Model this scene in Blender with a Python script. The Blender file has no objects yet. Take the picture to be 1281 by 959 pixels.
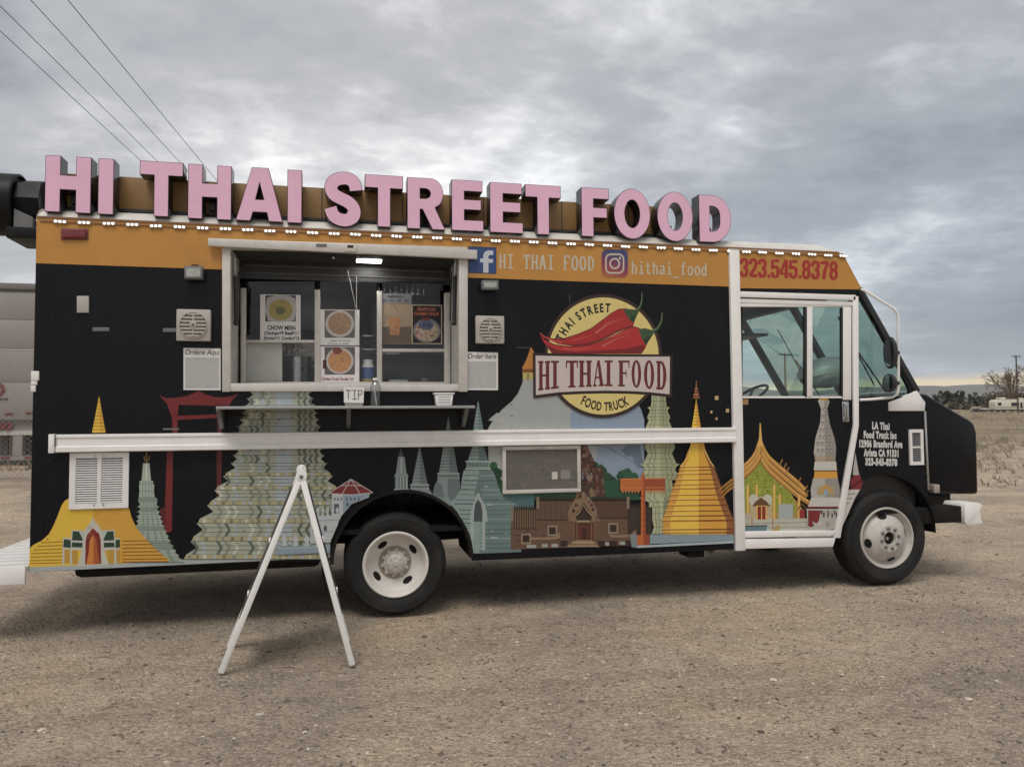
import bpy, bmesh, math, random
import numpy as np
from mathutils import Vector, Matrix, noise
random.seed(7)
SC = bpy.context.scene
COL = SC.collection
R_ = math.radians

# ------------------------------------------------------------------ camera
FPX, CX, CY = 955.0, 640.5, 479.5            # focal length and centre, in photograph pixels
CAM = np.array([2.2312, -6.2457, 1.5818])
_dx = np.array([4980 - CX, 491.5 - CY, FPX]); _dx /= np.linalg.norm(_dx)
_z = np.array([496 - CX, -20700 - CY, FPX]); _z /= np.linalg.norm(_z)
_dz = _z - _dx * _z.dot(_dx); _dz /= np.linalg.norm(_dz)
_dy = np.cross(_dz, _dx)
RW = np.stack([_dx, _dy, _dz], 1)             # world -> camera (x right, y down, z forward)
cam_d = bpy.data.cameras.new('camera')
cam = bpy.data.objects.new('camera', cam_d); COL.objects.link(cam)
right, down, fwd = RW[0], RW[1], RW[2]
M = Matrix(((right[0], -down[0], -fwd[0], CAM[0]), (right[1], -down[1], -fwd[1], CAM[1]),
            (right[2], -down[2], -fwd[2], CAM[2]), (0, 0, 0, 1)))
cam.matrix_world = M
cam_d.sensor_fit = 'HORIZONTAL'; cam_d.sensor_width = 36.0
cam_d.lens = FPX / 1281.0 * 36.0
cam_d.clip_start = 0.05; cam_d.clip_end = 30000
SC.camera = cam

# ------------------------------------------------------------------ sky
SUN_EL, SUN_AZ = R_(60), R_(205)              # azimuth measured from +Y towards +X
world = bpy.data.worlds.new('World'); SC.world = world; world.use_nodes = True
nt = world.node_tree; N = nt.nodes; Lk = nt.links
N.clear()
def wn(t, **k):
    n = N.new(t)
    for a, b in k.items(): setattr(n, a, b)
    return n
def wmath(op, a, b=None, c=None, clamp=False):
    n = N.new('ShaderNodeMath'); n.operation = op; n.use_clamp = clamp
    for i, s in enumerate((a, b, c)):
        if s is None: continue
        if isinstance(s, (int, float)): n.inputs[i].default_value = s
        else: Lk.new(s, n.inputs[i])
    return n.outputs[0]
def wstep(x, a, b):
    n = N.new('ShaderNodeMapRange'); n.interpolation_type = 'SMOOTHSTEP'
    Lk.new(x, n.inputs[0]); n.inputs[1].default_value = a; n.inputs[2].default_value = b
    return n.outputs[0]
def wmix(f, a, b):
    n = N.new('ShaderNodeMix'); n.data_type = 'RGBA'
    for s, i in ((f, 0), (a, 6), (b, 7)):
        if isinstance(s, (int, float)): n.inputs[i].default_value = s
        elif isinstance(s, tuple): n.inputs[i].default_value = s + (1,)
        else: Lk.new(s, n.inputs[i])
    return n.outputs[2]
tc = wn('ShaderNodeTexCoord')
sx = wn('ShaderNodeSeparateXYZ'); Lk.new(tc.outputs['Generated'], sx.inputs[0])
dx_, dy_, dz_ = sx.outputs
zz = wmath('ADD', wmath('MAXIMUM', dz_, 0.0), 0.10)
u_ = wmath('DIVIDE', dx_, zz); v_ = wmath('DIVIDE', dy_, zz)
# the cloud sheet lies flat overhead; its streaks run obliquely over it
cb = wn('ShaderNodeCombineXYZ'); Lk.new(u_, cb.inputs[0]); Lk.new(v_, cb.inputs[1])
mp = wn('ShaderNodeMapping'); Lk.new(cb.outputs[0], mp.inputs[0])
mp.inputs['Rotation'].default_value = (0, 0, R_(34)); mp.inputs['Scale'].default_value = (0.74, 0.96, 1)
mp.inputs['Location'].default_value = (3.1, 1.7, 0)
def wnoise(vec, sc, det, rough, dist, loc=(0, 0, 0)):
    m2 = wn('ShaderNodeMapping'); Lk.new(vec, m2.inputs[0]); m2.inputs['Location'].default_value = loc
    n = wn('ShaderNodeTexNoise'); Lk.new(m2.outputs[0], n.inputs['Vector'])
    n.inputs['Scale'].default_value = sc; n.inputs['Detail'].default_value = det
    n.inputs['Roughness'].default_value = rough; n.inputs['Distortion'].default_value = dist
    return n.outputs[0]
nA = wnoise(mp.outputs[0], 0.62, 7, 0.55, 0.35)
mD = wn('ShaderNodeMapping'); Lk.new(tc.outputs['Generated'], mD.inputs[0]); mD.inputs['Scale'].default_value = (1.0, 1.0, 1.9); mD.inputs['Rotation'].default_value = (0.10, -0.32, 0.2)
nB = wnoise(mD.outputs[0], 3.4, 9, 0.60, 0.2, (5.2, 1.3, 0.4))
nC = wnoise(mp.outputs[0], 7.5, 6, 0.6, 0.4, (1.7, 8.1, 0))
cl = wmath('ADD', wmath('ADD', wmath('MULTIPLY', nA, 0.50), wmath('MULTIPLY', nB, 0.38)), wmath('MULTIPLY', nC, 0.12))
ramp = wn('ShaderNodeValToRGB'); Lk.new(cl, ramp.inputs[0])
e = ramp.color_ramp.elements
e[0].position = 0.385; e[0].color = (0.285, 0.293, 0.320, 1)
e[1].position = 0.61; e[1].color = (1.05, 1.04, 1.03, 1)
for p_, c_ in ((0.44, (0.375, 0.383, 0.405, 1)), (0.495, (0.455, 0.458, 0.472, 1)), (0.545, (0.63, 0.63, 0.635, 1))):
    q = ramp.color_ramp.elements.new(p_); q.color = c_
az = wmath('ADD', wmath('MULTIPLY', dx_, 0.82), wmath('MULTIPLY', dy_, 0.57))     # towards the sunset side
east = wmath('MULTIPLY', wstep(az, 0.55, 0.98), wstep(dz_, 0.75, 0.18))
tint = wmix(wmath('MULTIPLY', east, 0.85), (1.0, 1.0, 1.0), (0.66, 0.72, 0.79))
mm = wn('ShaderNodeMix'); mm.data_type = 'RGBA'; mm.blend_type = 'MULTIPLY'; mm.inputs[0].default_value = 1
Lk.new(ramp.outputs[0], mm.inputs[6]); Lk.new(tint, mm.inputs[7])
low = wmix(wmath('MULTIPLY', wstep(dz_, 0.20, 0.03), 0.55), mm.outputs[2], wmix(east, (0.60, 0.61, 0.63), (0.33, 0.36, 0.39)))
bz = wmath('ADD', dz_, wmath('MULTIPLY', wmath('SUBTRACT', nB, 0.5), 0.03))
band = wmath('MULTIPLY', wstep(bz, 0.050, 0.040), wstep(az, 0.45, 0.9))
n1 = wnoise(tc.outputs['Generated'], 1.0, 3, 0.5, 0)
ms_ = wn('ShaderNodeMapping'); Lk.new(tc.outputs['Generated'], ms_.inputs[0]); ms_.inputs['Scale'].default_value = (3.2, 3.2, 95)
stre = wstep(wnoise(ms_.outputs[0], 1.0, 5, 0.55, 0.6), 0.36, 0.62)
glow = wmix(stre, (0.56, 0.45, 0.37), (1.0, 0.78, 0.44))
sky_c = wmix(wmath('MULTIPLY', band, 0.95), low, glow)
bg = wn('ShaderNodeBackground'); Lk.new(sky_c, bg.inputs[0]); bg.inputs[1].default_value = 1.0
nis = wn('ShaderNodeTexSky'); nis.sky_type = 'NISHITA'; nis.sun_disc = False
nis.sun_elevation = SUN_EL; nis.sun_rotation = SUN_AZ
bg2 = wn('ShaderNodeBackground'); Lk.new(nis.outputs[0], bg2.inputs[0]); bg2.inputs[1].default_value = 0.06
ms = wn('ShaderNodeMixShader'); ms.inputs[0].default_value = 0.92
Lk.new(bg2.outputs[0], ms.inputs[1]); Lk.new(bg.outputs[0], ms.inputs[2])
wo = wn('ShaderNodeOutputWorld'); Lk.new(ms.outputs[0], wo.inputs[0])

# ------------------------------------------------------------------ sun (overcast: weak and very soft)
sun_d = bpy.data.lights.new('sun', 'SUN'); sun_d.energy = 1.5; sun_d.angle = R_(28); sun_d.color = (1.0, 0.96, 0.90)
sun = bpy.data.objects.new('sun', sun_d); COL.objects.link(sun)
sdir = Vector((math.sin(SUN_AZ) * math.cos(SUN_EL), math.cos(SUN_AZ) * math.cos(SUN_EL), math.sin(SUN_EL)))
sun.rotation_euler = sdir.to_track_quat('Z', 'Y').to_euler()
sun.location = sdir * 60

SC.view_settings.view_transform = 'Standard'; SC.view_settings.look = 'None'
SC.view_settings.exposure = 0.36; SC.view_settings.gamma = 1.0; SC.view_settings.use_curve_mapping = False
SC.render.engine = 'CYCLES'
SC.cycles.use_denoising = True
SC.cycles.max_bounces = 8; SC.cycles.transparent_max_bounces = 24

# ------------------------------------------------------------------ helpers
def ray(px, py):
    return RW.T @ np.array([(px - CX) / FPX, (py - CY) / FPX, 1.0])
def P(px, py, y=0.0):
    """the point of the upright plane y (y = 0: the truck's near side) seen at a pixel of the photograph"""
    r = ray(px, py); t = (y - CAM[1]) / r[1]; p = CAM + r * t
    return Vector((p[0], y, p[2]))
def G(px, py, z=0.0):
    r = ray(px, py); t = (z - CAM[2]) / r[2]; p = CAM + r * t
    return Vector((p[0], p[1], z))

def lin(c):
    c = c / 255.0
    return c / 12.92 if c <= 0.04045 else ((c + 0.055) / 1.055) ** 2.4
MATS = {}
def pm(name, col, rough=0.5, metal=0.0, var=0.10, scale=6.0, bump=0.0, bscale=60.0, spec=0.5, rvar=0.1, coat=0.0, dirt=0.0):
    """procedural paint, plastic or metal: colour and roughness broken up by noise"""
    if name in MATS: return MATS[name]
    m = bpy.data.materials.new(name); m.use_nodes = True; MATS[name] = m
    n = m.node_tree.nodes; l = m.node_tree.links; b = n['Principled BSDF']
    t = n.new('ShaderNodeTexCoord')
    ns = n.new('ShaderNodeTexNoise'); ns.inputs['Scale'].default_value = scale; ns.inputs['Detail'].default_value = 6; ns.inputs['Roughness'].default_value = 0.65
    l.new(t.outputs['Object'], ns.inputs['Vector'])
    r = n.new('ShaderNodeValToRGB'); l.new(ns.outputs[0], r.inputs[0])
    r.color_ramp.elements[0].position = 0.3; r.color_ramp.elements[1].position = 0.7
    r.color_ramp.elements[0].color = tuple(c * (1 - var) for c in col) + (1,)
    r.color_ramp.elements[1].color = tuple(min(1, c * (1 + var)) for c in col) + (1,)
    out = r.outputs[0]
    if dirt > 0:
        n2 = n.new('ShaderNodeTexNoise'); n2.inputs['Scale'].default_value = 2.3; n2.inputs['Detail'].default_value = 9; n2.inputs['Roughness'].default_value = 0.7
        l.new(t.outputs['Object'], n2.inputs['Vector'])
        mr = n.new('ShaderNodeMapRange'); l.new(n2.outputs[0], mr.inputs[0])
        mr.inputs[1].default_value = 0.5; mr.inputs[2].default_value = 0.8; mr.inputs[3].default_value = 0; mr.inputs[4].default_value = dirt
        mx = n.new('ShaderNodeMix'); mx.data_type = 'RGBA'; l.new(mr.outputs[0], mx.inputs[0]); l.new(out, mx.inputs[6])
        mx.inputs[7].default_value = (0.16, 0.125, 0.09, 1); out = mx.outputs[2]
    l.new(out, b.inputs['Base Color'])
    rr = n.new('ShaderNodeMapRange'); l.new(ns.outputs[0], rr.inputs[0])
    rr.inputs[1].default_value = 0.3; rr.inputs[2].default_value = 0.7
    rr.inputs[3].default_value = max(0.02, rough - rvar); rr.inputs[4].default_value = min(1, rough + rvar)
    l.new(rr.outputs[0], b.inputs['Roughness'])
    b.inputs['Metallic'].default_value = metal; b.inputs['Specular IOR Level'].default_value = spec
    b.inputs['Coat Weight'].default_value = coat; b.inputs['Coat Roughness'].default_value = 0.15
    if bump > 0:
        n3 = n.new('ShaderNodeTexNoise'); n3.inputs['Scale'].default_value = bscale; n3.inputs['Detail'].default_value = 4
        l.new(t.outputs['Object'], n3.inputs['Vector'])
        bp = n.new('ShaderNodeBump'); bp.inputs['Strength'].default_value = bump; bp.inputs['Distance'].default_value = 0.01
        l.new(n3.outputs[0], bp.inputs['Height']); l.new(bp.outputs[0], b.inputs['Normal'])
    return m
def emit(name, col, s):
    if name in MATS: return MATS[name]
    m = bpy.data.materials.new(name); m.use_nodes = True; MATS[name] = m
    b = m.node_tree.nodes['Principled BSDF']
    b.inputs['Base Color'].default_value = (0.8, 0.8, 0.8, 1)
    b.inputs['Emission Color'].default_value = col + (1,); b.inputs['Emission Strength'].default_value = s
    return m
def glass(name, col, refl=0.12, rough=0.02):
    """thin pane: mostly see-through, with a mirror share that grows at grazing angles"""
    if name in MATS: return MATS[name]
    m = bpy.data.materials.new(name); m.use_nodes = True; MATS[name] = m
    n = m.node_tree.nodes; l = m.node_tree.links; n.clear()
    tr = n.new('ShaderNodeBsdfTransparent'); tr.inputs[0].default_value = col + (1,)
    gl = n.new('ShaderNodeBsdfGlossy'); gl.inputs['Roughness'].default_value = rough
    lw = n.new('ShaderNodeLayerWeight'); lw.inputs[0].default_value = 0.25
    mr = n.new('ShaderNodeMapRange'); l.new(lw.outputs['Fresnel'], mr.inputs[0]); mr.inputs[3].default_value = refl; mr.inputs[4].default_value = 0.40
    mx = n.new('ShaderNodeMixShader'); l.new(mr.outputs[0], mx.inputs[0]); l.new(tr.outputs[0], mx.inputs[1]); l.new(gl.outputs[0], mx.inputs[2])
    o = n.new('ShaderNodeOutputMaterial'); l.new(mx.outputs[0], o.inputs[0])
    return m
INK_K = 0.86
def ink(r, g, b):
    """printed vinyl of a given colour"""
    k = 'print_%d_%d_%d' % (r, g, b)
    L = [lin(c) / INK_K for c in (r, g, b)]; lum = .3 * L[0] + .6 * L[1] + .1 * L[2]
    return pm(k, tuple(min(0.86, c + (lum - c) * .04) for c in L), 0.42, var=0.05, scale=22, rvar=0.08, spec=0.4)

def props(o, label=None, cat=None, group=None, kind=None):
    for k, v in (('label', label), ('category', cat), ('group', group), ('kind', kind)):
        if v: o[k] = v
    return o
def thing(name, label, cat, loc=(0, 0, 0), group=None, rz=0.0):
    o = bpy.data.objects.new(name, None); COL.objects.link(o)
    o.location = loc; o.rotation_euler = (0, 0, rz); o.empty_display_size = 0.2
    return props(o, label, cat, group)
def link_mesh(name, me, parent=None):
    o = bpy.data.objects.new(name, me); COL.objects.link(o)
    if parent: o.parent = parent
    return o
def copy_tree(o, parent=None):
    c = o.copy(); COL.objects.link(c)
    if parent: c.parent = parent
    for ch in [x for x in SC.objects if x.parent == o]: copy_tree(ch, c)
    return c

class MB:
    """collects faces and links them as one mesh object"""
    def __init__(s): s.v = []; s.f = []; s.m = []
    def add(s, vs, fs, mi=0):
        o = len(s.v); s.v += [tuple(v) for v in vs]
        s.f += [tuple(i + o for i in f) for f in fs]; s.m += [mi] * len(fs); return s
    def box(s, x0, x1, y0, y1, z0, z1, mi=0):
        if x0 > x1: x0, x1 = x1, x0
        if y0 > y1: y0, y1 = y1, y0
        if z0 > z1: z0, z1 = z1, z0
        v = [(x0, y0, z0), (x1, y0, z0), (x1, y1, z0), (x0, y1, z0), (x0, y0, z1), (x1, y0, z1), (x1, y1, z1), (x0, y1, z1)]
        return s.add(v, [(0, 3, 2, 1), (4, 5, 6, 7), (0, 1, 5, 4), (1, 2, 6, 5), (2, 3, 7, 6), (3, 0, 4, 7)], mi)
    def prism(s, pts, y0, y1, mi=0):
        """outline in (x, z), pushed from y0 to y1"""
        n = len(pts); a = sum(pts[i][0] * pts[(i + 1) % n][1] - pts[(i + 1) % n][0] * pts[i][1] for i in range(n))
        if a < 0: pts = pts[::-1]
        if y0 > y1: y0, y1 = y1, y0
        v = [(x, y0, z) for x, z in pts] + [(x, y1, z) for x, z in pts]
        fs = [tuple(range(n)), tuple(range(2 * n - 1, n - 1, -1))] + [(i, i + n, (i + 1) % n + n, (i + 1) % n)[::-1] for i in range(n)]
        fs = fs[:2] + [f[::-1] for f in fs[2:]]
        fs[2:] = [(i, i + n, (i + 1) % n + n, (i + 1) % n) for i in range(n)]
        return s.add(v, fs, mi)
    def prism_x(s, pts, x0, x1, mi=0):
        n = len(pts); v = [(x0, y, z) for y, z in pts] + [(x1, y, z) for y, z in pts]
        return s.add(v, [tuple(range(n)), tuple(range(2 * n - 1, n - 1, -1))] + [(i, i + n, (i + 1) % n + n, (i + 1) % n) for i in range(n)], mi)
    def cyl(s, p0, p1, r0, r1=None, n=12, mi=0, caps=True):
        p0 = Vector(p0); p1 = Vector(p1); r1 = r0 if r1 is None else r1
        d = (p1 - p0).normalized(); a = d.orthogonal().normalized(); b = d.cross(a)
        v = []
        for p, r in ((p0, r0), (p1, r1)):
            for i in range(n):
                t = 2 * math.pi * i / n; v.append(p + (a * math.cos(t) + b * math.sin(t)) * r)
        fs = [(i, (i + 1) % n, (i + 1) % n + n, i + n) for i in range(n)]
        if caps: fs += [tuple(range(n - 1, -1, -1)), tuple(range(n, 2 * n))]
        return s.add(v, fs, mi)
    def tube(s, path, r, n=8, mi=0, caps=True):
        path = [Vector(p) for p in path]; rs = r if isinstance(r, (list, tuple)) else [r] * len(path)
        v = []; a = None
        for k, p in enumerate(path):
            d = (path[min(k + 1, len(path) - 1)] - path[max(k - 1, 0)]).normalized()
            if a is None: a = d.orthogonal().normalized()
            a = (a - d * a.dot(d)).normalized(); b = d.cross(a)
            for i in range(n):
                t = 2 * math.pi * i / n; v.append(p + (a * math.cos(t) + b * math.sin(t)) * rs[k])
        fs = []
        for k in range(len(path) - 1):
            for i in range(n):
                j = (i + 1) % n; fs.append((k * n + i, k * n + j, (k + 1) * n + j, (k + 1) * n + i))
        if caps: fs += [tuple(range(n - 1, -1, -1)), tuple(range((len(path) - 1) * n, len(path) * n))]
        return s.add(v, fs, mi)
    def lathe(s, prof, n=32, mi=0, axis='y', o=(0, 0, 0)):
        """profile of (radius, along) turned round the axis through o"""
        v = []
        for r, a in prof:
            for i in range(n):
                t = 2 * math.pi * i / n; c, d = r * math.cos(t), r * math.sin(t)
                q = {'y': (c, a, d), 'x': (a, c, d), 'z': (c, d, a)}[axis]
                v.append((q[0] + o[0], q[1] + o[1], q[2] + o[2]))
        fs = []
        for k in range(len(prof) - 1):
            for i in range(n):
                j = (i + 1) % n; fs.append((k * n + i, k * n + j, (k + 1) * n + j, (k + 1) * n + i))
        return s.add(v, fs, mi)
    def sphere(s, c, r, n=8, m=6, mi=0, sc=(1, 1, 1)):
        v = [];
        for k in range(m + 1):
            ph = math.pi * k / m
            for i in range(n):
                t = 2 * math.pi * i / n
                v.append((c[0] + r * sc[0] * math.sin(ph) * math.cos(t), c[1] + r * sc[1] * math.sin(ph) * math.sin(t), c[2] + r * sc[2] * math.cos(ph)))
        fs = [(k * n + i, (k + 1) * n + i, (k + 1) * n + (i + 1) % n, k * n + (i + 1) % n) for k in range(m) for i in range(n)]
        return s.add(v, fs, mi)
    def build(s, name, mats, parent=None, bevel=0.0, smooth=False, origin=None, seg=2):
        me = bpy.data.meshes.new(name)
        vs = s.v
        if origin is not None: vs = [(a - origin[0], b - origin[1], c - origin[2]) for a, b, c in vs]
        me.from_pydata(vs, [], s.f)
        for m in (mats if isinstance(mats, (list, tuple)) else [mats]): me.materials.append(m)
        me.polygons.foreach_set('material_index', s.m)
        bm = bmesh.new(); bm.from_mesh(me)
        bmesh.ops.recalc_face_normals(bm, faces=bm.faces)
        if bevel > 0:
            es = [e for e in bm.edges if len(e.link_faces) == 2 and e.calc_face_angle(0) > 0.6]
            bmesh.ops.bevel(bm, geom=es, offset=bevel, segments=seg, profile=0.5, affect='EDGES', clamp_overlap=True)
        bm.to_mesh(me); bm.free()
        if smooth or bevel > 0:
            me.polygons.foreach_set('use_smooth', [True] * len(me.polygons))
            me.set_sharp_from_angle(angle=R_(38))
        return link_mesh(name, me, parent)

def shape_mesh(splines, extrude=0.0, offset=0.0, name='shape', bev=0.0):
    """flat outlines with holes, in (x, z), filled and pushed +-extrude along y"""
    cu = bpy.data.curves.new(name, 'CURVE'); cu.dimensions = '2D'; cu.fill_mode = 'BOTH' if extrude > 0 else 'FRONT'
    cu.extrude = extrude; cu.offset = offset; cu.bevel_depth = bev; cu.bevel_resolution = 1
    for pts in splines:
        sp = cu.splines.new('POLY'); sp.points.add(len(pts) - 1); sp.use_cyclic_u = True
        for p, q in zip(sp.points, pts): p.co = (q[0], q[1], 0, 1)
    o = bpy.data.objects.new(name, cu); COL.objects.link(o)
    me = bpy.data.meshes.new_from_object(o)
    bpy.data.objects.remove(o); bpy.data.curves.remove(cu)
    me.transform(Matrix(((1, 0, 0, 0), (0, 0, -1, 0), (0, 1, 0, 0), (0, 0, 0, 1))))
    me.name = name
    return me
def shape(name, splines, y0, y1, mat, parent=None, offset=0.0, bev=0.0):
    if y0 > y1: y0, y1 = y1, y0
    me = shape_mesh(splines, max(0.0, (y1 - y0) / 2 - bev), offset, name, bev)
    me.transform(Matrix.Translation((0, (y0 + y1) / 2, 0)))
    me.materials.clear(); me.materials.append(mat)
    return link_mesh(name, me, parent)
def xz(pts, y=0.0):
    return [(P(a, b, y).x, P(a, b, y).z) for a, b in pts]

def font2d(s, bold=0.0, spacing=1.0):
    """the built-in letterforms as flat (verts, faces), cap height 1, starting at x = 0; returns also the width"""
    cu = bpy.data.curves.new('t', 'FONT'); cu.body = s; cu.size = 1.0; cu.offset = bold; cu.space_character = spacing
    cu.resolution_u = 4
    o = bpy.data.objects.new('t', cu); COL.objects.link(o)
    me = bpy.data.meshes.new_from_object(o)
    bpy.data.objects.remove(o); bpy.data.curves.remove(cu)
    vs = [(v.co.x / 0.70, v.co.y / 0.70) for v in me.vertices]; fs = [tuple(p.vertices) for p in me.polygons]
    bpy.data.meshes.remove(me)
    x0 = min(v[0] for v in vs); x1 = max(v[0] for v in vs)
    return [(a - x0, b) for a, b in vs], fs, x1 - x0

def arc(cx, cy, rx, ry, a0, a1, n=12):
    return [(cx + rx * math.cos(R_(a0 + (a1 - a0) * i / n)), cy + ry * math.sin(R_(a0 + (a1 - a0) * i / n))) for i in range(n + 1)]
def catmull(pts, n=6):
    out = []
    for i in range(len(pts) - 1):
        p0 = pts[max(i - 1, 0)]; p1 = pts[i]; p2 = pts[i + 1]; p3 = pts[min(i + 2, len(pts) - 1)]
        for k in range(n):
            t = k / n
            out.append(tuple(0.5 * (2 * b + (c - a) * t + (2 * a - 5 * b + 4 * c - d) * t * t + (-a + 3 * b - 3 * c + d) * t ** 3)
                             for a, b, c, d in zip(p0, p1, p2, p3)))
    out.append(pts[-1]); return out
def ribbon(pts, w0, w1=None):
    """closed outline of a band of (varying) half-width along pts"""
    w1 = w0 if w1 is None else w1; L = []; Rr = []
    n = len(pts)
    for i, p in enumerate(pts):
        a = pts[max(i - 1, 0)]; b = pts[min(i + 1, n - 1)]
        d = Vector((b[0] - a[0], b[1] - a[1])).normalized(); w = w0 + (w1 - w0) * i / (n - 1)
        L.append((p[0] - d.y * w, p[1] + d.x * w)); Rr.append((p[0] + d.y * w, p[1] - d.x * w))
    return L + Rr[::-1]

class Decal:
    """flat vinyl print on the truck's side: outlines given where the photograph shows them, each a hair above the one before"""
    def __init__(s, y0=-0.0012, step=0.00001, fn=None):
        s.y = y0; s.st = step; s.v = []; s.f = []; s.m = []; s.mats = []; s.ins = False; s.fn = fn
    def _mi(s, c):
        m = c if isinstance(c, bpy.types.Material) else ink(*c)
        if m not in s.mats: s.mats.append(m)
        return s.mats.index(m)
    def raw(s, vs, fs, c, same=False):
        if not (same and s.ins): s.y -= s.st
        s.ins = same
        o = len(s.v); f = s.fn or P
        for a, b in vs:
            p = f(a, b, s.y); s.v.append((p[0], p[1], p[2]))
        mi = s._mi(c)
        for q in fs: s.f.append(tuple(i + o for i in q)); s.m.append(mi)
        return s
    def poly(s, pts, c, same=False): return s.raw(pts, [tuple(range(len(pts)))], c, same)
    def rect(s, x0, y0, x1, y1, c, same=False): return s.poly([(x0, y0), (x1, y0), (x1, y1), (x0, y1)], c, same)
    def line(s, pts, w, c, same=False, w1=None):
        L = ribbon(pts, w / 2, (w if w1 is None else w1) / 2); n = len(pts)
        return s.raw(L, [(i, i + 1, 2 * n - 2 - i, 2 * n - 1 - i) for i in range(n - 1)], c, same)
    def ell(s, cx, cy, rx, ry, c, n=28, same=False): return s.poly(arc(cx, cy, rx, ry, 0, 360 * (n - 1) / n, n - 1), c, same)
    def text(s, t, p0, p1, h0, h1, c, bold=0.0, spacing=1.0, slant=0.0):
        """t between baseline points p0 and p1, cap height h0 at the start, h1 at the end (pixels)"""
        vs, fs, w = font2d(t, bold, spacing)
        out = []
        for a, b in vs:
            k = a / w; h = h0 + (h1 - h0) * k
            out.append((p0[0] + (p1[0] - p0[0]) * k + slant * b * h, p0[1] + (p1[1] - p0[1]) * k - b * h))
        return s.raw(out, fs, c)
    def build(s, name, parent=None, label=None):
        me = bpy.data.meshes.new(name); me.from_pydata(s.v, [], s.f)
        for m in s.mats: me.materials.append(m)
        me.polygons.foreach_set('material_index', s.m)
        bm = bmesh.new(); bm.from_mesh(me)
        for f in bm.faces:
            f.normal_update()
            if f.normal.y > 0: f.normal_flip()
        bm.to_mesh(me); bm.free()
        o = link_mesh(name, me, parent)
        if label: o['label'] = label
        return o
# ------------------------------------------------------------------ ground
def sst(a, b, x):
    t = np.clip((x - a) / (b - a), 0, 1); return t * t * (3 - 2 * t)
def ground_h(x, y):
    x = np.asarray(x, float); y = np.asarray(y, float)
    return 0.0157 * np.maximum(0, y - 3) * sst(3, 20, y) + 2.2 * sst(175, 262, y) + 0.45 * sst(3, 10, y) * sst(4, -1, x)
def at(px, py, Z):
    """the point seen at a pixel of the photograph, Z metres ahead of the camera"""
    p = CAM + RW.T @ (np.array([(px - CX) / FPX, (py - CY) / FPX, 1.0]) * Z); return Vector(p)
def on_ground(px, Z):
    p = at(px, 500, Z); return Vector((p.x, p.y, float(ground_h(p.x, p.y))))
def spaced(segs):
    out = [segs[0][0]]
    for a, b, n in segs:
        out += [a + (b - a) * (i + 1) / n for i in range(n)]
    return np.array(out)
gx = np.concatenate([-np.geomspace(8000, 6, 30)[:-1], np.arange(-6, 16, .11), np.geomspace(16, 9000, 42)])
gy = np.concatenate([-np.geomspace(400, 5.2, 14)[:-1], np.arange(-5.2, 6, .09), np.arange(6, 30, .5), np.geomspace(30, 4200, 46)])
XX, YY = np.meshgrid(gx, gy)
ZZ = ground_h(XX, YY)
def nz_(x, y, s, k): return noise.noise(Vector((x * s, y * s, k)))
amp = np.zeros_like(ZZ)
for i in range(len(gy)):
    for j in range(len(gx)):
        x, y = XX[i, j], YY[i, j]
        if -7 < x < 18 and -6 < y < 12:
            amp[i, j] = .018 * nz_(x, y, .7, 1) + .010 * nz_(x, y, 2.3, 2) + .006 * nz_(x, y, 6, 3)
        elif y < 160 and abs(x) < 200: amp[i, j] = .05 * nz_(x, y, .2, 1)
near = sst(12, 3, YY) * 1.0
ZZ = ZZ + amp - .012
nxg, nyg = len(gx), len(gy)
me = bpy.data.meshes.new('ground')
vv = np.stack([XX.ravel(), YY.ravel(), ZZ.ravel()], 1)
idx = np.arange(nxg * nyg).reshape(nyg, nxg)
fq = np.stack([idx[:-1, :-1], idx[:-1, 1:], idx[1:, 1:], idx[1:, :-1]], -1).reshape(-1, 4)
me.from_pydata(vv.tolist(), [], fq.tolist())
me.polygons.foreach_set('use_smooth', [True] * len(me.polygons))
gm = bpy.data.materials.new('gravel_dirt'); gm.use_nodes = True
n_ = gm.node_tree.nodes; l_ = gm.node_tree.links; b_s = n_['Principled BSDF']
tcg = n_.new('ShaderNodeTexCoord')
def gn(sc, det=6, rough=.6, dist=0, typ='ShaderNodeTexNoise', map_=None):
    n = n_.new(typ); n.inputs['Scale'].default_value = sc
    if typ == 'ShaderNodeTexNoise': n.inputs['Detail'].default_value = det; n.inputs['Roughness'].default_value = rough; n.inputs['Distortion'].default_value = dist
    src = tcg.outputs['Object']
    if map_:
        m = n_.new('ShaderNodeMapping'); m.inputs['Scale'].default_value = map_; l_.new(src, m.inputs[0]); src = m.outputs[0]
    l_.new(src, n.inputs['Vector']); return n
def gramp(src, stops):
    r = n_.new('ShaderNodeValToRGB'); l_.new(src, r.inputs[0])
    r.color_ramp.elements[0].position = stops[0][0]; r.color_ramp.elements[0].color = stops[0][1] + (1,)
    r.color_ramp.elements[1].position = stops[-1][0]; r.color_ramp.elements[1].color = stops[-1][1] + (1,)
    for p, c in stops[1:-1]: q = r.color_ramp.elements.new(p); q.color = c + (1,)
    return r.outputs[0]
def gmix(f, a, b, mode='MIX'):
    m = n_.new('ShaderNodeMix'); m.data_type = 'RGBA'; m.blend_type = mode
    for s, i in ((f, 0), (a, 6), (b, 7)):
        if isinstance(s, (int, float)): m.inputs[i].default_value = s
        elif isinstance(s, tuple): m.inputs[i].default_value = s + (1,)
        else: l_.new(s, m.inputs[i])
    return m.outputs[2]
big = gramp(gn(.55, 5, .6, .6).outputs[0], [(.28, (.365, .300, .236)), (.44, (.475, .392, .308)), (.56, (.57, .466, .355)), (.68, (.62, .49, .348))])
mid = gramp(gn(5.5, 7, .7).outputs[0], [(.28, (.74, .74, .75)), (.5, (1, 1, 1)), (.72, (1.12, 1.11, 1.09))])
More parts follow.
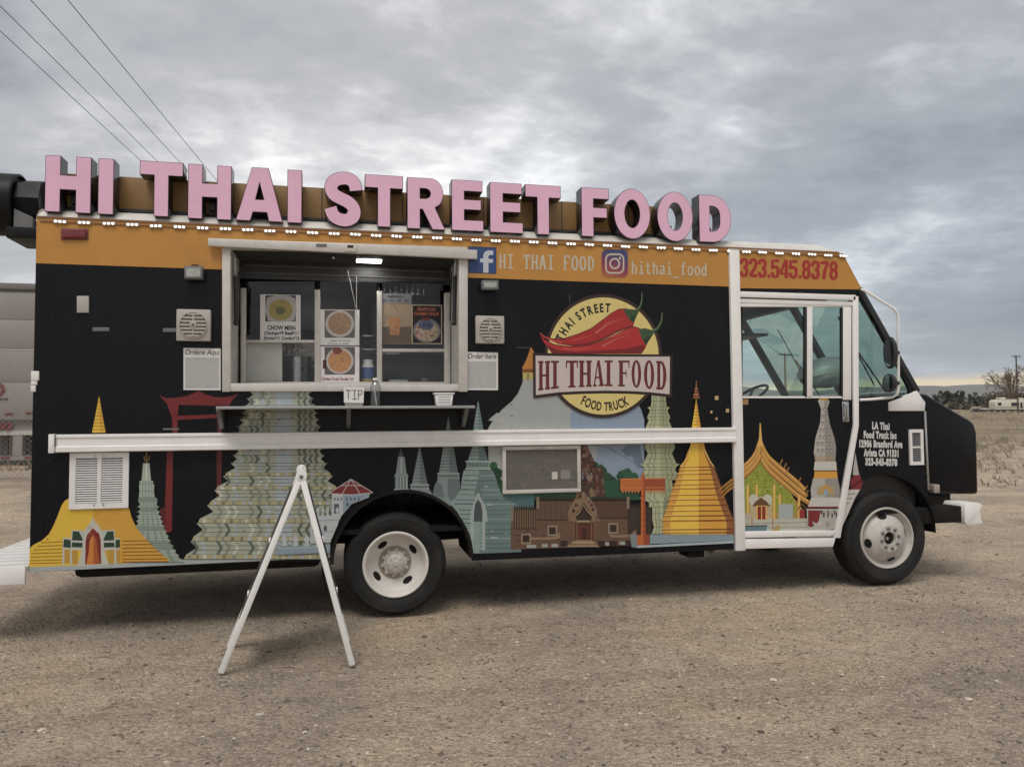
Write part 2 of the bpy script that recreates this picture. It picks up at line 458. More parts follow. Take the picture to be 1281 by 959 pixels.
fin = gramp(gn(58, 7, .9).outputs[0], [(.30, (.15, .145, .14)), (.42, (.70, .69, .685)), (.55, (1.10, 1.10, 1.10)), (.68, (1.95, 1.93, 1.90))])
c1 = gmix(1.0, gmix(1.0, big, mid, 'MULTIPLY'), fin, 'MULTIPLY')
c1 = gmix(1.0, c1, gramp(gn(1.1, 5, .6, .5, map_=(.22, 1.5, 1)).outputs[0], [(.34, (.84, .835, .83)), (.5, (1, 1, 1)), (.66, (1.06, 1.055, 1.05))]), 'MULTIPLY')
vor = gn(38, typ='ShaderNodeTexVoronoi')
cs_ = gramp(vor.outputs['Color'], [(.0, (.55, .53, .5)), (.5, (1, 1, 1)), (1, (1.35, 1.32, 1.28))])
c1 = gmix(.45, c1, cs_, 'MULTIPLY')
# dry grass beyond the lot
spy = n_.new('ShaderNodeSeparateXYZ'); l_.new(tcg.outputs['Object'], spy.inputs[0])
edge = n_.new('ShaderNodeMapRange'); edge.interpolation_type = 'SMOOTHSTEP'
wob = n_.new('ShaderNodeMath'); wob.operation = 'MULTIPLY_ADD'; l_.new(gn(.12, 4, .6).outputs[0], wob.inputs[0]); wob.inputs[1].default_value = 26; l_.new(spy.outputs[1], wob.inputs[2])
l_.new(wob.outputs[0], edge.inputs[0]); edge.inputs[1].default_value = 24; edge.inputs[2].default_value = 46; edge.inputs[4].default_value = .9
grass = gramp(gn(.3, 7, .7, 1.0, map_=(.35, 1.2, 1)).outputs[0], [(.3, (.15, .122, .085)), (.45, (.24, .192, .13)), (.58, (.315, .252, .165)), (.75, (.22, .18, .122))])
c2 = gmix(edge.outputs[0], c1, grass)
l_.new(c2, b_s.inputs['Base Color']); b_s.inputs['Roughness'].default_value = .95; b_s.inputs['Specular IOR Level'].default_value = .15
bh = n_.new('ShaderNodeMath'); bh.operation = 'ADD'; l_.new(gn(60, 6, .7).outputs[0], bh.inputs[0])
mu = n_.new('ShaderNodeMath'); mu.operation = 'MULTIPLY'; l_.new(vor.outputs['Distance'], mu.inputs[0]); mu.inputs[1].default_value = -.7; l_.new(mu.outputs[0], bh.inputs[1])
bpn = n_.new('ShaderNodeBump'); bpn.inputs['Strength'].default_value = 1.0; bpn.inputs['Distance'].default_value = .03; l_.new(bh.outputs[0], bpn.inputs['Height']); l_.new(bpn.outputs[0], b_s.inputs['Normal'])
me.materials.append(gm)
ground = link_mesh('ground', me); ground['kind'] = 'structure'
def gz(x, y):
    z = float(ground_h(x, y)) - .012
    if -7 < x < 18 and -6 < y < 12: z += .018 * nz_(x, y, .7, 1) + .010 * nz_(x, y, 2.3, 2) + .006 * nz_(x, y, 6, 3)
    return z

# loose stones: thousands, one object
rs = np.random.RandomState(5)
base = np.array([(1, 0, 0), (0, 1, 0), (-1, 0, 0), (0, -1, 0), (0, 0, .75), (.7, .7, .35), (-.7, .7, .3), (-.7, -.7, .35), (.7, -.7, .3)], float)
ftri = [(0, 5, 4), (5, 1, 4), (1, 6, 4), (6, 2, 4), (2, 7, 4), (7, 3, 4), (3, 8, 4), (8, 0, 4)]
pv, pf_ = [], []
def stones(n, x0, x1, y0, y1, smin, smax, pw):
    for _ in range(n):
        x, y = rs.uniform(x0, x1), y0 + (y1 - y0) * rs.uniform() ** pw
        s = smin + (smax - smin) * rs.uniform() ** 4
        b = base * (1 + rs.uniform(-.3, .3, base.shape)) * s * np.array([1, rs.uniform(.6, 1), rs.uniform(.5, .9)])
        t = rs.uniform(0, 6.28); c, d = math.cos(t), math.sin(t)
        o = len(pv); z = gz(x, y) - s * .1
        for q in b: pv.append((x + q[0] * c - q[1] * d, y + q[0] * d + q[1] * c, z + q[2]))
        pf_.extend([(a + o, e + o, f + o) for a, e, f in ftri])
stones(34000, -2.2, 7.5, -3.5, 0.8, .0035, .0125, 1.2)
stones(9000, 3.0, 14, -2.5, 7, .006, .017, 1.0)
stones(4200, -3, 13, -3.5, 9, .011, .026, 1.3)
me = bpy.data.meshes.new('gravel'); me.from_pydata(pv, [], pf_)
pmat = bpy.data.materials.new('loose_stones'); pmat.use_nodes = True; n2 = pmat.node_tree.nodes; l2 = pmat.node_tree.links
gi = n2.new('ShaderNodeNewGeometry'); r2 = n2.new('ShaderNodeValToRGB'); l2.new(gi.outputs['Random Per Island'], r2.inputs[0])
r2.color_ramp.elements[0].color = (.075, .062, .05, 1); r2.color_ramp.elements[1].color = (.60, .54, .46, 1)
for p_, c_ in ((.30, (.16, .13, .10, 1)), (.6, (.34, .29, .235, 1)), (.90, (.40, .34, .27, 1))): q_ = r2.color_ramp.elements.new(p_); q_.color = c_
l2.new(r2.outputs[0], n2['Principled BSDF'].inputs['Base Color']); n2['Principled BSDF'].inputs['Roughness'].default_value = .9; n2['Principled BSDF'].inputs['Specular IOR Level'].default_value = .2
me.materials.append(pmat); o = link_mesh('gravel', me); o['kind'] = 'stuff'

tw = MB()
for _ in range(170):
    x, y = rs.uniform(-2, 8), -3.3 + 4.5 * rs.uniform() ** 1.3; a = rs.uniform(0, 6.28); l = rs.uniform(.02, .11); z = gz(x, y) + .004
    tw.tube([(x, y, z), (x + math.cos(a) * l * .5 + .006, y + math.sin(a) * l * .5, z + .004), (x + math.cos(a + .4) * l, y + math.sin(a + .4) * l, z)], [.0022, .002, .001], 4)
o = tw.build('twigs', pm('dry_twig', (.10, .075, .05), .9, var=.4)); o['kind'] = 'stuff'
# ------------------------------------------------------------------ hills
m = MB(); hx = np.linspace(-7000, 10000, 120); hyv = np.linspace(4100, 7600, 14)
for i, y in enumerate(hyv):
    for x in hx:
        t = i / (len(hyv) - 1); r = math.sin(math.pi * min(1, t * 1.15)) if t < .87 else .2
        h_ = 66 + 215 * (.75 + .5 * noise.noise(Vector((x / 1500, y / 2500, 4))) + .22 * noise.noise(Vector((x / 420, y / 500, 9)))) * max(0, r)
        m.v.append((x, y, h_))
w_ = len(hx)
m.f = [(i * w_ + j, i * w_ + j + 1, (i + 1) * w_ + j + 1, (i + 1) * w_ + j) for i in range(len(hyv) - 1) for j in range(w_ - 1)]; m.m = [0] * len(m.f)
o = m.build('hills', pm('scrub_hills', (.15, .13, .10), .95, var=.3, scale=.01, spec=.1), smooth=True); o['kind'] = 'structure'

# ------------------------------------------------------------------ dry grass and weeds in the field
gv, gf = [], []
def tuft(x, y, z, h, n, sp):
    for _ in range(n):
        a = rs.uniform(0, 6.28); l = h * rs.uniform(.5, 1.1); lean = rs.uniform(.1, .9) * sp
        w = h * .035 + .004; bx, by = x + rs.uniform(-sp, sp) * .5, y + rs.uniform(-sp, sp) * .5
        dx, dy = math.cos(a) * lean, math.sin(a) * lean; o = len(gv)
        gv.extend([(bx - w, by, z - .02), (bx + w, by, z - .02), (bx + dx * .5 + w * .6, by + dy * .5, z + l * .6), (bx + dx, by + dy, z + l)])
        gf.append((o, o + 1, o + 2)); gf.append((o, o + 2, o + 3))
for _ in range(5200):
    Z = 16 * (170 / 16) ** rs.uniform() ** .8; px = rs.uniform(-120, 40) if rs.uniform() < .12 else rs.uniform(880, 1460)
    p = at(px, 500, Z)
    if nz_(p.x, p.y, .09, 5) + rs.uniform(-.3, .3) < (.12 if Z < 30 else -.05): continue
    if px < 60 and Z > 26: continue
    hgt = rs.uniform(.08, .22) * (1 + Z / 80); tuft(p.x, p.y, gz(p.x, p.y), hgt, 7 if Z < 50 else 5, .18 + Z * .004)
me = bpy.data.meshes.new('dry_grass'); me.from_pydata(gv, [], gf)
gmat = bpy.data.materials.new('straw'); gmat.use_nodes = True; n2 = gmat.node_tree.nodes; l2 = gmat.node_tree.links
gi = n2.new('ShaderNodeNewGeometry'); r2 = n2.new('ShaderNodeValToRGB'); l2.new(gi.outputs['Random Per Island'], r2.inputs[0])
r2.color_ramp.elements[0].color = (.11, .092, .065, 1); r2.color_ramp.elements[1].color = (.33, .27, .18, 1)
l2.new(r2.outputs[0], n2['Principled BSDF'].inputs['Base Color']); n2['Principled BSDF'].inputs['Roughness'].default_value = .9
me.materials.append(gmat); o = link_mesh('dry_grass', me); o['kind'] = 'stuff'

# ------------------------------------------------------------------ trees
M_bark = pm('bark', (.085, .068, .052), .95, var=.3, scale=8)
def leafmat(name, a, b):
    if name in MATS: return MATS[name]
    m = bpy.data.materials.new(name); m.use_nodes = True; MATS[name] = m; n2 = m.node_tree.nodes; l2 = m.node_tree.links
    gi = n2.new('ShaderNodeNewGeometry'); r2 = n2.new('ShaderNodeValToRGB'); l2.new(gi.outputs['Random Per Island'], r2.inputs[0])
    r2.color_ramp.elements[0].color = a + (1,); r2.color_ramp.elements[1].color = b + (1,)
    l2.new(r2.outputs[0], n2['Principled BSDF'].inputs['Base Color']); n2['Principled BSDF'].inputs['Roughness'].default_value = .9; n2['Principled BSDF'].inputs['Specular IOR Level'].default_value = .15
    return m
L_dark = leafmat('dark_needles', (.030, .036, .026), (.085, .090, .062)); L_grey = leafmat('grey_scrub', (.075, .070, .055), (.16, .145, .11)); L_olive = leafmat('olive_leaves', (.05, .055, .035), (.12, .115, .075))
def leafy(name, label, cat, px, Z, h, w, mat, group, n=420, clumps=9, low=.12):
    g = on_ground(px, Z); t = thing(name, label, cat, g, group)
    m = MB(); tip = Vector((rs.uniform(-.1, .1) * w, 0, h * .8))
    m.tube([(0, 0, -.2), (tip.x * .3, 0, h * .3), (tip.x, 0, h * .8)], [h * .03, h * .022, h * .008], 6)
    for k in range(5):
        a = rs.uniform(0, 6.28); z0 = h * rs.uniform(.2, .6); m.tube([(tip.x * z0 / h, 0, z0), (math.cos(a) * w * .3, math.sin(a) * w * .3, z0 + h * .15)], [h * .012, h * .004], 5)
    m.build('trunk', M_bark, t)
    m = MB(); cs = []
    for k in range(clumps):
        zc = low + (1 - low) * rs.uniform() ** .9; r_ = (1 - abs(zc - .45) * 1.1); a = rs.uniform(0, 6.28); d = rs.uniform(0, .42) * w * r_
        cs.append((math.cos(a) * d, math.sin(a) * d, zc * h * .92, rs.uniform(.14, .26) * w * (.6 + .5 * r_)))
    for _ in range(n):
        c = cs[rs.randint(clumps)]; v = rs.normal(size=3); v /= np.linalg.norm(v); q = c[3] * rs.uniform(.5, 1.15)
        p = Vector((c[0] + v[0] * q, c[1] + v[1] * q, max(.03 * h, c[2] + v[2] * q * .9))); s = rs.uniform(.03, .062) * max(h, w)
        e1 = Vector(rs.normal(size=3)).normalized() * s; e2 = Vector(rs.normal(size=3)).normalized() * s * .6
        m.add([p - e1, p + e2, p + e1, p - e2], [(0, 1, 2, 3)])
    m.build('crown', mat, t); return t
def bare_tree(name, label, px, Z, h, group, depth=5, spread=.55):
    g = on_ground(px, Z); t = thing(name, label, 'tree', g, group); m = MB(); mt = MB()
    def grow(p, d, l, r, k, tgt):
        q = p + d * l; mid_ = p + d * l * .5 + Vector(rs.normal(size=3)) * l * .05
        r = max(r, .034); tgt.tube([p, mid_, q], [r, r * .9, r * .8], 5 if k > 2 else 3, caps=False)
        if k == 0: return
        for _ in range(3 if k > 1 else 4):
            nd = (d + Vector(rs.normal(size=3)) * spread + Vector((0, 0, .12))).normalized(); grow(q, nd, l * rs.uniform(.6, .85), r * .62, k - 1, m)
    for _ in range(3):
        grow(Vector((0, 0, -.1)), Vector((rs.uniform(-.35, .35), rs.uniform(-.2, .2), 1)).normalized(), h * .26, h * .022, depth, mt)
    mt.build('trunk', M_bark, t); m.build('crown', pm('twigs', (.17, .12, .085), .95, var=.25, scale=9), t); return t
tg = 'trees along the far edge of the field'
spec = [(1171, 262, 4.4, 3.6), (1178, 272, 5.2, 4.0), (1185, 265, 5.4, 3.8), (1192, 276, 4.9, 3.8), (1198, 262, 5.6, 3.6), (1205, 272, 5.4, 3.4), (1213, 278, 4.0, 3.2), (1220, 262, 4.9, 3.6), (1226, 266, 3.6, 3.8)]
tl = ['leftmost dark conifer of the far tree row, beside the black bonnet', 'broad dark conifer, second from the left in the far tree row', 'tall dark conifer third from the left in the far tree row', 'dark conifer in the middle of the far tree row, partly behind its neighbours', 'tallest dark conifer of the far tree row, with an uneven top', 'narrow dark tree just right of the tallest far conifer', 'small sparse tree standing in the gap of the far tree row', 'round dark tree standing alone between the far row and the motorhome', 'low dark tree nearest the left end of the motorhome']
for (px, Z, h, w), lb in zip(spec, tl): leafy('conifer_tree', lb, 'tree', px, Z, h, w, L_dark, tg, 900, 14, .0)
sg = 'grey shrubs around the motorhome'
for px, Z, h, w, lb in ((1238, 205, 4.2, 7, 'grey leafless shrub behind the left end of the motorhome'), (1249, 210, 5.0, 8, 'wide grey shrub right behind the motorhome roof vent'), (1262, 214, 5.2, 8, 'tall grey shrub behind the middle of the motorhome'), (1277, 208, 5.0, 8, 'grey shrub behind the motorhome at the picture edge'), (1208, 225, 1.9, 5, 'low tan bush at the foot of the far tree row'), (1193, 228, 1.7, 6, 'wide low tan bush in front of the leftmost far conifers')):
    leafy('shrub', lb, 'shrub', px, Z, h, w, L_grey, sg, 700, 12, .0)
bare_tree('bare_tree', 'large bare tree with fine spreading twigs behind the motorhome', 1266, 182, 12.5, None, 5, .48)
for px, Z, h, w in ((1100, 240, 4, 5), (1075, 250, 3.4, 5), (1120, 260, 4.2, 5), (1140, 250, 3.6, 4)):
    leafy('far_bush', 'dark bushy far tree seen low through the cab glass, ' + {1100: 'behind the lower mirror', 1075: 'beside the door jamb', 1120: 'just right of the mirrors', 1140: 'by the windscreen foot'}[px], 'tree', px, Z, h, w, L_dark, 'far trees seen through the cab glass', 260, 7, .05)

# ------------------------------------------------------------------ power poles and lines
M_pole = pm('weathered_wood', (.075, .062, .052), .9, var=.25, scale=12)
def pole(px, ytop, Z, label, name='utility_pole', arm=2.2, rz=0.0):
    g = on_ground(px, Z); top = at(px, ytop, Z).z - g.z
    t = thing(name, label, 'utility pole', g, 'wooden utility poles', rz)
    MB().tube([(0, 0, -.4), (0, 0, top)], [.17, .12], 10).build('pole', M_pole, t, smooth=True)
    MB().box(-arm / 2, arm / 2, -.17, -.06, top - .32, top - .18).build('crossarm', M_pole, t)
    for s in (-.92, -.5, .5, .92):
        MB().cyl((s * arm / 2, -.115, top - .18), (s * arm / 2, -.115, top - .02), .05, .035, 8).build('insulator', M_grey_, t, smooth=True)
    MB().tube([(-arm * .3, -.08, top - .3), (0, -.12, top - 1.0)], .02).tube([(arm * .3, -.08, top - .3), (0, -.12, top - 1.0)], .02).build('brace', M_pole, t)
    return t, g, top
M_grey_ = pm('insulator_grey', (.2, .2, .2), .4)
pole(1273, 444, 150, 'wooden utility pole with a crossarm in front of the bare tree')
pole(983, 441, 103, 'wooden utility pole seen through the cab door glass')
# four lines overhead: they run straight away from the camera side to a pole hidden behind the truck
vd = RW.T @ np.array([(490 - CX) / FPX, (491 - CY) / FPX, 1.0]); vd = Vector(vd / np.linalg.norm(vd))
lines = [((0, 38), (172.5, 198)), ((12, 10), (195, 200)), ((45, 0), (225, 203)), ((85, 0), (268, 222))]
lab = ['lowest overhead power line at top left', 'second overhead power line from the left', 'third overhead power line from the left', 'rightmost overhead power line, crossing behind the H of the sign']
up = 8.2; ends = []
for (a, b), lb in zip(lines, lab):
    r = ray(*b); n = np.cross(np.array(vd), r); n /= np.linalg.norm(n)          # plane through the camera that holds the line
    # point of that plane above the camera's own y, up metres above it
    x_ = -(n[2] * up) / n[0]; p = Vector(CAM) + Vector((x_, 0, up))
    q0, q1 = p - vd * 30, p + vd * 92
    pts = []
    for k in range(25):
        t = k / 24; pts.append(q0.lerp(q1, t))
    ends.append((q0, q1))
    o = MB().tube(pts, .009, 5).build('power_line', pm('cable', (.03, .03, .032), .6)); props(o, lb, 'power line', 'overhead power lines')
for k, s in ((1, 'hidden'), ):
    c = sum((e[k] for e in ends), Vector()) / 4; gz0 = float(ground_h(c.x, c.y)); top = c.z - gz0 + .2
    t = thing('utility_pole', 'wooden utility pole behind the truck that carries the four overhead lines', 'utility pole', (c.x, c.y, gz0), 'wooden utility poles')
    hw = abs(ends[0][k].x - ends[3][k].x) / 2 + .2
    MB().tube([(0, .16, -.4), (0, .16, top)], [.17, .12], 10).build('pole', M_pole, t, smooth=True); MB().box(-hw, hw, -.06, .06, top - .35, top - .22).build('crossarm', M_pole, t)

# ------------------------------------------------------------------ motorhome far off in the field
c0 = on_ground(1245, 168); c1_ = on_ground(1300, 168); rz = math.atan2(c1_.y - c0.y, c1_.x - c0.x)
rvh = thing('motorhome', 'cream motorhome with dark windows parked in the dry field', 'motorhome', c0, None, rz)
M_rv = pm('motorhome_paint', (.62, .58, .48), .5, var=.06, scale=1.5, dirt=.2); M_win = pm('dark_window', (.02, .022, .025), .12, spec=.6)
MB().prism([(0, .55), (0, 2.3), (.5, 2.75), (9.4, 2.80), (9.5, 2.6), (9.5, .55)], 0, 2.4).build('body', M_rv, rvh, bevel=.06)
MB().box(1.6, 9.6, -.05, 2.45, 2.79, 2.87).build('roof', M_rv, rvh, bevel=.02)
MB().box(1.2, 2.6, .5, 1.7, 2.86, 3.25).build('roof_air_conditioner', M_rv, rvh, bevel=.05); MB().box(5.9, 6.6, .6, 1.3, 2.86, 3.12).build('roof_vent', M_rv, rvh, bevel=.03)
for a, b, z0, z1 in ((.5, 1.35, 1.45, 2.1), (3.5, 5.2, 1.3, 2.1), (5.45, 5.95, .8, 2.1), (6.3, 7.6, 1.35, 2.05), (8.0, 9.1, 1.35, 2.05)):
    f_ = MB().box(a, b, -.03, 0, z0, z1).build('window', M_win, rvh); MB().box(a - .06, b + .06, -.02, 0, z0 - .06, z1 + .06).build('window_frame', M_rail_ if False else M_rv, f_)
MB().box(0.1, 9.4, -.012, 0, .95, 1.1).build('stripe', pm('rv_stripe', (.22, .16, .11), .5), rvh)
MB().box(.2, 9.3, .05, 2.3, .30, .56).build('chassis', pm('chassis', (.03, .03, .03), .8), rvh)
for x in (1.9, 7.2):
    for y in (.05, 2.1): MB().cyl((x, y, .38), (x, y + .25, .38), .38, n=16).build('wheel', pm('tyre_far', (.02, .02, .02), .8), rvh, smooth=True)
c2_ = on_ground(1238.5, 172)
ft = thing('flat_trailer', 'low white flat trailer beside the motorhome', 'trailer', c2_, None, rz)
MB().box(-1.4, 1.2, 0, 1.6, .55, .85).build('deck', pm('far_white', (.68, .66, .62), .5), ft, bevel=.03); MB().tube([(-1.4, .8, .6), (-2.3, .8, .5)], .06).build('tongue', M_grey_, ft); MB().cyl((.3, -.05, .3), (.3, .15, .3), .3, n=14).build('wheel', MATS['tyre_far'], ft)
c3 = on_ground(1227, 176)
tp = thing('tarp_pile', 'dark low tarpaulin-covered pile left of the flat trailer', 'pile', c3, None, rz)
MB().prism([(-1.6, 0), (-1.3, .7), (0, .9), (1.0, .75), (1.5, 0)], 0, 1.4).build('tarpaulin', pm('tarp', (.05, .045, .04), .7), tp, bevel=.08)

# ------------------------------------------------------------------ box trailer and chain-link fence at the left
pA = at(20, 525, 17.6); ty = pA.y; xr2 = 4.5; xl2 = -9.0
tz0, tz1 = pA.z, at(20, 353, 17.6).z; gz0 = float(ground_h(-3, ty))
tr = thing('box_trailer', 'grey box semi trailer with red round emblems behind the wire fence', 'trailer', (xl2, ty, gz0))
M_tr = pm('trailer_skin', (.275, .255, .235), .5, var=.07, scale=.8, dirt=.35, metal=.1); M_trd = pm('trailer_dark', (.06, .055, .05), .6); M_trr = pm('emblem_red', (.17, .035, .035), .5)
TL = xr2 - xl2; zb0, zb1 = tz0 - gz0, tz1 - gz0
zs_ = [at(20, py, 17.6).z - gz0 for py in (525, 478, 437, 399, 361)]
pan = None
for z0, z1 in zip(zs_[:-1], zs_[1:]):
    MB().box(0, TL, 0, .05, z0 + .004, z1 - .004).build('side_sheet', M_tr, tr, bevel=.006)
MB().box(.02, TL - .02, .052, 2.5, zb0 + .01, zs_[-1] - .01).build('box_body', M_tr, tr)
MB().box(-.02, TL, -.03, 2.53, zs_[-1] + .001, zb1).build('top_rail', pm('rail_grey', (.16, .15, .14), .5), tr, bevel=.01)
MB().box(-.01, TL, -.015, .08, zs_[-1] - .05, zs_[-1] - .002).build('top_seam', M_trd, tr)
MB().box(-.01, TL, -.03, .1, zb0 - .06, zb0).build('bottom_rail', M_trd, tr)
MB().box(-.02, TL, .05, .12, at(20, 540, 17.6).z - gz0, zb0 - .065).build('side_skirt', M_tr, tr)
MB().box(0, TL, .02, .06, at(20, 544, 17.6).z - gz0, at(20, 538.5, 17.6).z - gz0).build('guard_rail', M_alu_ if False else pm('guard_paint', (.5, .47, .43), .5), tr)
lowz = at(20, 572, 17.6).z - gz0
xr_f = lambda px: at(px, 550, 17.6).x - xl2
for px0, px1 in ((-40, -30), (16, 27), (60, 70), (110, 120)): MB().box(xr_f(px0), xr_f(px1), .03, .15, lowz + .04, at(20, 544, 17.6).z - gz0 - .004).build('guard_post', M_tr, tr)
for px0, px1 in ((-50, -36), (0, 7), (27, 33.5), (80, 90)): MB().box(xr_f(px0), xr_f(px1), .2, .26, lowz + .06, at(20, 545, 17.6).z - gz0).build('landing_gear', M_trd, tr)
MB().box(0, TL, .035, .12, lowz - .06, lowz + .035).build('lower_rail', M_tr, tr)
for px in (8, 35, -30): MB().box(xr_f(px - 5), xr_f(px + 5), .022, .034, lowz - .03, lowz + .02).build('reflector', M_trr, tr)
MB().box(0, TL, .9, 1.0, .1, zb0 - .1).build('far_skirt', pm('pale_skirt', (.50, .47, .43), .6), tr)
for x in (1.2, 2.5): MB().cyl((x, .1, .5), (x, .4, .5), .5, n=20).build('wheel', M_trd, tr, smooth=True)
for px, py in ((12, 517.5), (36, 516.5)): z = at(px, py, 17.6).z - gz0; MB().box(xr_f(px - 5), xr_f(px + 5), -.02, .0, z - .025, z + .025).build('side_lamp', M_trr, tr, bevel=.005)
def emblem(px, py, rpx, hole):
    z = at(px, py, 17.6).z - gz0; x = xr_f(px); r = rpx / FPX * 17.6
    MB().lathe([(r, -.004), (r, -.02), (r * hole, -.02), (r * hole, -.004)], 26, o=(x, 0, z)).build('emblem', M_trr, tr)
emblem(-2, 487, 8.5, .5); emblem(10.5, 533, 5.2, .45); emblem(1, 533, 4.6, .45); emblem(-10, 533, 4.6, .45)
z = at(0, 499, 17.6).z - gz0; MB().box(xr_f(-20), xr_f(10), -.012, 0, z - .018, z + .018).build('stencil_line', M_trd, tr)
# fence
Zf = 14.2; fy0 = at(20, 560, Zf).y
fb, ftp = float(ground_h(-3, fy0)), at(20, 437, Zf).z
fx0, fx1 = -7.0, 3.4
fc_ = thing('chain_link_fence', 'galvanised chain-link fence in front of the grey trailer', 'fence', (fx0, fy0, fb))
M_galv = pm('galvanised', (.30, .29, .275), .5, metal=.5, var=.15)
FL, FH = fx1 - fx0, ftp - fb
for k in range(5): MB().cyl((.4 + k * (FL - .8) / 4 - .25, .05, -.3), (.4 + k * (FL - .8) / 4 - .25, .05, FH + .04), .03, n=8).build('fence_post', M_galv, fc_, smooth=True)
MB().cyl((0, .05, FH), (FL, .05, FH), .012, n=8).build('top_wire', M_galv, fc_, smooth=True)
m = MB(); s = .105; w_ = .0028
def wire(a, b):
    d = Vector((b[0] - a[0], b[1] - a[1])).normalized(); nx_, nz2 = -d.y * w_, d.x * w_
    m.add([(a[0] - nx_, 0, a[1] - nz2), (a[0] + nx_, 0, a[1] + nz2), (b[0] + nx_, 0, b[1] + nz2), (b[0] - nx_, 0, b[1] - nz2), (a[0], .006, a[1]), (b[0], .006, b[1])], [(0, 1, 2, 3), (1, 4, 5, 2), (4, 0, 3, 5)])
k = -FH
while k < FL:
    for sg_ in (0, 1):
        a, b = (k, 0.03), (k + FH, FH)
        if a[0] < 0: a = (0, .03 - a[0])
        if b[0] > FL: b = (FL, FH - (b[0] - FL))
        if b[0] > a[0]:
            if sg_ == 0: wire(a, b)
            else: wire((FL - a[0], a[1]), (FL - b[0], b[1]))
    k += s
o = m.build('wire_mesh', M_galv, fc_); o['kind'] = 'stuff'
# ------------------------------------------------------------------ food truck
M_black = pm('black_vinyl', (0.0062, 0.0065, 0.0082), 0.28, var=0.25, scale=3, rvar=0.06, spec=0.17, dirt=0.035, bump=0.10, bscale=1.6)
M_gold = pm('gold_vinyl', (0.47, 0.222, 0.040), 0.45, var=0.07, scale=4, dirt=0.08)
M_rail = pm('white_rail', (0.79, 0.77, 0.74), 0.38, var=0.05, scale=9, dirt=0.09)
M_alu = pm('pale_frame_metal', (0.56, 0.53, 0.485), 0.40, metal=0.15, var=0.09, scale=14, dirt=0.2, bump=0.05)
M_roof = pm('roof_paint', (0.62, 0.59, 0.54), 0.55, var=0.10, scale=4, dirt=0.35)
M_rubber = pm('rubber', (0.017, 0.0165, 0.016), 0.72, var=0.3, scale=9, bump=0.15, bscale=90, dirt=0.16, spec=0.25)
M_under = pm('underbody', (0.012, 0.011, 0.010), 0.85, var=0.4, scale=6, dirt=0.15, spec=0.2)
M_rim = pm('white_wheel_paint', (0.66, 0.63, 0.58), 0.45, var=0.07, scale=12, dirt=0.25)
M_steelrim = pm('grey_steel', (0.50, 0.465, 0.425), 0.55, metal=0.05, var=0.12, scale=14, dirt=0.25)
M_steel = pm('stainless', (0.42, 0.42, 0.41), 0.30, metal=0.9, var=0.1, scale=20)
M_dark = pm('dark_plastic', (0.02, 0.02, 0.021), 0.5, var=0.2, scale=9)
M_fan = pm('fan_black', (0.0075, 0.008, 0.0085), 0.45, var=.3, scale=5, spec=0.2, dirt=.03)
M_grey = pm('grey_plastic', (0.14, 0.14, 0.14), 0.5, var=0.15, scale=9)
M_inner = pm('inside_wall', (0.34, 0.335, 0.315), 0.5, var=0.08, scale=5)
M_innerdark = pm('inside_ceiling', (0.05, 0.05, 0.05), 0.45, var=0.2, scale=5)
M_pink = pm('pink_acrylic', (0.76, 0.455, 0.60), 0.38, var=0.045, scale=3.0, spec=0.4)
M_return = pm('letter_return', (0.012, 0.011, 0.013), 0.25, var=0.3, scale=6, spec=0.38)
M_amber = pm('conduit', (0.22, 0.105, 0.05), 0.5, var=0.2, scale=9)
M_led = emit('led_white', (1.0, 0.90, 0.85), 3.2)
M_lens = emit('ceiling_lens', (1.0, 0.98, 0.94), 16.0)
M_red = pm('red_lens', (0.17, 0.025, 0.03), 0.25, var=0.15, scale=30)
M_glass = glass('green_tinted_glass', (0.69, 0.84, 0.785), 0.045)
M_clear = glass('serving_glass', (0.86, 0.87, 0.87), 0.035)
M_beige = pm('beige_plastic', (0.42, 0.39, 0.34), 0.55, var=0.07, scale=16, dirt=0.2)
M_white = pm('white_plastic', (0.74, 0.72, 0.69), 0.45, var=0.05, scale=14, dirt=0.12)
W = 2.25                                        # width of the body

truck = thing('food_truck', 'black and gold step van food truck with large pink roof letters', 'food truck', (0, 0, 0))

def near_shell():
    # --- rear box, near side: one sheet with the serving hatch and the wheel arch cut out
    arch_c = (2.70, 0.44); ar = 0.545
    pts = [(-0.005, 0.487), (2.14, 0.47)]
    a = [(arch_c[0] + ar * math.cos(R_(t)), arch_c[1] + ar * math.sin(R_(t))) for t in range(176, -1, -8)]
    pts += [q for q in a if q[1] > 0.46] + [(3.262, 0.415), (5.63, 0.405), (5.63, 3.085), (-0.005, 3.095)]
    ho = xz([(287, 311), (575, 318), (575, 481), (287, 480)])
    return shape('side_panel', [pts, ho[::-1]], 0.0, 0.03, M_black, truck)
near_shell()
# cab side ahead of the sliding door (window and arch cut out)
cab_out = [(5.70, 0.62), (6.55, 0.50)] + [(7.135 + 0.56 * math.cos(R_(t)), 0.47 + 0.56 * math.sin(R_(t))) for t in range(172, 24, -8)] + \
          [(7.63, 0.80), (7.62, 1.64)] + xz([(1146, 487), (1075, 362), (1055, 318)]) + [(5.70, 3.08)]
win_q = xz([(1073, 377), (1081, 376), (1137, 486), (1137, 496), (1073, 496)])
door_op = xz([(929, 369), (1063, 374), (1064, 500), (929, 500)])
shape('cab_side', [cab_out, win_q[::-1], door_op[::-1]], 0.0, 0.03, M_black, truck)
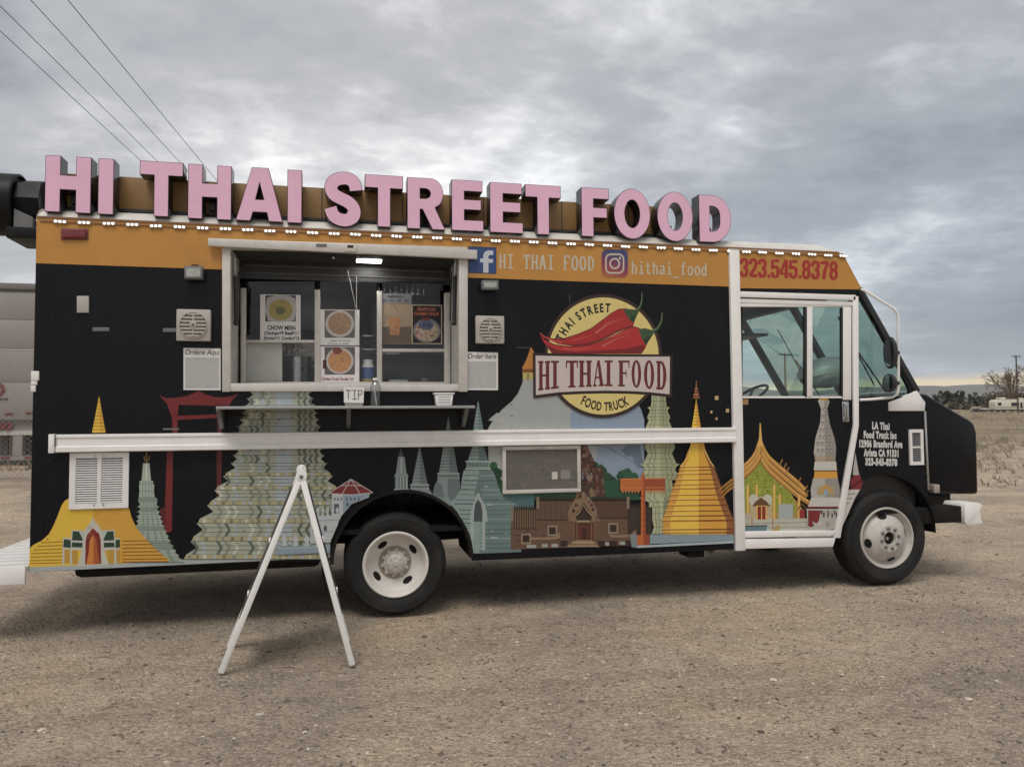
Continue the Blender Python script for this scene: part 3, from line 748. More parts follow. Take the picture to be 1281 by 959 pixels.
# other shell pieces
MB().box(-0.005, 5.63, W - 0.03, W, 0.40, 3.09).build('far_side_panel', M_black, truck)  # unseen side; lower edge brought down to keep light from under the truck
MB().box(0.0, 0.03, 0.03, W - 0.03, 0.49, 3.08).build('rear_wall', M_black, truck)
m = MB()
yc = [(0.0, 3.075), (0.012, 3.115), (0.05, 3.16), (0.11, 3.19), (0.30, 3.225), (1.1, 3.25), (1.95, 3.225), (2.14, 3.19), (2.20, 3.16), (2.238, 3.115), (2.25, 3.075)]
xs = [(-0.01, -0.02), (0.03, 0), (6.60, 0), (6.74, -0.03), (6.82, -0.085)]
v = []
for x, dz in xs:
    for y, z in yc: v.append((x, y, z + dz * (z - 3.0) * 6))
n = len(yc)
f = [(i * n + j, i * n + j + 1, (i + 1) * n + j + 1, (i + 1) * n + j) for i in range(len(xs) - 1) for j in range(n - 1)]
m.add(v, f); m.add([(-0.01, y, z) for y, z in yc], [tuple(range(n))])
m.build('roof', M_roof, truck, smooth=True)
# gold band under the roof edge, its front end raked
band = xz([(46, 268)]) 
fas = [(-0.004, 2.752), (-0.004, 3.10), (5.61, 3.10), (5.61, 2.747)]
_h = xz([(287, 309), (575, 316.5), (575, 360), (287, 360)]); zlo = 2.7505
fas = [(-0.004, 2.752), (-0.004, 3.10), (5.61, 3.10), (5.61, 2.747), (_h[1][0], zlo), (_h[1][0], _h[1][1]), (_h[0][0], _h[0][1]), (_h[0][0], zlo)]
shape('fascia_band', [fas], -0.004, -0.0005, M_gold, truck)
fas2 = [(5.71, 2.735), (5.71, 3.085)] + xz([(1054, 317), (1078, 362)])
shape('fascia_band', [fas2], -0.004, -0.0005, M_gold, truck)
# front header above the windscreen
m = MB(); a0 = P(1055, 318); a1 = P(1076, 363)
m.add([(a0.x, 0, a0.z), (a1.x, 0, a1.z), (a1.x, W, a1.z), (a0.x, W, a0.z)], [(0, 1, 2, 3)])
m.build('front_header', M_gold, truck)
# floor, cross walls, ceiling
MB().box(0.03, 7.60, 0.03, W - 0.03, 0.66, 0.70).build('floor_pan', M_under, truck)
MB().box(5.30, 5.34, 0.5, W - 0.03, 0.7, 3.07).build('bulkhead', M_innerdark, truck)
MB().box(5.34, 6.75, 0.035, W - 0.035, 2.93, 2.96).build('cab_ceiling', M_innerdark, truck)

# divider post, door track, door frame --------------------------------
pl, pr = P(913, 420).x, P(925, 420).x
MB().box(pl, pr, -0.035, 0.02, 0.395, 3.075).build('door_post', M_rail, truck, bevel=0.006)
MB().box(pr, P(1068, 368).x, -0.03, 0.0, P(990, 374).z, P(990, 367).z).build('door_track', M_rail, truck, bevel=0.004)
MB().box(pr, P(1066, 376).x, -0.018, 0.0, P(990, 381).z, P(990, 375.5).z).build('door_track', M_rail, truck, bevel=0.003)
door = thing('sliding_door', None, None); door.parent = truck
zt, zb, zm = P(990, 383).z, P(990, 497).z, P(990, 661).z
x0, x1 = pr + 0.004, P(1063, 450).x
dr_low = xz([(927, 497), (1066, 497), (1067, 530), (1041, 660), (927, 663)])
shape('door_panel', [dr_low], -0.006, 0.018, M_black, door)
def bar(px0, py0, px1, py1, y0=-0.014, y1=0.016, name='window_frame', mat=None, par=None, bev=0.004):
    q = xz([(px0, py0), (px1, py0), (px1, py1), (px0, py1)])
    a = [p[0] for p in q]; c = [p[1] for p in q]
    m = MB().prism(q, y0, y1)
    return m.build(name, mat or M_rail, par or door, bevel=bev)
bar(925, 379.5, 1063, 384)                      # top rail
bar(1008.5, 384, 1015.5, 497)                   # sash bar
bar(1053.5, 384, 1064, 500)                     # leading post
bar(925, 495.5, 1054, 498, bev=0.002)           # sill
bar(1051.5, 385, 1053.4, 497, name='window_seal', mat=M_dark, bev=0.001)
bar(1005.8, 384, 1008.4, 497, name='window_seal', mat=M_dark, bev=0.001)
def pane(pts, y, name='window_pane', mat=None, par=None):
    m = MB(); q = xz(pts, y); m.add([(a, y, b) for a, b in q], [tuple(range(len(q)))])
    return m.build(name, mat or M_glass, par or door)
pane([(927, 384), (1009, 384), (1009, 496), (927, 496)], 0.006)
pane([(1015, 384), (1053, 384), (1053, 497), (1015, 497)], 0.001)
# door pull
hp = P(1057, 514)
MB().box(hp.x - .035, hp.x + .035, -0.012, -0.003, hp.z - .10, hp.z + .09).build('handle_plate', M_steel, door, bevel=0.004)
MB().tube([(hp.x - .012, -0.012, hp.z + .07), (hp.x - .012, -0.045, hp.z + .045), (hp.x - .01, -0.045, hp.z - .06), (hp.x - .014, -0.012, hp.z - .085)], 0.010).build('door_handle', M_steel, door, smooth=True)
# white jamb strip that kinks back along the wheel, and the door sill
q = xz([(1065, 371), (1071.5, 371), (1072, 532), (1049, 672), (1041, 672), (1066, 531)])
MB().prism(q, -0.03, 0.0).build('door_jamb', M_rail, truck, bevel=0.004)
for za, zbm in ((664, 672), (673.5, 685.5)):
    q = xz([(929, za), (1043, za - 1.5), (1040, zbm - 2.5), (929, zbm)])
    MB().prism(q, -0.028, 0.03).build('door_sill', M_rail, truck, bevel=0.004)

# quarter window and raked pillars -------------------------------------
pane(  [(1072, 376), (1081.5, 375), (1138, 487), (1138, 497), (1072, 497)], 0.012, 'quarter_pane', M_glass, truck)
A0, A1 = P(1076.5, 363), P(1147, 488)
def pillar(y0, y1):
    d = Vector((A1.x - A0.x, 0, A1.z - A0.z)).normalized(); nrm = Vector((d.z, 0, -d.x)) * 0.028
    m = MB(); e0 = Vector((A0.x, 0, A0.z)) - d * 0.02; e1 = Vector((A1.x, 0, A1.z)) + d * 0.02
    m.prism([((e0 + nrm).x, (e0 + nrm).z), ((e1 + nrm).x, (e1 + nrm).z), ((e1 - nrm).x, (e1 - nrm).z), ((e0 - nrm).x, (e0 - nrm).z)], y0, y1)
    m.build('windscreen_pillar', M_dark, truck, bevel=0.006)
pillar(-0.008, 0.06); pillar(W - 0.10, W); pillar(1.07, 1.15)
for y0, y1 in ((0.065, 1.065), (1.155, W - 0.105)):
    m = MB(); m.add([(A0.x, y0, A0.z), (A1.x, y0, A1.z), (A1.x, y1, A1.z), (A0.x, y1, A0.z)], [(0, 1, 2, 3)])
    m.build('windscreen_pane', M_glass, truck)
MB().box(A0.x - .10, A0.x + 0.01, 0.03, W - .03, A0.z - .02, A0.z + .05).build('windscreen_header', M_dark, truck, bevel=0.01)
# white cowl piece under the quarter window
q = xz([(1111, 514), (1111, 503), (1128, 497), (1146, 488), (1153, 498), (1157, 503), (1156, 514)])
MB().prism(q, -0.012, 0.05).build('cowl_piece', M_white, truck, bevel=0.008)
q = xz([(1155, 514), (1157.5, 514), (1162, 612), (1159.5, 612)])
MB().prism(q, -0.012, 0.02).build('cowl_trim', M_steel, truck, bevel=0.002)
MB().box(7.56, 7.622, 0.031, W, 0.82, 1.66).build('cowl_front', M_black, truck)
# far side of the cab: door frame and post, seen through the windows
MB().box(5.34, 6.62, W - 0.04, W, 0.6, 1.78).build('far_cab_door', M_dark, truck, bevel=0.01)
MB().box(6.62, 7.62, W - 0.04, W, 0.85, 1.78).build('far_cab_door', M_dark, truck, bevel=0.01)
MB().box(5.34, 6.85, W - 0.04, W, 2.70, 3.08).build('far_cab_header', M_innerdark, truck)
MB().box(5.34, 5.52, W - 0.04, W, 1.78, 2.70).build('far_cab_post', M_dark, truck)
MB().box(6.56, 6.64, W - 0.04, W, 1.78, 2.70).build('far_cab_post', M_grey, truck)
# dash, seats, wheel
m = MB(); m.prism([(6.80, 0.7), (7.58, 0.7), (7.60, 1.74), (7.40, 1.80), (7.02, 1.78), (6.84, 1.62)], 0.08, W - 0.08)
m.build('dashboard', M_dark, truck, bevel=0.04)
m = MB(); m.box(5.42, 5.92, 1.35, 1.90, 1.15, 1.32); m.box(5.40, 5.54, 1.37, 1.88, 1.32, 2.02); m.build('driver_seat', M_dark, truck, bevel=0.05)
sw = thing('steering_wheel', None, None); sw.parent = truck
cw = Vector((6.70, 1.62, 1.80)); ax = Vector((0.55, 0, -0.84)).normalized(); a_ = ax.orthogonal().normalized(); b_ = ax.cross(a_)
MB().tube([cw + (a_ * math.cos(t * math.pi / 14) + b_ * math.sin(t * math.pi / 14)) * 0.24 for t in range(29)], 0.016).build('rim', M_dark, sw, smooth=True)
m = MB(); m.tube([cw - a_ * .23, cw + ax * .02, cw + a_ * .23], 0.016); m.tube([cw, cw + b_ * .23], 0.016); m.tube([cw, cw + ax * .42], 0.035)
m.build('spokes', M_dark, sw, smooth=True)
MB().box(6.42, 6.78, 1.30, 2.05, 2.46, 2.49).build('sun_visor', M_grey, truck, bevel=0.01)
MB().box(5.9, 6.35, 1.25, 2.15, 2.62, 2.90).build('overhead_locker', M_grey, truck, bevel=0.02)
# wipers lie on the outside of the glass
def on_ws(s, y, out=0.03):
    d = Vector((A1.x - A0.x, 0, A1.z - A0.z)); nn = Vector((-d.z, 0, d.x)).normalized() * out
    return Vector((A0.x, y, A0.z)) + d * s + nn
for y in (0.45, 1.55):
    wp = thing('windscreen_wiper', None, None); wp.parent = truck
    MB().tube([on_ws(1.02, y + 0.02), on_ws(0.58, y + 0.10, 0.035)], 0.009).build('wiper_arm', M_dark, wp, smooth=True)
    MB().tube([on_ws(0.94, y + 0.12, 0.022), on_ws(0.20, y + 0.08, 0.022)], 0.008).build('wiper_blade', M_dark, wp, smooth=True)

# bonnet, wing and bumper -----------------------------------------------
yh = 0.20
hq = xz([(1158, 487), (1162, 488)], yh) 
hp_ = [(7.60, P(1156, 490, yh).z)] + xz([(1160, 492.5), (1192.6, 512.5), (1213.5, 524.5), (1220, 530), (1223.2, 541), (1225, 618), (1160, 618)], yh)
MB().prism(hp_, yh, W - yh).build('bonnet', M_black, truck, bevel=0.035, seg=3)
m = MB()
for sx_ in (0,):
    b = [P(1187, 621, 0.03), P(1229, 631, 0.03)]
bx0 = P(1207, 640, -0.02).x; bx1 = P(1229, 640, -0.02).x
bzt, bzb = P(1218, 629, -0.02).z, P(1218, 656, -0.02).z
m = MB(); w_ = bx1 - bx0
prof = [(bx0, bzt - .03), (bx0 + .02, bzt), (bx1 - .03, bzt), (bx1, bzt - .02), (bx1 - .004, bzt - .05), (bx1 - .02, bzt - .055), (bx1 - .02, bzb + .05), (bx1, bzb + .03), (bx1 - .01, bzb), (bx0 + .02, bzb), (bx0, bzb + .03)]
m.prism(prof, -0.02, W + 0.02).build('front_bumper', M_rail, truck, bevel=0.004)
MB().box(7.45, bx0 + 0.004, 0.02, 0.22, bzb + .02, bzt - .03).build('bumper_bracket', M_under, truck, bevel=0.01)
MB().box(7.45, bx0 + 0.004, W - .22, W - .02, bzb + .02, bzt - .03).build('bumper_bracket', M_under, truck, bevel=0.01)
MB().box(7.40, 8.10, 0.25, W - 0.25, 0.55, 0.85).build('front_crossmember', M_under, truck)
c = P(1170, 612, 0.10); MB().box(c.x - .03, c.x + .04, 0.08, 0.20, c.z - .035, c.z + .05).build('marker_lamp', pm('lamp_clear', (0.35, 0.30, 0.27), 0.2), truck, bevel=0.012)
# white louvred vent on the cab side
v0, v1 = P(1136, 537), P(1154.5, 581)
vt = thing('cab_vent', None, None); vt.parent = truck
m = MB()
for a, b, c, d in ((v0.x, v1.x, v0.z - .03, v0.z), (v0.x, v1.x, v1.z, v1.z + .03), (v0.x, v0.x + .028, v1.z + .03, v0.z - .03), (v1.x - .028, v1.x, v1.z + .03, v0.z - .03)):
    m.box(a, b, -0.018, 0, c, d)
m.box(v0.x + .028, v1.x - .028, -0.014, 0, (v0.z + v1.z) / 2 - .008, (v0.z + v1.z) / 2 + .008)
m.build('vent_frame', M_white, vt)
MB().box(v0.x + .028, v1.x - .028, -0.004, 0.0, v1.z + .03, v0.z - .03).build('vent_back', M_grey, vt)
sl = None
nz = 13
for i in range(nz):
    z = v1.z + .036 + (v0.z - v1.z - .072) * i / (nz - 1)
    if sl is None:
        mm_ = MB(); mm_.add([(v0.x + .028, -0.013, -.004), (v1.x - .028, -0.013, -.004), (v1.x - .028, -0.005, .005), (v0.x + .028, -0.005, .005)], [(0, 1, 2, 3)])
        sl = mm_.build('vent_slat', M_steel, vt); sl.location.z = z
    else:
        c_ = sl.copy(); COL.objects.link(c_); c_.location.z = z

# mirrors on their tubular bracket ----------------------------------------
ma = thing('mirror_arm', None, None); ma.parent = truck
def pj(px, py, y): return P(px, py, y)
MB().tube([pj(1078, 362, -.01), pj(1081, 363, -.05), pj(1118, 386, -.16), pj(1122.5, 391, -.17), pj(1123.5, 398, -.17), pj(1124, 486, -.17), pj(1122, 493, -.16), pj(1116, 497, -.12), pj(1088, 499.5, -.03), pj(1075, 500, -.01)], 0.013).build('bracket', M_rail, ma, smooth=True)
for (px, py, hw, hh) in ((1114.5, 441, 5.5, 20), (1113.5, 479, 5.5, 11.5)):
    c = P(px, py, -.17)
    k = (P(px + hw, py, -.17).x - P(px - hw, py, -.17).x) / 2; h = (P(px, py - hh, -.17).z - P(px, py + hh, -.17).z) / 2
    mr = MB()
    rings = []
    for a, s in ((-0.55, .93), (-0.5, 1.0), (0.1, 1.0), (0.6, .82), (0.95, .45)):
        rr = arc(0, 0, 0.075 * s, h * s, 0, 337.5, 15)
        rings.append([(c.x + a * k, c.y + q[0], c.z + q[1]) for q in rr])
    vv = [q for r in rings for q in r]; ff = []
    for i in range(len(rings) - 1):
        for j in range(16): ff.append((i * 16 + j, i * 16 + (j + 1) % 16, (i + 1) * 16 + (j + 1) % 16, (i + 1) * 16 + j))
    ff += [tuple(range(16)), tuple(range(4 * 16, 5 * 16))]
    mr.add(vv, ff); ho = mr.build('mirror_housing', M_dark, ma, smooth=True)
    g_ = MB(); g_.add([(q[0] - 0.002, c.y + (q[1] - c.y) * .9, c.z + (q[2] - c.z) * .94) for q in rings[0]], [tuple(range(16))])
    g_.build('mirror_glass', pm('mirror', (0.75, 0.78, 0.8), 0.04, metal=1.0, var=0.01, rvar=0.0), ma)
    MB().cyl((c.x + .3 * k, c.y, c.z), (P(1124, py, -.17).x, c.y, c.z), 0.02).build('mirror_clamp', M_dark, ma, smooth=True)
fm = thing('mirror_arm', None, None); fm.parent = truck
MB().tube([(6.62, W, 2.65), (6.95, W + .22, 2.5), (7.0, W + .22, 1.95), (6.98, W, 1.85)], 0.013).build('bracket', M_dark, fm, smooth=True)
MB().box(6.86, 6.92, W + .10, W + .34, 2.05, 2.42).build('mirror_housing', M_dark, fm, bevel=0.025)

# long white rail -----------------------------------------------------------
xl, xr_ = P(62, 555, -.05).x, pl + 0.012
zt, zb = 1.483, 1.352
pf = [(0, zt), (-.045, zt), (-.06, zt - .006), (-.06, zt - .022), (-.052, zt - .026), (-.052, zt - .085), (-.062, zt - .092), (-.062, zb + .006), (-.055, zb), (0, zb)]
rl = MB().prism_x(pf, xl, xr_).build('side_rail', M_rail, truck)
MB().box(xl - .004, xl + .035, -.066, 0, zb - .004, zt + .004).build('rail_end_cap', M_rail, rl, bevel=0.004)
MB().box(xl + .038, xl + .044, -.0625, 0, zb - .001, zt + .001).build('rail_joint', M_grey, rl)

# gold sign backing and the letters ------------------------------------------
MB().box(0.09, 5.02, 0.15, 0.19, 3.228, 3.484).build('sign_backing', pm('sign_backing_gold', (0.27, 0.155, 0.055), 0.55, var=0.12, scale=3, dirt=0.2), truck, bevel=0.004)
MB().box(0.09, 5.02, 0.135, 0.195, 3.205, 3.227).build('sign_foot_rail', M_dark, truck)
for x in (0.33, 1.36, 2.05, 2.71, 3.40, 4.1, 4.72):
    MB().box(x - .004, x + .004, 0.148, 0.15, 3.23, 3.482).build('backing_seam', M_dark, truck)
SW = 0.335
def g_H(w): return [[(0, 0), (SW, 0), (SW, .40), (1 - SW, .40), (1 - SW, 0), (1, 0), (1, 1), (1 - SW, 1), (1 - SW, .66), (SW, .66), (SW, 1), (0, 1)]]
def g_I(w): return [[(0, 0), (1, 0), (1, 1), (0, 1)]]
def g_T(w): return [[(.33, 0), (.67, 0), (.67, .745), (1, .745), (1, 1), (0, 1), (0, .745), (.33, .745)]]
def g_A(w): return [[(0, 0), (.31, 0), (.365, .165), (.655, .165), (.70, 0), (1, 0), (.69, 1), (.335, 1)], [(.42, .405), (.50, .70), (.59, .405)][::-1]]
def g_E(w): return [[(0, 0), (1, 0), (1, .215), (.40, .215), (.40, .415), (.93, .415), (.93, .62), (.40, .62), (.40, .78), (.97, .78), (.97, 1), (0, 1)]]
def g_F(w): return [[(0, 0), (.44, 0), (.44, .39), (.93, .39), (.93, .60), (.44, .60), (.44, .775), (1, .775), (1, 1), (0, 1)]]
def g_O(w): return [arc(.5, .5, .5, .5, 0, 352, 44), arc(.5, .5, .205, .275, 0, 350, 35)[::-1]]
def g_D(w): return [[(0, 0)] + arc(.40, .46, .60, .46, -90, 0, 9) + arc(.40, .54, .60, .46, 0, 90, 9) + [(0, 1)],
                    [(.335, .235)] + arc(.42, .42, .23, .185, -90, 0, 7) + arc(.42, .58, .23, .185, 0, 90, 7) + [(.335, .765)]]
def g_R(w): return [[(0, 0), (.34, 0), (.34, .385), (.40, .385), (.66, 0), (1, 0), (.735, .43)] + arc(.62, .70, .33, .30, -45, 90, 12) + [(0, 1)],
                    [(.34, .60)] + arc(.47, .695, .14, .095, -90, 90, 9) + [(.34, .79)]]
def g_S(w):
    a = w / 0.43
    c = catmull([(.86, .655), (.82, .78), (.68, .868), (.47, .875), (.27, .82), (.18, .70), (.25, .58), (.45, .505), (.66, .44), (.80, .33), (.80, .20), (.65, .125), (.45, .118), (.25, .19), (.16, .34)], 4)
    c = [(x * a, y) for x, y in c]
    r = ribbon(c, 0.122); return [[(x / a, y) for x, y in r]]
GL = dict(H=g_H, I=g_I, T=g_T, A=g_A, E=g_E, F=g_F, O=g_O, D=g_D, R=g_R, S=g_S)
LETTERS = [('H', .052, .366), ('I', .414, .523), ('T', .703, 1.014), ('H', 1.049, 1.368), ('A', 1.400, 1.755), ('I', 1.788, 1.900), ('S', 2.073, 2.363), ('T', 2.392, 2.700),
           ('R', 2.733, 3.047), ('E', 3.100, 3.369), ('E', 3.423, 3.709), ('T', 3.728, 4.043), ('F', 4.226, 4.478), ('O', 4.522, 4.860), ('O', 4.924, 5.264), ('D', 5.324, 5.635)]
for ch, a, b in LETTERS:
    rnd = ch in 'OS'
    z0, z1 = (3.132, 3.577) if rnd else (3.139, 3.566)
    jz = random.uniform(-.003, .003)
    sp = [[(a + x * (b - a), z0 + jz + z * (z1 - z0)) for x, z in s] for s in GL[ch](b - a)]
    L = shape('roof_letter', sp, -0.018, 0.125, M_return, truck)
    shape('letter_face', sp, -0.0215, -0.0185, M_pink, L, offset=-0.0045)
    MB().box((a + b) / 2 - .02, (a + b) / 2 + .02, 0.10, 0.152, 3.24, 3.30).build('letter_bracket', M_dark, L)

# strip of light modules along the roof edge ---------------------------------
LX = [75, 105, 136, 165.5, 195, 224.6, 253.6, 282, 310, 337.5, 364, 391, 418, 444.6, 470.5, 496, 522, 546.7, 571.4, 595.7, 620, 644, 667.4, 690.8, 714, 736.7, 759.6, 782, 804.3, 826.6, 848, 870, 891.7, 914.3, 933, 953, 974, 994.8, 1015, 1035, 1054]
MB().box(0.02, 6.80, -0.012, -0.0045, 3.064, 3.072).build('light_conduit', M_amber, truck)
MB().box(0.0, 6.74, -0.010, -0.0045, 3.092, 3.106).build('roof_edge_strip', M_amber, truck)
mb_ = MB().box(-.046, .046, -.0085, 0, -.013, .013).build('light_module', M_beige, truck, bevel=0.003)
ld = MB()
for k in (-1, 0, 1): ld.sphere((k * .0295, -.010, 0), 0.0078, 8, 6, sc=(1, .5, 1))
ld = ld.build('led', M_led, mb_, smooth=True)
for i, px in enumerate(LX):
    if i == 0: o = mb_
    else:
        o = mb_.copy(); COL.objects.link(o); l2 = ld.copy(); COL.objects.link(l2); l2.parent = o
    o.location = (P(px, 300, -.013).x, -.0125, 3.067 + random.uniform(-.002, .002)); o.rotation_euler.y = random.uniform(-.04, .04)

# wheels ------------------------------------------------------------------------
def tyre_mb(Rr, w, rim):
    p = [(rim, 0.0), (rim + .02, -.012), (rim + .045, -.022), (rim + .09, -.028), (rim + .10, -.026), (rim + .105, -.0285), (Rr - .07, -.022), (Rr - .065, -.0245), (Rr - .055, -.0215), (Rr - .03, -.006), (Rr - .012, .018), (Rr - .002, .035)]
    for g in (.25, .5, .75):
        p += [(Rr, w * g - .012), (Rr - .012, w * g - .010), (Rr - .012, w * g - .002), (Rr, w * g)]
    p += [(Rr, w - .035), (Rr - .012, w - .018), (Rr - .05, w), (rim + .06, w + .01), (rim, w - .02)]
    return MB().lathe(p, 56)
def wheel(loc, Rr, kind, flip=False):
    w = thing('wheel', None, None, loc); w.parent = truck
    rim = Rr * 0.64
    if flip: w.rotation_euler.z = math.pi
    wd = 0.24
    tyre_mb(Rr, wd, rim).build('tyre', M_rubber, w, smooth=True)
    r = rim + .004
    if kind == 'rear':
        mat = M_rim
        pr_ = [(r, .004), (r - .004, -.012), (r - .012, -.016), (r - .024, -.010), (r - .032, .012), (r - .040, .030), (r - .046, .065), (r - .052, .084), (r - .062, .0895), (r - .125, .106), (.122, .108), (.098, .106), (.094, .092), (.05, .09), (0.0, .09)]
    else:
        mat = M_steelrim
        pr_ = [(r, .004), (r - .004, -.012), (r - .010, -.016), (r - .020, -.012), (r - .026, .008), (r - .034, .016), (r - .045, .038), (r - .055, .042), (r - .075, .012), (r - .105, -.022), (.128, -.040), (.122, -.045), (.062, -.046), (.058, -.03), (.055, .02), (0, .022)]
    MB().lathe(pr_, 56).build('rim', mat, w, smooth=True)
    # hand holes as flat discs, the shade inside painted dark; nuts, hub
    nh = 4
    for k in range(nh):
        t = R_(({'rear': 35, 'front': 102}[kind]) + k * 360 / nh)
        rc = r - .090 if kind == 'rear' else r - .082
        m = MB(); cc = []
        for i in range(20):
            q = 2 * math.pi * i / 20; du = (.044 if kind == 'rear' else .044) * math.cos(q); dr = (.023 if kind == 'rear' else .022) * math.sin(q)
            rad = rc + dr
            yy = (.0968 - dr * .27 if kind == 'rear' else .0035 + dr * 1.12) - (.0025 if kind == 'rear' else .005)
            cc.append((rad * math.cos(t) - du * math.sin(t), yy, rad * math.sin(t) + du * math.cos(t)))
        m.add(cc, [tuple(range(20))]); m.build('hand_hole_dark_disc', M_under, w)
    nn = 10 if kind == 'rear' else 8
    nr, ny = (.104, .0965) if kind == 'rear' else (.092, -.046)
    nut = None
    for k in range(nn):
        t = 2 * math.pi * k / nn + .2
        if nut is None:
            nut = MB().cyl((0, 0, 0), (0, -.016, 0), .015, .0135, 6).cyl((0, -.016, 0), (0, -.024, 0), .007, .006, 8).build('wheel_nut', M_steelrim if kind == 'rear' else M_grey, w, smooth=True); o = nut
        else: o = nut.copy(); COL.objects.link(o)
        o.location = (nr * math.cos(t), ny, nr * math.sin(t)); o.rotation_euler.y = random.uniform(0, 1)
    if kind == 'rear':
        MB().lathe([(.132, .1035), (.128, .0985), (.080, .0955), (.078, .10)], 40).build('hub_flange', pm('rusty_flange', (.30, .255, .21), .6, var=.25, scale=22, metal=.1), w, smooth=True)
        m = MB().lathe([(.076, .10), (.076, .062), (.072, .052), (.060, .044), (.022, .040), (.018, .032), (0, .032)], 24)
        for k in range(8):
            t = k * math.pi / 4; m.cyl((.056 * math.cos(t), .046, .056 * math.sin(t)), (.056 * math.cos(t), .036, .056 * math.sin(t)), .007, n=6)
        m.build('hub_cap', M_steelrim, w, smooth=True)
    else:
        MB().cyl((0, .02, 0), (0, -.02, 0), .056, n=20).build('hub', M_under, w, smooth=True)
        MB().cyl((-.02, -.02, 0), (-.02, -.035, 0), .02, .016, n=12).build('hub_plug', M_steel, w, smooth=True)
    return w
RWx, FWx = P(495.5, 706, .0).x, P(1105, 674, .0).x
FWx = P(1112, 674, 0).x
wr = wheel((RWx, 0.03, 0.408), 0.412, 'rear')
wf = wheel((FWx, 0.03, 0.438), 0.442, 'front')
wheel((RWx, W - .03, 0.408), 0.412, 'rear', True); wheel((FWx, W - .03, 0.438), 0.442, 'front', True)
for y in (0.33, W - .58):
    t = tyre_mb(.412, .24, .26).build('inner_tyre', M_rubber, truck, smooth=True); t.location = (RWx, y, .408)
# arch liners
def liner(cx, cz, r, y0, y1, a0=0, a1=180):
    m = MB(); n = 20
    v = []
    for y in (y0, y1):
        for i in range(n + 1):
            t = R_(a0 + (a1 - a0) * i / n); v.append((cx + r * math.cos(t), y, cz + r * math.sin(t)))
    m.add(v, [(i, i + 1, i + n + 2, i + n + 1) for i in range(n)])
    v2 = [v[i] for i in range(n + 1, 2 * n + 2)]
    m.build('arch_liner', M_under, truck, smooth=True)
liner(2.70, .44, .545, -.012, .62); liner(7.135, .47, .56, -.01, .5, 0, 172)
m = MB()                                            # lip of the rear arch
n = 28; v = []
for i in range(n + 1):
    t = R_(180 - 180 * i / n)
    for r in (.545, .572): v.append((2.70 + r * math.cos(t), -.012, .44 + r * math.sin(t)))
m.add(v, [(2 * i, 2 * i + 1, 2 * i + 3, 2 * i + 2) for i in range(n)]); m.build('arch_lip', M_under, truck)
# underbody
MB().box(0.25, 2.05, 0.10, 0.75, 0.40, 0.66).build('tank_box', M_under, truck, bevel=0.05)
MB().box(3.28, 5.6, 0.035, 0.30, 0.43, 0.66).build('skirt_box', M_under, truck, bevel=0.02)
for y in (0.62, 1.50): MB().box(0.1, 8.0, y, y + .09, 0.50, 0.66).build('chassis_rail', M_under, truck)
MB().cyl((RWx, 0.25, .40), (RWx, W - .25, .40), .07).sphere((RWx, W / 2, .42), .17, 12, 8).build('rear_axle', M_under, truck, smooth=True)
MB().box(FWx - .06, FWx + .06, .2, W - .2, .36, .46).build('front_axle', M_under, truck, bevel=0.02)
MB().cyl((RWx, 1.12, .45), (5.6, 1.12, .55), .05).build('drive_shaft', M_under, truck, smooth=True)
e0 = P(883, 697, .12)
MB().tube([(e0.x - .6, .5, .48), (e0.x - .15, .45, .46), (e0.x + .02, .3, .42), (e0.x + .05, .10, .385)], .035, 12, caps=False).build('exhaust_pipe', M_steelrim, truck, smooth=True)
MB().box(e0.x - .18, e0.x - .02, .10, .3, .33, .44).build('exhaust_hanger', M_under, truck, bevel=0.01)
c = P(404, 715, .12); MB().box(c.x - .012, c.x + .012, .10, .70, c.z - .14, .47).build('mud_flap', M_rubber, truck)
# rear step
st = thing('rear_step', None, None); st.parent = truck
za, zb_ = P(20, 708, -.06).z, P(20, 731, -.06).z
MB().box(-0.55, -0.012, -0.06, -0.03, zb_, za).build('step_face', M_rail, st, bevel=0.005)
for k in range(14):
    o = MB().box(-0.54, -0.012, -0.026 + k * .16, 0.10 + k * .16, za - .045, za - .01)
    o.build('step_tread', M_rail, st, bevel=0.004)
# hinge bits on the rear corner
for py, hh in ((470, 6), (479, 2.5), (486, 4)):
    c = P(46, py, -.01); h = P(46, py - hh, 0).z - P(46, py + hh, 0).z
    MB().box(-0.018, 0.035 - .01 * (py - 470) / 8, -.012, .01, c.z - h / 2, c.z + h / 2).build('door_hinge', M_white, truck, bevel=0.004)
# exhaust fan at the rear
fan = thing('exhaust_fan', None, None); fan.parent = truck
fy = 0.42; fc = P(20, 257, fy); fr = (P(20, 219, fy).z - P(20, 295, fy).z) / 2
xa, xb = P(27, 257, fy).x, P(-60, 257, fy).x
MB().lathe([(fr * .93, xa + .01), (fr, xa), (fr, xb), (fr * .9, xb), (fr * .88, xa - .02), (0, xa - .02)], 36, axis='x', o=(0, fy, fc.z)).build('fan_shroud', M_fan, fan, smooth=True)
xc = P(54, 257, fy).x
MB().lathe([(fr * .5, xa - .02), (fr * .75, xa), (fr * .76, xa + .18), (fr * .55, xc - .03), (0, xc - .02)], 8, axis='x', o=(0, fy, fc.z + .02)).build('fan_housing', M_fan, fan)
MB().box(P(21, 290, fy).x, 0.02, fy - .20, fy + .2, fc.z - fr - .06, fc.z - fr + .03).build('fan_bracket', M_fan, fan, bevel=0.01)
MB().prism([(xa + .02, fc.z - fr * .92), (xa + .02, fc.z - fr * .3), (xa + .15, fc.z - fr * .55), (xa + .15, fc.z - fr * .98)], fy - .19, fy - .12).build('fan_bracket', M_grey, fan)
# pale dome vent behind the letters
MB().lathe([(.27, 3.24), (.27, 3.50), (.25, 3.535), (.14, 3.56), (0, 3.565)], 24, axis='z', o=(2.05, .62, 0)).build('roof_vent', M_roof, truck, smooth=True)
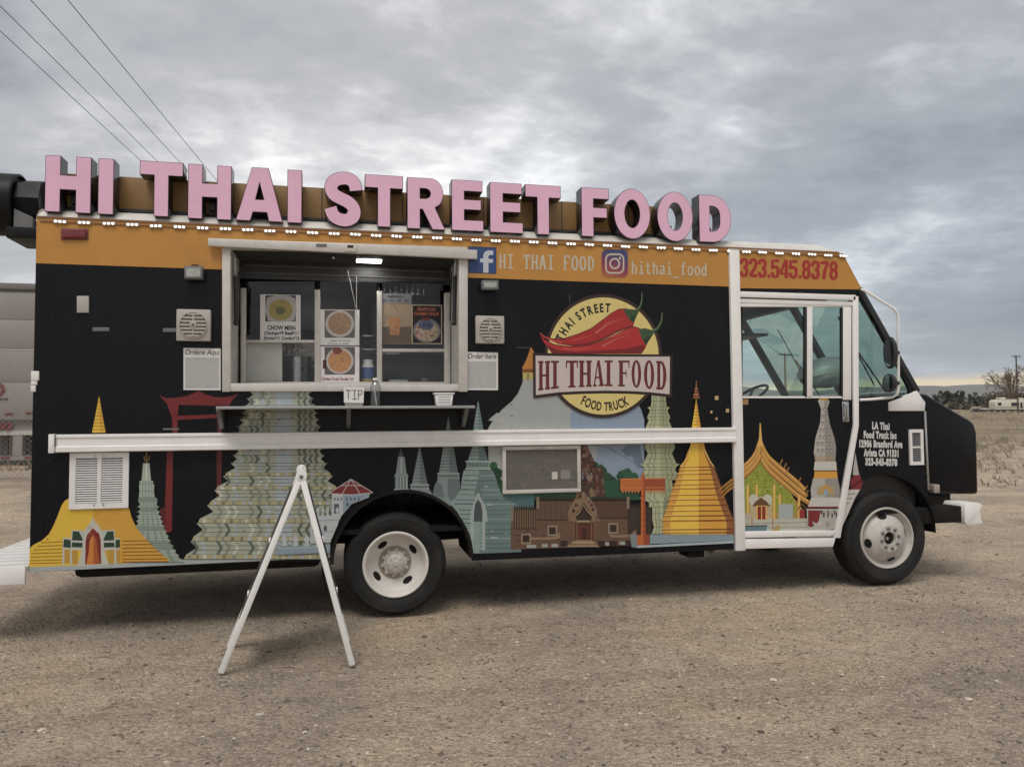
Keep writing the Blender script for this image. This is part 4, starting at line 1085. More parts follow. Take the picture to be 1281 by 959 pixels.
# ------------------------------------------------------------------ printed mural on the side
rnd = random.Random(11)
def bands(D, L, Rr, y0, y1, n, cs):
    """horizontal courses between two edge curves (functions of y)"""
    for i in range(n):
        a = y0 + (y1 - y0) * i / n; b = y0 + (y1 - y0) * (i + 1) / n
        D.poly([(L(a), a), (Rr(a), a), (Rr(b), b), (L(b), b)], cs[i % len(cs)], True)
def ed(pts):
    """edge curve x(y) through (x, y) points"""
    ys = [p[1] for p in pts]; xs_ = [p[0] for p in pts]
    return lambda y: float(np.interp(y, ys, xs_))

# --- golden stupa at the rear
D = Decal()
Y1, Y2, Y3 = (200, 164, 48), (188, 142, 48), (156, 112, 38)
D.poly([(36, 709), (222, 700), (413, 690), (413, 697), (36, 715)], (150, 156, 155))
Lx = [(36, 709), (37.5, 685), (42, 681), (52, 676), (61, 668), (67, 657), (72, 645), (77, 632), (81, 626), (88, 622), (117, 622), (117, 706)]
D.poly(Lx, Y1)
D.poly([(116, 622), (160, 622), (161, 634), (165, 648), (171, 660), (180, 671), (192, 684), (204, 694), (213, 701), (116, 706)], Y2)
lf = ed([(50, 677), (38, 690), (36, 708)]); rf = ed([(184, 672), (196, 687), (212, 701)])
for i, y in enumerate((677, 681.5, 686, 690.5, 695, 699.5, 703)):
    D.line([(lf(y) + 1, y + 1.5), (80, y + .3)], 1.3, (140, 100, 26), True)
    D.line([(153, y - .5), (rf(y) - 1, y - 1)], 1.3, (128, 72, 26), True)
D.poly([(124, 495), (132, 541), (115, 541)], Y1); D.poly([(124.5, 500), (132, 541), (125, 541)], Y2)
for i in range(9):
    y = 503 + i * 4.3; h = (y - 495) * .19; D.line([(124 - h, y), (124 + h, y)], 1.1, Y3, True)
# the white gabled shrine in front of it
wt, gr, rd = (172, 170, 160), (36, 58, 42), (110, 34, 30)
for s in (-1, 1):
    fx = lambda x: 116.5 + s * x
    D.poly([(fx(12), 663), (fx(27), 662.5), (fx(28), 687), (fx(12), 688)], wt); D.poly([(fx(13), 664.5), (fx(25.5), 664), (fx(26.5), 675.5), (fx(13), 676)], gr); D.poly([(fx(13), 678.5), (fx(26.5), 678), (fx(27), 684), (fx(13), 684.5)], gr)
    D.poly([(fx(27), 673), (fx(37.5), 672), (fx(38.5), 686), (fx(27), 687)], wt); D.poly([(fx(28), 675), (fx(36.5), 674), (fx(37.5), 684), (fx(28), 685)], gr)
    D.poly([(fx(19), 688), (fx(28), 687.5), (fx(28), 705), (fx(19), 705.5)], (168, 130, 50)); D.poly([(fx(29), 687.5), (fx(37), 687), (fx(37), 704), (fx(29), 704.5)], (168, 130, 50))
    for x in (26.5, 36): D.poly([(fx(x), 686), (fx(x + 2.2), 686), (fx(x + 2.6), 706), (fx(x), 706)], wt)
    D.poly([(fx(9), 668), (fx(14), 662), (fx(18), 664), (fx(15), 670), (fx(12), 676), (fx(13), 684), (fx(9), 690)], (160, 165, 158))
D.poly([(116, 646), (119, 653), (124, 658), (127, 663), (129, 670), (130, 684), (133, 697), (137, 706), (96, 708), (100, 698), (103, 685), (104, 670), (106, 663), (110, 657), (114, 652)], wt)
D.poly([(116.5, 660), (120, 664), (124, 667), (126, 675), (126.5, 705), (106.5, 706), (107, 676), (109, 668), (113, 664)], rd)
D.poly([(116.5, 668), (121, 675), (122, 690), (125, 705), (108, 706), (111, 690), (112, 676)], (182, 110, 48)); D.poly([(117, 668), (121, 675), (122, 690), (125, 705), (117, 705)], (150, 78, 34))
for k in range(16):
    y = rnd.uniform(640, 672); x = rnd.uniform(max(lf(max(y, 677)) + 30, 84), 150); D.line([(x, y), (x + rnd.uniform(2, 6), y)], .6, rnd.choice([Y3, (206, 172, 70)]))
D.build('temple_mural', truck)

# --- pale green prang beside it
D = Decal(-.003)
gA, gB, gC, gD = (148, 158, 146), (120, 134, 122), (84, 96, 88), (176, 182, 166)
def prang(D, cx, tiers, cs, jag=1.0):
    for i, (ya, yb, wa, wm, wb) in enumerate(tiers):
        ym = (ya + yb) / 2
        D.poly([(cx - wa, ya), (cx + wa, ya), (cx + wm, ym), (cx + wb, yb), (cx - wb, yb), (cx - wm, ym)], cs[i % len(cs)])
        for k in (-.62, -.25, .2, .6):
            D.poly([(cx + wa * k, ya), (cx + wa * (k + .13), ya), (cx + wm * (k + .17), ym), (cx + wb * (k + .13), yb), (cx + wb * k, yb), (cx + wm * (k + .03), ym)], cs[(i + 1) % len(cs)])
        D.line([(cx - wb, yb), (cx + wb, yb)], .9, gC); D.line([(cx - wm, ym), (cx + wm, ym)], .6, gC)
D.line([(183, 565), (183.5, 578)], 1, (150, 130, 60)); D.line([(180, 570), (181, 576), (186, 576), (187, 570)], .8, (150, 130, 60))
D.poly([(179, 579), (187, 579), (189, 601), (177, 601)], gA); D.line([(183, 579), (183, 601)], 2.5, gD)
T = [(601, 606, 8, 9, 8), (606, 622, 9.5, 9, 10), (622, 628, 10, 12.5, 11)]
y, w = 628, 11.5
for (dy, wa, wb) in ((6, 14, 12), (6, 15, 13), (6, 16, 15), (6, 17, 16), (6, 19, 18), (6, 21, 20), (6, 22.5, 22), (6, 25, 24), (6, 27.5, 27), (6, 30, 30), (6, 33, 33), (5, 36, 36), (4, 39, 39)):
    T.append((y, y + dy, w, w - 1.8, wa)); y += dy; w = wb
T2 = []
cx0 = 183
for t in T: prang(D, cx0 + (t[0] - 600) * .085, [t], [gA if rnd.random() < .6 else gB, gB, gD])
# keep the part in front of the golden stupa clear: the stupa's own right edge is drawn again above it
D.poly([(161, 634), (165, 648), (171, 660), (180, 671), (192, 684), (204, 694), (213, 701), (150, 704), (150, 634)], Y2)
for y in (677, 681.5, 686, 690.5, 695, 699.5, 703): D.line([(153, y - .5), (rf(y) - 1, y - 1)], 1.3, (128, 72, 26))
D.build('temple_mural', truck)

# --- red swing gate
D = Decal()
r1, r2 = (104, 30, 32), (78, 22, 26)
D.poly([(199, 494), (208, 498), (222, 497), (234, 495), (241, 492), (249, 489), (257, 493), (266, 496), (278, 497), (289, 495), (299, 492), (291, 500), (286, 508), (222, 506), (211, 507)], r1)
D.poly([(209, 505), (224, 505), (222, 520), (222, 542), (216, 542), (215, 522)], r1); D.poly([(271, 505), (286, 505), (279, 515), (278, 542), (272, 542)], r2)
D.poly([(221, 520), (273, 518), (273, 522.5), (221, 525)], r1)
D.poly([(209, 562), (216.5, 562), (215, 664), (205, 668)], r1); D.poly([(271, 560), (278, 560), (276, 630), (271, 634)], r2)
D.poly([(200, 636), (207, 634), (207, 660), (202, 652)], r2)
D.build('gate_mural', truck)

# --- the great grey-green prang
D = Decal()
cA, cB, cC, cD, cE = (150, 153, 136), (124, 128, 112), (84, 90, 80), (178, 178, 160), (152, 160, 164)
tan, tan2 = (156, 148, 112), (116, 114, 88)
Lp = ed([(317, 490), (313, 500), (311, 508), (306, 520), (301, 536), (301, 545), (298, 563), (294, 578), (287, 590), (278, 604), (273, 612), (268, 625), (262, 634), (252, 650), (246, 668), (240, 685), (232, 701)])
Rp = ed([(385, 490), (388, 500), (391, 508), (393, 520), (397, 536), (398, 545), (399, 563), (404, 578), (409, 590), (416, 604), (419, 612), (423, 625), (422, 634), (414, 640), (411, 668), (409, 685), (408, 701)])
rows = []
y = 489
hs = [9, 9, 8.5, 8.5, 9, 9, 9, 9, 9, 10, 12, 4, 13, 4.5, 14, 5, 17, 5.5, 17, 5.5, 17, 6]
for h in hs:
    if y < 699: rows.append((y, min(y + h, 699)))
    y += h
for i, (a, b) in enumerate(rows):
    big = b - a > 7; la, ra, lb, rb = Lp(a), Rp(a), Lp(b), Rp(b)
    drop = lambda x: (351 - x) * .022 + 0.0        # the base line of the panel falls towards the rear
    if not big:
        D.poly([(la - 3, a), (ra + 3, a), (rb + 3, b), (lb - 3, b)], tan)
        k = la
        while k < ra:
            w_ = rnd.uniform(4, 9); D.poly([(k, a + .3), (min(k + w_ * .6, ra), a + .3), (min(k + w_ * .6, ra), b - .3), (k, b - .3)], rnd.choice([tan2, cB, cE, cD]), True); k += w_ * 1.7
        D.line([(la - 3, b), (ra + 3, b)], .9, cC); continue
    m_ = (a + b) / 2; bite = min(8, (b - a) * .5)
    D.poly([(la - 5, a), (ra + 5, a), (ra - bite + 5, m_), (rb + 3, b), (lb - 3, b), (la + bite - 5, m_)], cA)
    D.poly([(351 - 6, a), (351 + 14, a), (351 + 14, b), (351 - 6, b)], cE)
    # chevrons: slanted blocks that lean in to the middle of the course and out again
    stp = 7.0 if b - a < 11 else 10.0
    k = 0
    while 351 - 12 - k * stp > la + 2:
        x = 351 - 12 - k * stp; q = rnd.choice([cB, cD, cE, cC, cB])
        if not (b - a > 11 and k % 4 == 3):
            D.poly([(x - 4 - bite * .6, a + .5), (x - bite * .6, a + .5), (x, m_), (x - 4, m_)], q, True); D.poly([(x - 4, m_), (x, m_), (x - bite * .6, b - .5), (x - 4 - bite * .6, b - .5)], q, True)
        k += 1
    k = 0
    while 351 + 20 + k * stp < ra - 2:
        x = 351 + 20 + k * stp; q = rnd.choice([cB, cC, (110, 114, 92), cC])
        D.poly([(x + 4 + bite * .6, a + .5), (x + bite * .6, a + .5), (x, m_), (x + 4, m_)], q, True); D.poly([(x + 4, m_), (x, m_), (x + bite * .6, b - .5), (x + 4 + bite * .6, b - .5)], q, True)
        k += 1
    for k in range(int((rb - lb) / 9)):
        x = rnd.uniform(la + 4, ra - 8); y_ = rnd.uniform(a + .6, b - 1.6); D.rect(x, y_, x + rnd.uniform(1.5, 5), y_ + rnd.uniform(.6, 1.3), rnd.choice([cC, cD, cB, cE, (96, 100, 84)]))
    for yy in ((a, b) if b - a < 11 else (a, a + (b - a) * .33, a + (b - a) * .66, b)):
        t = abs(yy - m_) / max(.01, (b - a) / 2); D.line([(la - 5 + bite * (1 - t), yy), (ra + 5 - bite * (1 - t), yy)], .8, cC)
# trim what runs past the lower edge and over the arch
D.build('temple_mural', truck)

# --- white fort with a red roof
D = Decal(-.0125)
fw, fb, fd = (168, 172, 172), (128, 142, 152), (70, 78, 88)
D.poly([(352, 683), (413, 680), (413, 690.5), (344, 694)], fb)
D.poly([(388, 645), (423, 645), (423, 655), (413, 678), (388, 680)], fw)
D.poly([(415, 616), (463, 616), (461, 622), (440, 630), (427, 645), (419, 662), (415, 668)], fw); D.poly([(429, 616), (463, 616), (459, 622), (440, 630), (429, 642)], fb)
D.poly([(439, 599), (466, 615.5), (440, 618), (412, 616.5)], (112, 40, 42))
for a, b in (((439, 599), (412, 616.5)), ((439, 599), (466, 615.5)), ((439, 599), (428, 617.5)), ((439, 599), (450, 617)), ((426, 607), (452, 607)), ((412, 617), (440, 619)), ((440, 619), (466, 616))): D.line([a, b], .9, (178, 170, 165))
for x in (418, 422, 426, 433, 438, 443, 448): D.rect(x, 622, x + 1.6, 626, fd, True)
D.rect(418, 630, 424, 642, fd); D.rect(433, 629, 436, 633, fd)
for i in range(6):
    x = 390 + i * 6; D.poly([(x, 645), (x + 1, 641), (x - .6, 638), (x + 1.8, 633), (x + 4, 638), (x + 2.8, 641), (x + 3.8, 645)], fw)
for i in range(4):
    x = 352 + i * 14; D.poly([(x, 683), (x + 2, 678), (x - 1, 675), (x + 4, 668), (x + 8, 675), (x + 6, 678), (x + 8, 682)], fw)
D.line([(388, 651), (424, 650)], 1.2, fb); D.line([(388, 668), (419, 664)], 1, fb); D.line([(350, 686), (413, 683.5)], 1, (160, 168, 172))
for x, y in ((391, 657), (405, 656)): D.poly([(x, y + 8), (x, y + 3), (x + 2, y), (x + 4, y + 3), (x + 4, y + 8)], fd)
D.build('fort_mural', truck)

# --- grey stupas over the rear wheel
D = Decal()
s1, s2, s3, s4 = (118, 128, 126), (92, 104, 102), (62, 70, 70), (146, 154, 150)
t1, t2, t3 = (124, 140, 136), (94, 112, 110), (146, 160, 154)
# small prang
D.line([(501.5, 561), (501.5, 571)], 1, s2); D.line([(498.5, 566), (500, 570), (503, 570), (504.5, 566)], .8, s2)
D.poly([(498, 571), (506, 571), (508.5, 592), (495.5, 592)], s1); D.rect(501, 571, 503, 592, s4)
D.poly([(494, 595), (510, 595), (510.5, 611), (494, 611)], s2)
for x in (496, 500, 504, 508): D.rect(x, 595, x + 1.6, 611, s4, True)
D.poly([(494.5, 592), (509.5, 592), (511, 596), (493, 596)], s1); D.poly([(493, 611), (511, 611), (513, 615), (492, 616)], s4)
def stupa(cx, top, neck, wn, ring, bell, wb, c1, c2, c3, ticks=9):
    D.poly([(cx, top), (cx + wn, neck), (cx - wn, neck)], c1); D.poly([(cx, top), (cx + wn, neck), (cx + wn * .1, neck)], c2)
    n = max(5, int((neck - top) / 4))
    for i in range(1, n):
        y = top + (neck - top) * i / n; h = wn * i / n; D.line([(cx - h, y), (cx + h, y)], .8, c3, True)
    D.poly([(cx - wn - 1, neck), (cx + wn + 1, neck), (cx + wn + 1.6, ring), (cx - wn - 1.6, ring)], c1)
    for i in range(ticks):
        x = cx - wn + (2 * wn) * (i + .5) / ticks; D.rect(x - .7, neck + 1.4, x + .7, ring - 1.2, c3, True)
    D.line([(cx - wn - 2, neck), (cx + wn + 2, neck)], 1.2, s4); D.line([(cx - wn - 2, ring), (cx + wn + 2, ring)], 1.2, s4)
stupa(525, 556, 606, 10, 611, 0, 0, s1, s2, s3)
D.poly([(515, 611), (536, 611), (540, 616), (541, 622), (528, 617), (514, 615)], s1)
stupa(561, 520, 592, 12, 598, 0, 0, s1, s2, s3)
D.poly([(549, 598), (574, 598), (576, 606), (574, 616), (569, 624), (563, 633), (552, 627), (541, 620), (544, 606)], s1)
D.poly([(546, 602), (553, 606), (556, 622), (545, 621), (542, 616)], s2); D.poly([(560, 598), (574, 598), (576, 606), (574, 616), (569, 624), (566, 628), (560, 620)], s2)
D.poly([(598, 501), (603.5, 534), (604, 556), (611, 577), (585, 577), (592, 556), (592.5, 534)], t1); D.poly([(598.4, 501), (604.5, 536), (604, 556), (611, 577), (599, 577)], t2)
for i in range(16):
    y = 508 + i * 4.4; h = (y - 501) * .18; D.line([(598 - h, y), (598 + h, y)], .8, s3, True)
D.poly([(584, 577), (612, 577), (613, 586), (583, 586)], t1)
for i in range(11): D.rect(585.5 + i * 2.4, 578.5, 586.8 + i * 2.4, 583.5, s3, True)
D.line([(582, 577), (614, 577)], 1.6, t3); D.line([(582, 586.5), (614, 586.5)], 1.8, t3)
D.poly([(580, 588), (616, 588), (620, 596), (623, 608), (628, 618), (637, 626), (650, 632), (652, 690), (588, 692), (586, 676), (580, 655), (572, 640), (562, 629), (570, 622), (576, 612), (578, 598)], t1)
D.poly([(599, 588), (616, 588), (620, 596), (623, 608), (628, 618), (637, 626), (650, 632), (652, 690), (600, 692)], t2)
lfe = ed([(578, 596), (574, 616), (566, 628), (574, 642), (582, 660), (588, 680), (588, 690)]); rfe = ed([(620, 596), (627, 616), (645, 629), (651, 642), (651, 690)])
for i in range(16):
    y = 594 + i * 6.1 + rnd.uniform(-1, 1); w_ = rnd.uniform(.7, 1.6); D.line([(lfe(y) + rnd.uniform(0, 3), y), (600, y + .6)], w_, rnd.choice([s3, s2, t3, (150, 162, 156)]), True); D.line([(600, y + .6), (rfe(y) - rnd.uniform(0, 4), y + .3)], w_, rnd.choice([(68, 84, 82), t1, (74, 92, 88)]), True)
for k in range(26):
    x, y = rnd.uniform(575, 645), rnd.uniform(595, 680)
    if lfe(y) + 4 < x < rfe(y) - 10: D.rect(x, y, x + rnd.uniform(3, 9), y + rnd.uniform(1, 2.4), rnd.choice([t3, t2, (100, 124, 120)]))
D.poly([(598, 610), (601, 622), (606, 630), (609, 640), (610, 652), (588, 652), (589, 640), (592, 630), (596, 620)], s4)
D.poly([(598, 597), (602, 615), (605, 622), (598, 616), (592, 622), (595, 612)], s2)
D.poly([(598, 624), (602, 630), (603.5, 640), (603.5, 652), (592.5, 652), (593, 640), (594.5, 630)], s3)
D.poly([(589, 652), (592.5, 652), (592.5, 688), (589, 688)], s4); D.poly([(603.5, 652), (607, 652), (607, 688), (603.5, 688)], s4)
for i in range(8): D.rect(592.5, 653 + i * 4.4, 603.5, 656.2 + i * 4.4, t1, True)
D.build('stupa_mural', truck)

# --- pale hill, trees, brown temple
D = Decal(-.0010)
w1, w2, bl = (146, 148, 145), (134, 137, 136), (122, 136, 152)
D.poly([(610, 537), (617, 525), (623, 518), (628, 512), (640, 502), (648, 492), (653, 480), (655, 473), (668, 472), (716, 500), (716, 600), (612, 600)], w1)
D.poly([(714, 490), (795, 500), (802, 512), (806, 525), (806, 600), (714, 600)], bl)
D.line([(611, 525), (655, 534)], 1.0, w2); D.poly([(612, 524), (622, 516), (660, 536), (640, 536)], (150, 151, 148))
D.line([(737, 556), (760, 559), (795, 580)], 1.3, (96, 108, 122)); D.poly([(737, 557), (747, 558), (747, 572), (737, 574)], w1)
D.poly([(668, 462), (655, 462), (653, 460), (656, 455), (660, 446), (664, 434), (668, 440)], (168, 110, 44)); D.poly([(668, 466), (653, 466), (653, 462), (668, 461)], (112, 66, 30)); D.rect(654, 466, 668, 475, (168, 152, 90)); D.rect(659, 467, 662, 475, (130, 116, 70))
D.poly([(777, 562), (785, 556), (800, 556), (806, 585), (797, 585), (790, 570), (783, 571)], (92, 108, 122))
grn = [(30, 66, 44), (24, 54, 36), (38, 78, 52)]
def tree(D, pts):
    for cx, cy, r in pts:
        D.poly([(cx + r * (1 + .18 * rnd.uniform(-1, 1)) * math.cos(t * .45), cy + r * (1 + .18 * rnd.uniform(-1, 1)) * math.sin(t * .45)) for t in range(14)], rnd.choice(grn))
tree(D, [(617, 584, 6), (621, 592, 8), (616, 601, 9), (622, 606, 8), (742, 583, 7), (750, 590, 9), (757, 599, 10), (748, 603, 10), (766, 606, 10), (778, 596, 7), (784, 592, 7), (791, 597, 7), (774, 607, 8), (760, 612, 8)])
D.poly([(612, 605), (800, 600), (800, 625), (612, 625)], (34, 72, 50)); D.poly([(612, 618), (668, 616), (668, 640), (640, 640), (612, 632)], (66, 96, 98))
b1, b2, b3, b4, b5 = (92, 68, 54), (66, 46, 38), (48, 34, 29), (120, 96, 74), (74, 38, 32)
# tower
for i in range(15):
    y = 557 + i * 4.3; w_ = 3 + i * 1.35 if i < 9 else 15
    for k in range(6):
        x = 730 - w_ + 2 * w_ * k / 5 * .98 + (i * .55)
        D.poly([(x - 2.6, y + 4), (x - 1.6, y - 1.5), (x, y - 3.5), (x + 2, y - 1), (x + 3, y + 4)], rnd.choice([b1, b2, b3, b5, b4, b2]))
for i in range(8):
    y = 585 + i * 4.5
    for k in range(4): D.rect(741 + k * 3.4 + i * .3, y, 744.4 + k * 3.4 + i * .3, y + 4.3, rnd.choice([b1, (100, 78, 62), b5, b2]))
def slat_roof(x0, x1, y0, y1, ca, cb, n, yo=0):
    D.poly([(x0, y0), (x1, y0 + yo), (x1, y1 + yo), (x0, y1)], ca)
    for i in range(n):
        x = x0 + (x1 - x0) * (i + .2) / n; w_ = (x1 - x0) / n * .45; D.poly([(x, y0), (x + w_, y0), (x + w_, y1 + yo * i / n), (x, y1 + yo * i / n)], cb, True)
    for i in range(n):
        x = x0 + (x1 - x0) * (i + .1) / n; D.poly([(x, y0 - 1), (x + 1.5, y0 - 6), (x + 3, y0 - 1)], b3, True)
    D.line([(x0, y0), (x1, y0 + yo)], 1.3, b3); D.line([(x0, y1), (x1, y1 + yo)], 1.3, b3)
D.poly([(639, 652), (806, 646), (806, 681), (639, 687)], b1)
for k in range(40):
    x, y = rnd.uniform(640, 800), rnd.uniform(653, 680); D.rect(x, y, x + rnd.uniform(3, 10), y + rnd.uniform(.8, 1.8), rnd.choice([b2, (100, 76, 60), b2, (84, 62, 50)]))
slat_roof(642, 672, 637, 661, (104, 84, 60), b3, 10); slat_roof(672, 722, 626, 650, (96, 76, 58), b2, 18); slat_roof(740, 785, 626, 648, (84, 62, 50), b2, 18); slat_roof(785, 815, 634, 668, (58, 48, 40), b3, 10)
for x, y in ((639, 634), (671, 621), (784, 621)): D.rect(x, y, x + 3.5, y + 15, (118, 104, 84))
D.poly([(716, 652), (710, 645), (713, 634), (719, 624), (725, 619), (730, 614), (735, 621), (741, 627), (746, 636), (748, 646), (744, 652)], b4)
for k in range(34):
    t = rnd.uniform(0, 1); s_ = rnd.choice([-1, 1]); x = 730 + s_ * (2 + 16 * t); y = 617 + 32 * t + rnd.uniform(-2, 2)
    D.poly([(x - 2, y + 2.4), (x - .8, y - 2), (x + 1.6, y - 1.4), (x + 2, y + 2)], rnd.choice([(142, 120, 92), b2, b4, b3, (108, 84, 64)]))
D.poly([(722, 652), (719, 644), (724, 638), (730, 628), (736, 637), (741, 644), (739, 652)], b3); D.line([(719, 646), (725, 640), (730, 631), (735, 639), (741, 645)], 1.2, (150, 128, 98)); D.rect(722, 650.5, 738, 654, (142, 124, 96))
D.rect(717, 653, 744, 676, b5); D.rect(723, 657, 737, 675, (84, 44, 36)); D.rect(728, 660, 734, 675, (58, 30, 26))
for x in (717, 721, 739, 743): D.rect(x, 653, x + 2, 676, (104, 76, 58))
for i in range(4): D.rect(719 - i * 3.6, 675 + i * 2.2, 741 + i * 3.2, 677.2 + i * 2.2, [(128, 106, 80), (150, 128, 98), (112, 92, 70), (140, 120, 92)][i])
for x, y in ((652, 667), (685, 657), (761, 654)):
    D.rect(x, y, x + 12, y + 13, (134, 118, 98)); D.rect(x + 1.8, y + 2, x + 10.4, y + 11, b3)
for x0, x1, y in ((660, 700, 671), (760, 795, 668)):
    D.poly([(x0, y - 5), (x0 + 2, y - 1), (x0 + 8, y + 1), (x1 - 6, y), (x1, y - 6), (x1 + 1, y + 1), (x1 - 4, y + 3.5), (x0 + 4, y + 4)], (128, 104, 82))
for x, y in ((659, 681), (678, 680), (690, 680), (757, 678), (775, 677)): D.rect(x, y, x + rnd.uniform(5, 12), y + 4, (140, 146, 140))
for x0, x1 in ((701, 710), (748, 757), (762, 772), (782, 793)): D.rect(x0, 676, x1, 683, b3)
D.build('temple_mural', truck)

# --- pale green prang behind the logo, orange gate, gold stupa
D = Decal(-.0078)
p1, p2, p3, p4 = (158, 160, 128), (120, 124, 98), (92, 96, 78), (142, 144, 112)
def pst(cx, rows_, c1, c2):
    for (a, b, wa, wm, wb) in rows_:
        m_ = (a + b) / 2
        D.poly([(cx - wa, a), (cx + wa, a), (cx + wm, m_), (cx + wb, b), (cx - wb, b), (cx - wm, m_)], c1)
        D.poly([(cx + wa * .05, a), (cx + wa, a), (cx + wm, m_), (cx + wb, b), (cx + wb * .05, b), (cx + wm * .05, m_)], c2)
        for k in (-.66, -.36, .42, .70):
            D.line([(cx + wa * k, a), (cx + wm * k, m_), (cx + wb * k, b)], .9, p3)
        D.line([(cx - wb - 1, b), (cx + wb + 1, b)], 1.1, p3); D.line([(cx - wm, m_), (cx + wm, m_)], .7, p3)
pst(824, [(494, 509, 9, 9, 10), (509, 517, 14, 11, 12), (517, 525, 12, 14.5, 13), (525, 537, 12, 15, 17)], p1, p4)
pst(825.5, [(552, 567, 17, 19, 15), (567, 580, 15, 18, 21), (580, 588, 25, 20, 19), (588, 600, 19, 24, 18), (600, 625, 15, 17, 20)], p1, p4)
pst(829, [(622, 634, 30, 17, 17), (634, 650, 13, 13, 13), (650, 668, 13, 11, 14)], p1, p2)
D.build('temple_mural', truck); D = Decal(-.0135)
o1, o2, o3 = (168, 90, 42), (136, 64, 36), (186, 112, 62)
D.poly([(776, 599), (832, 598), (832, 612), (776, 613)], o2); D.poly([(776, 599), (805, 598.5), (805, 613), (776, 613)], o1); D.line([(776, 599), (832, 598)], 1.3, o3); D.line([(776, 610), (832, 609.5)], 1, o3)
for i in range(14): D.poly([(777 + i * 4, 612.5), (780.6 + i * 4, 612.5), (779 + i * 4, 617)], o3, True)
D.poly([(804.5, 590), (807, 596), (808, 670), (801.5, 671), (802, 597)], o1); D.poly([(805, 590), (807, 596), (808, 670), (805, 670.5)], o2)
for i in range(7): D.line([(801.5, 620 + i * 7.5), (808, 620 + i * 7.5)], .8, (110, 54, 34))
D.poly([(797, 669), (812, 668), (813, 681), (797, 682)], o1); D.poly([(805, 668.5), (812, 668), (813, 681), (805, 681.5)], o2)
D.poly([(813, 668), (918, 666), (918, 676), (813, 680)], (120, 136, 142)); D.poly([(797, 682), (918, 676), (918, 679), (797, 685)], (150, 160, 162)); D.poly([(788, 668), (797, 668), (797, 685), (790, 684)], (110, 120, 122)); D.line([(813, 668), (918, 666)], 1.2, (88, 98, 104))
D.build('gate_mural', truck); D = Decal(-.0155)
ga, gb, gc, gd = (210, 172, 56), (194, 142, 50), (150, 104, 42), (216, 186, 100)
Lg = ed([(871, 498), (865, 537), (864, 557), (860, 565), (857, 575), (852, 583), (846, 600), (839, 620), (833, 640), (829, 650), (830, 668)])
Rg = ed([(871, 498), (877, 537), (881, 557), (884, 565), (888, 575), (893, 583), (899, 600), (906, 620), (913, 640), (918, 650), (918, 667)])
def strip(L_, R_2, y0, y1, n, c, mid=None):
    ys = [y0 + (y1 - y0) * i / n for i in range(n + 1)]
    D.poly([(L_(y), y) for y in ys] + [(R_2(y), y) for y in ys[::-1]], c)
strip(Lg, Rg, 498, 668, 34, ga); strip(lambda y: 874 if y > 545 else 871.4, Rg, 499, 668, 34, gb)
strip(lambda y: Lg(y), lambda y: Lg(y) + min(9, (y - 540) * .12), 560, 668, 16, (188, 134, 52)); strip(lambda y: Rg(y) - min(9, (y - 540) * .12), lambda y: Rg(y), 560, 668, 16, (132, 82, 44))
for i in range(9):
    y = 503 + i * 4; D.line([(Lg(y), y), (Rg(y), y)], .8, gc)
for y, w_ in ((584, 1.2), (588, 1), (593, 1.2), (600, 1.2), (606, 1), (611, 1.4), (619, 1.2), (625, 1.2), (632, 1.5), (639, 1.2), (645, 1.6), (651, 1.8), (662, 1.6), (666, 1.2)):
    D.line([(Lg(y) - 1.5, y + .4), (874, y)], w_, gc if w_ > 1.1 else (140, 84, 30)); D.line([(874, y), (min(Rg(y) + 1.5, 918), y - .4)], w_, (98, 54, 26)); D.line([(Lg(y) - 1, y - 1.2), (874, y - 1.4)], .7, gd)
D.line(catmull([(863, 560), (862, 568), (857, 576), (851, 583)]), 1, gd); D.line(catmull([(880, 560), (884, 568), (888, 576), (893, 583)]), 1, gd)
for i in range(5):
    y = 481 + i * 3.6; h = 1.2 + i * .9; D.poly([(871 - h, y + 3), (871 - h * .7, y), (871 + h * .7, y), (871 + h, y + 3)], [(122, 78, 44), (150, 100, 56)][i % 2])
D.line([(871, 476), (871, 482)], 1, (140, 92, 50))
D.poly([(897, 654), (912, 610), (918, 604), (918, 612), (908, 640)], (132, 92, 40)) if False else None
for x, y, s_ in ((894.3, 495, 4.4), (908, 511, 4), (888.5, 513.5, 2.8), (895, 522, 2.6)): D.rect(x, y, x + s_, y + s_ * 1.15, (176, 150, 104))
# roof end of the pavilion that starts left of the post
for k in range(3):
    D.poly(catmull([(899 + k * 2, 612 + k * 5), (908, 604 + k * 5), (918, 596 + k * 5)], 3) + [(918, 599.5 + k * 5), (908, 607.5 + k * 5), (899 + k * 2, 614 + k * 5)], (150, 106, 46))
D.build('temple_mural', truck)

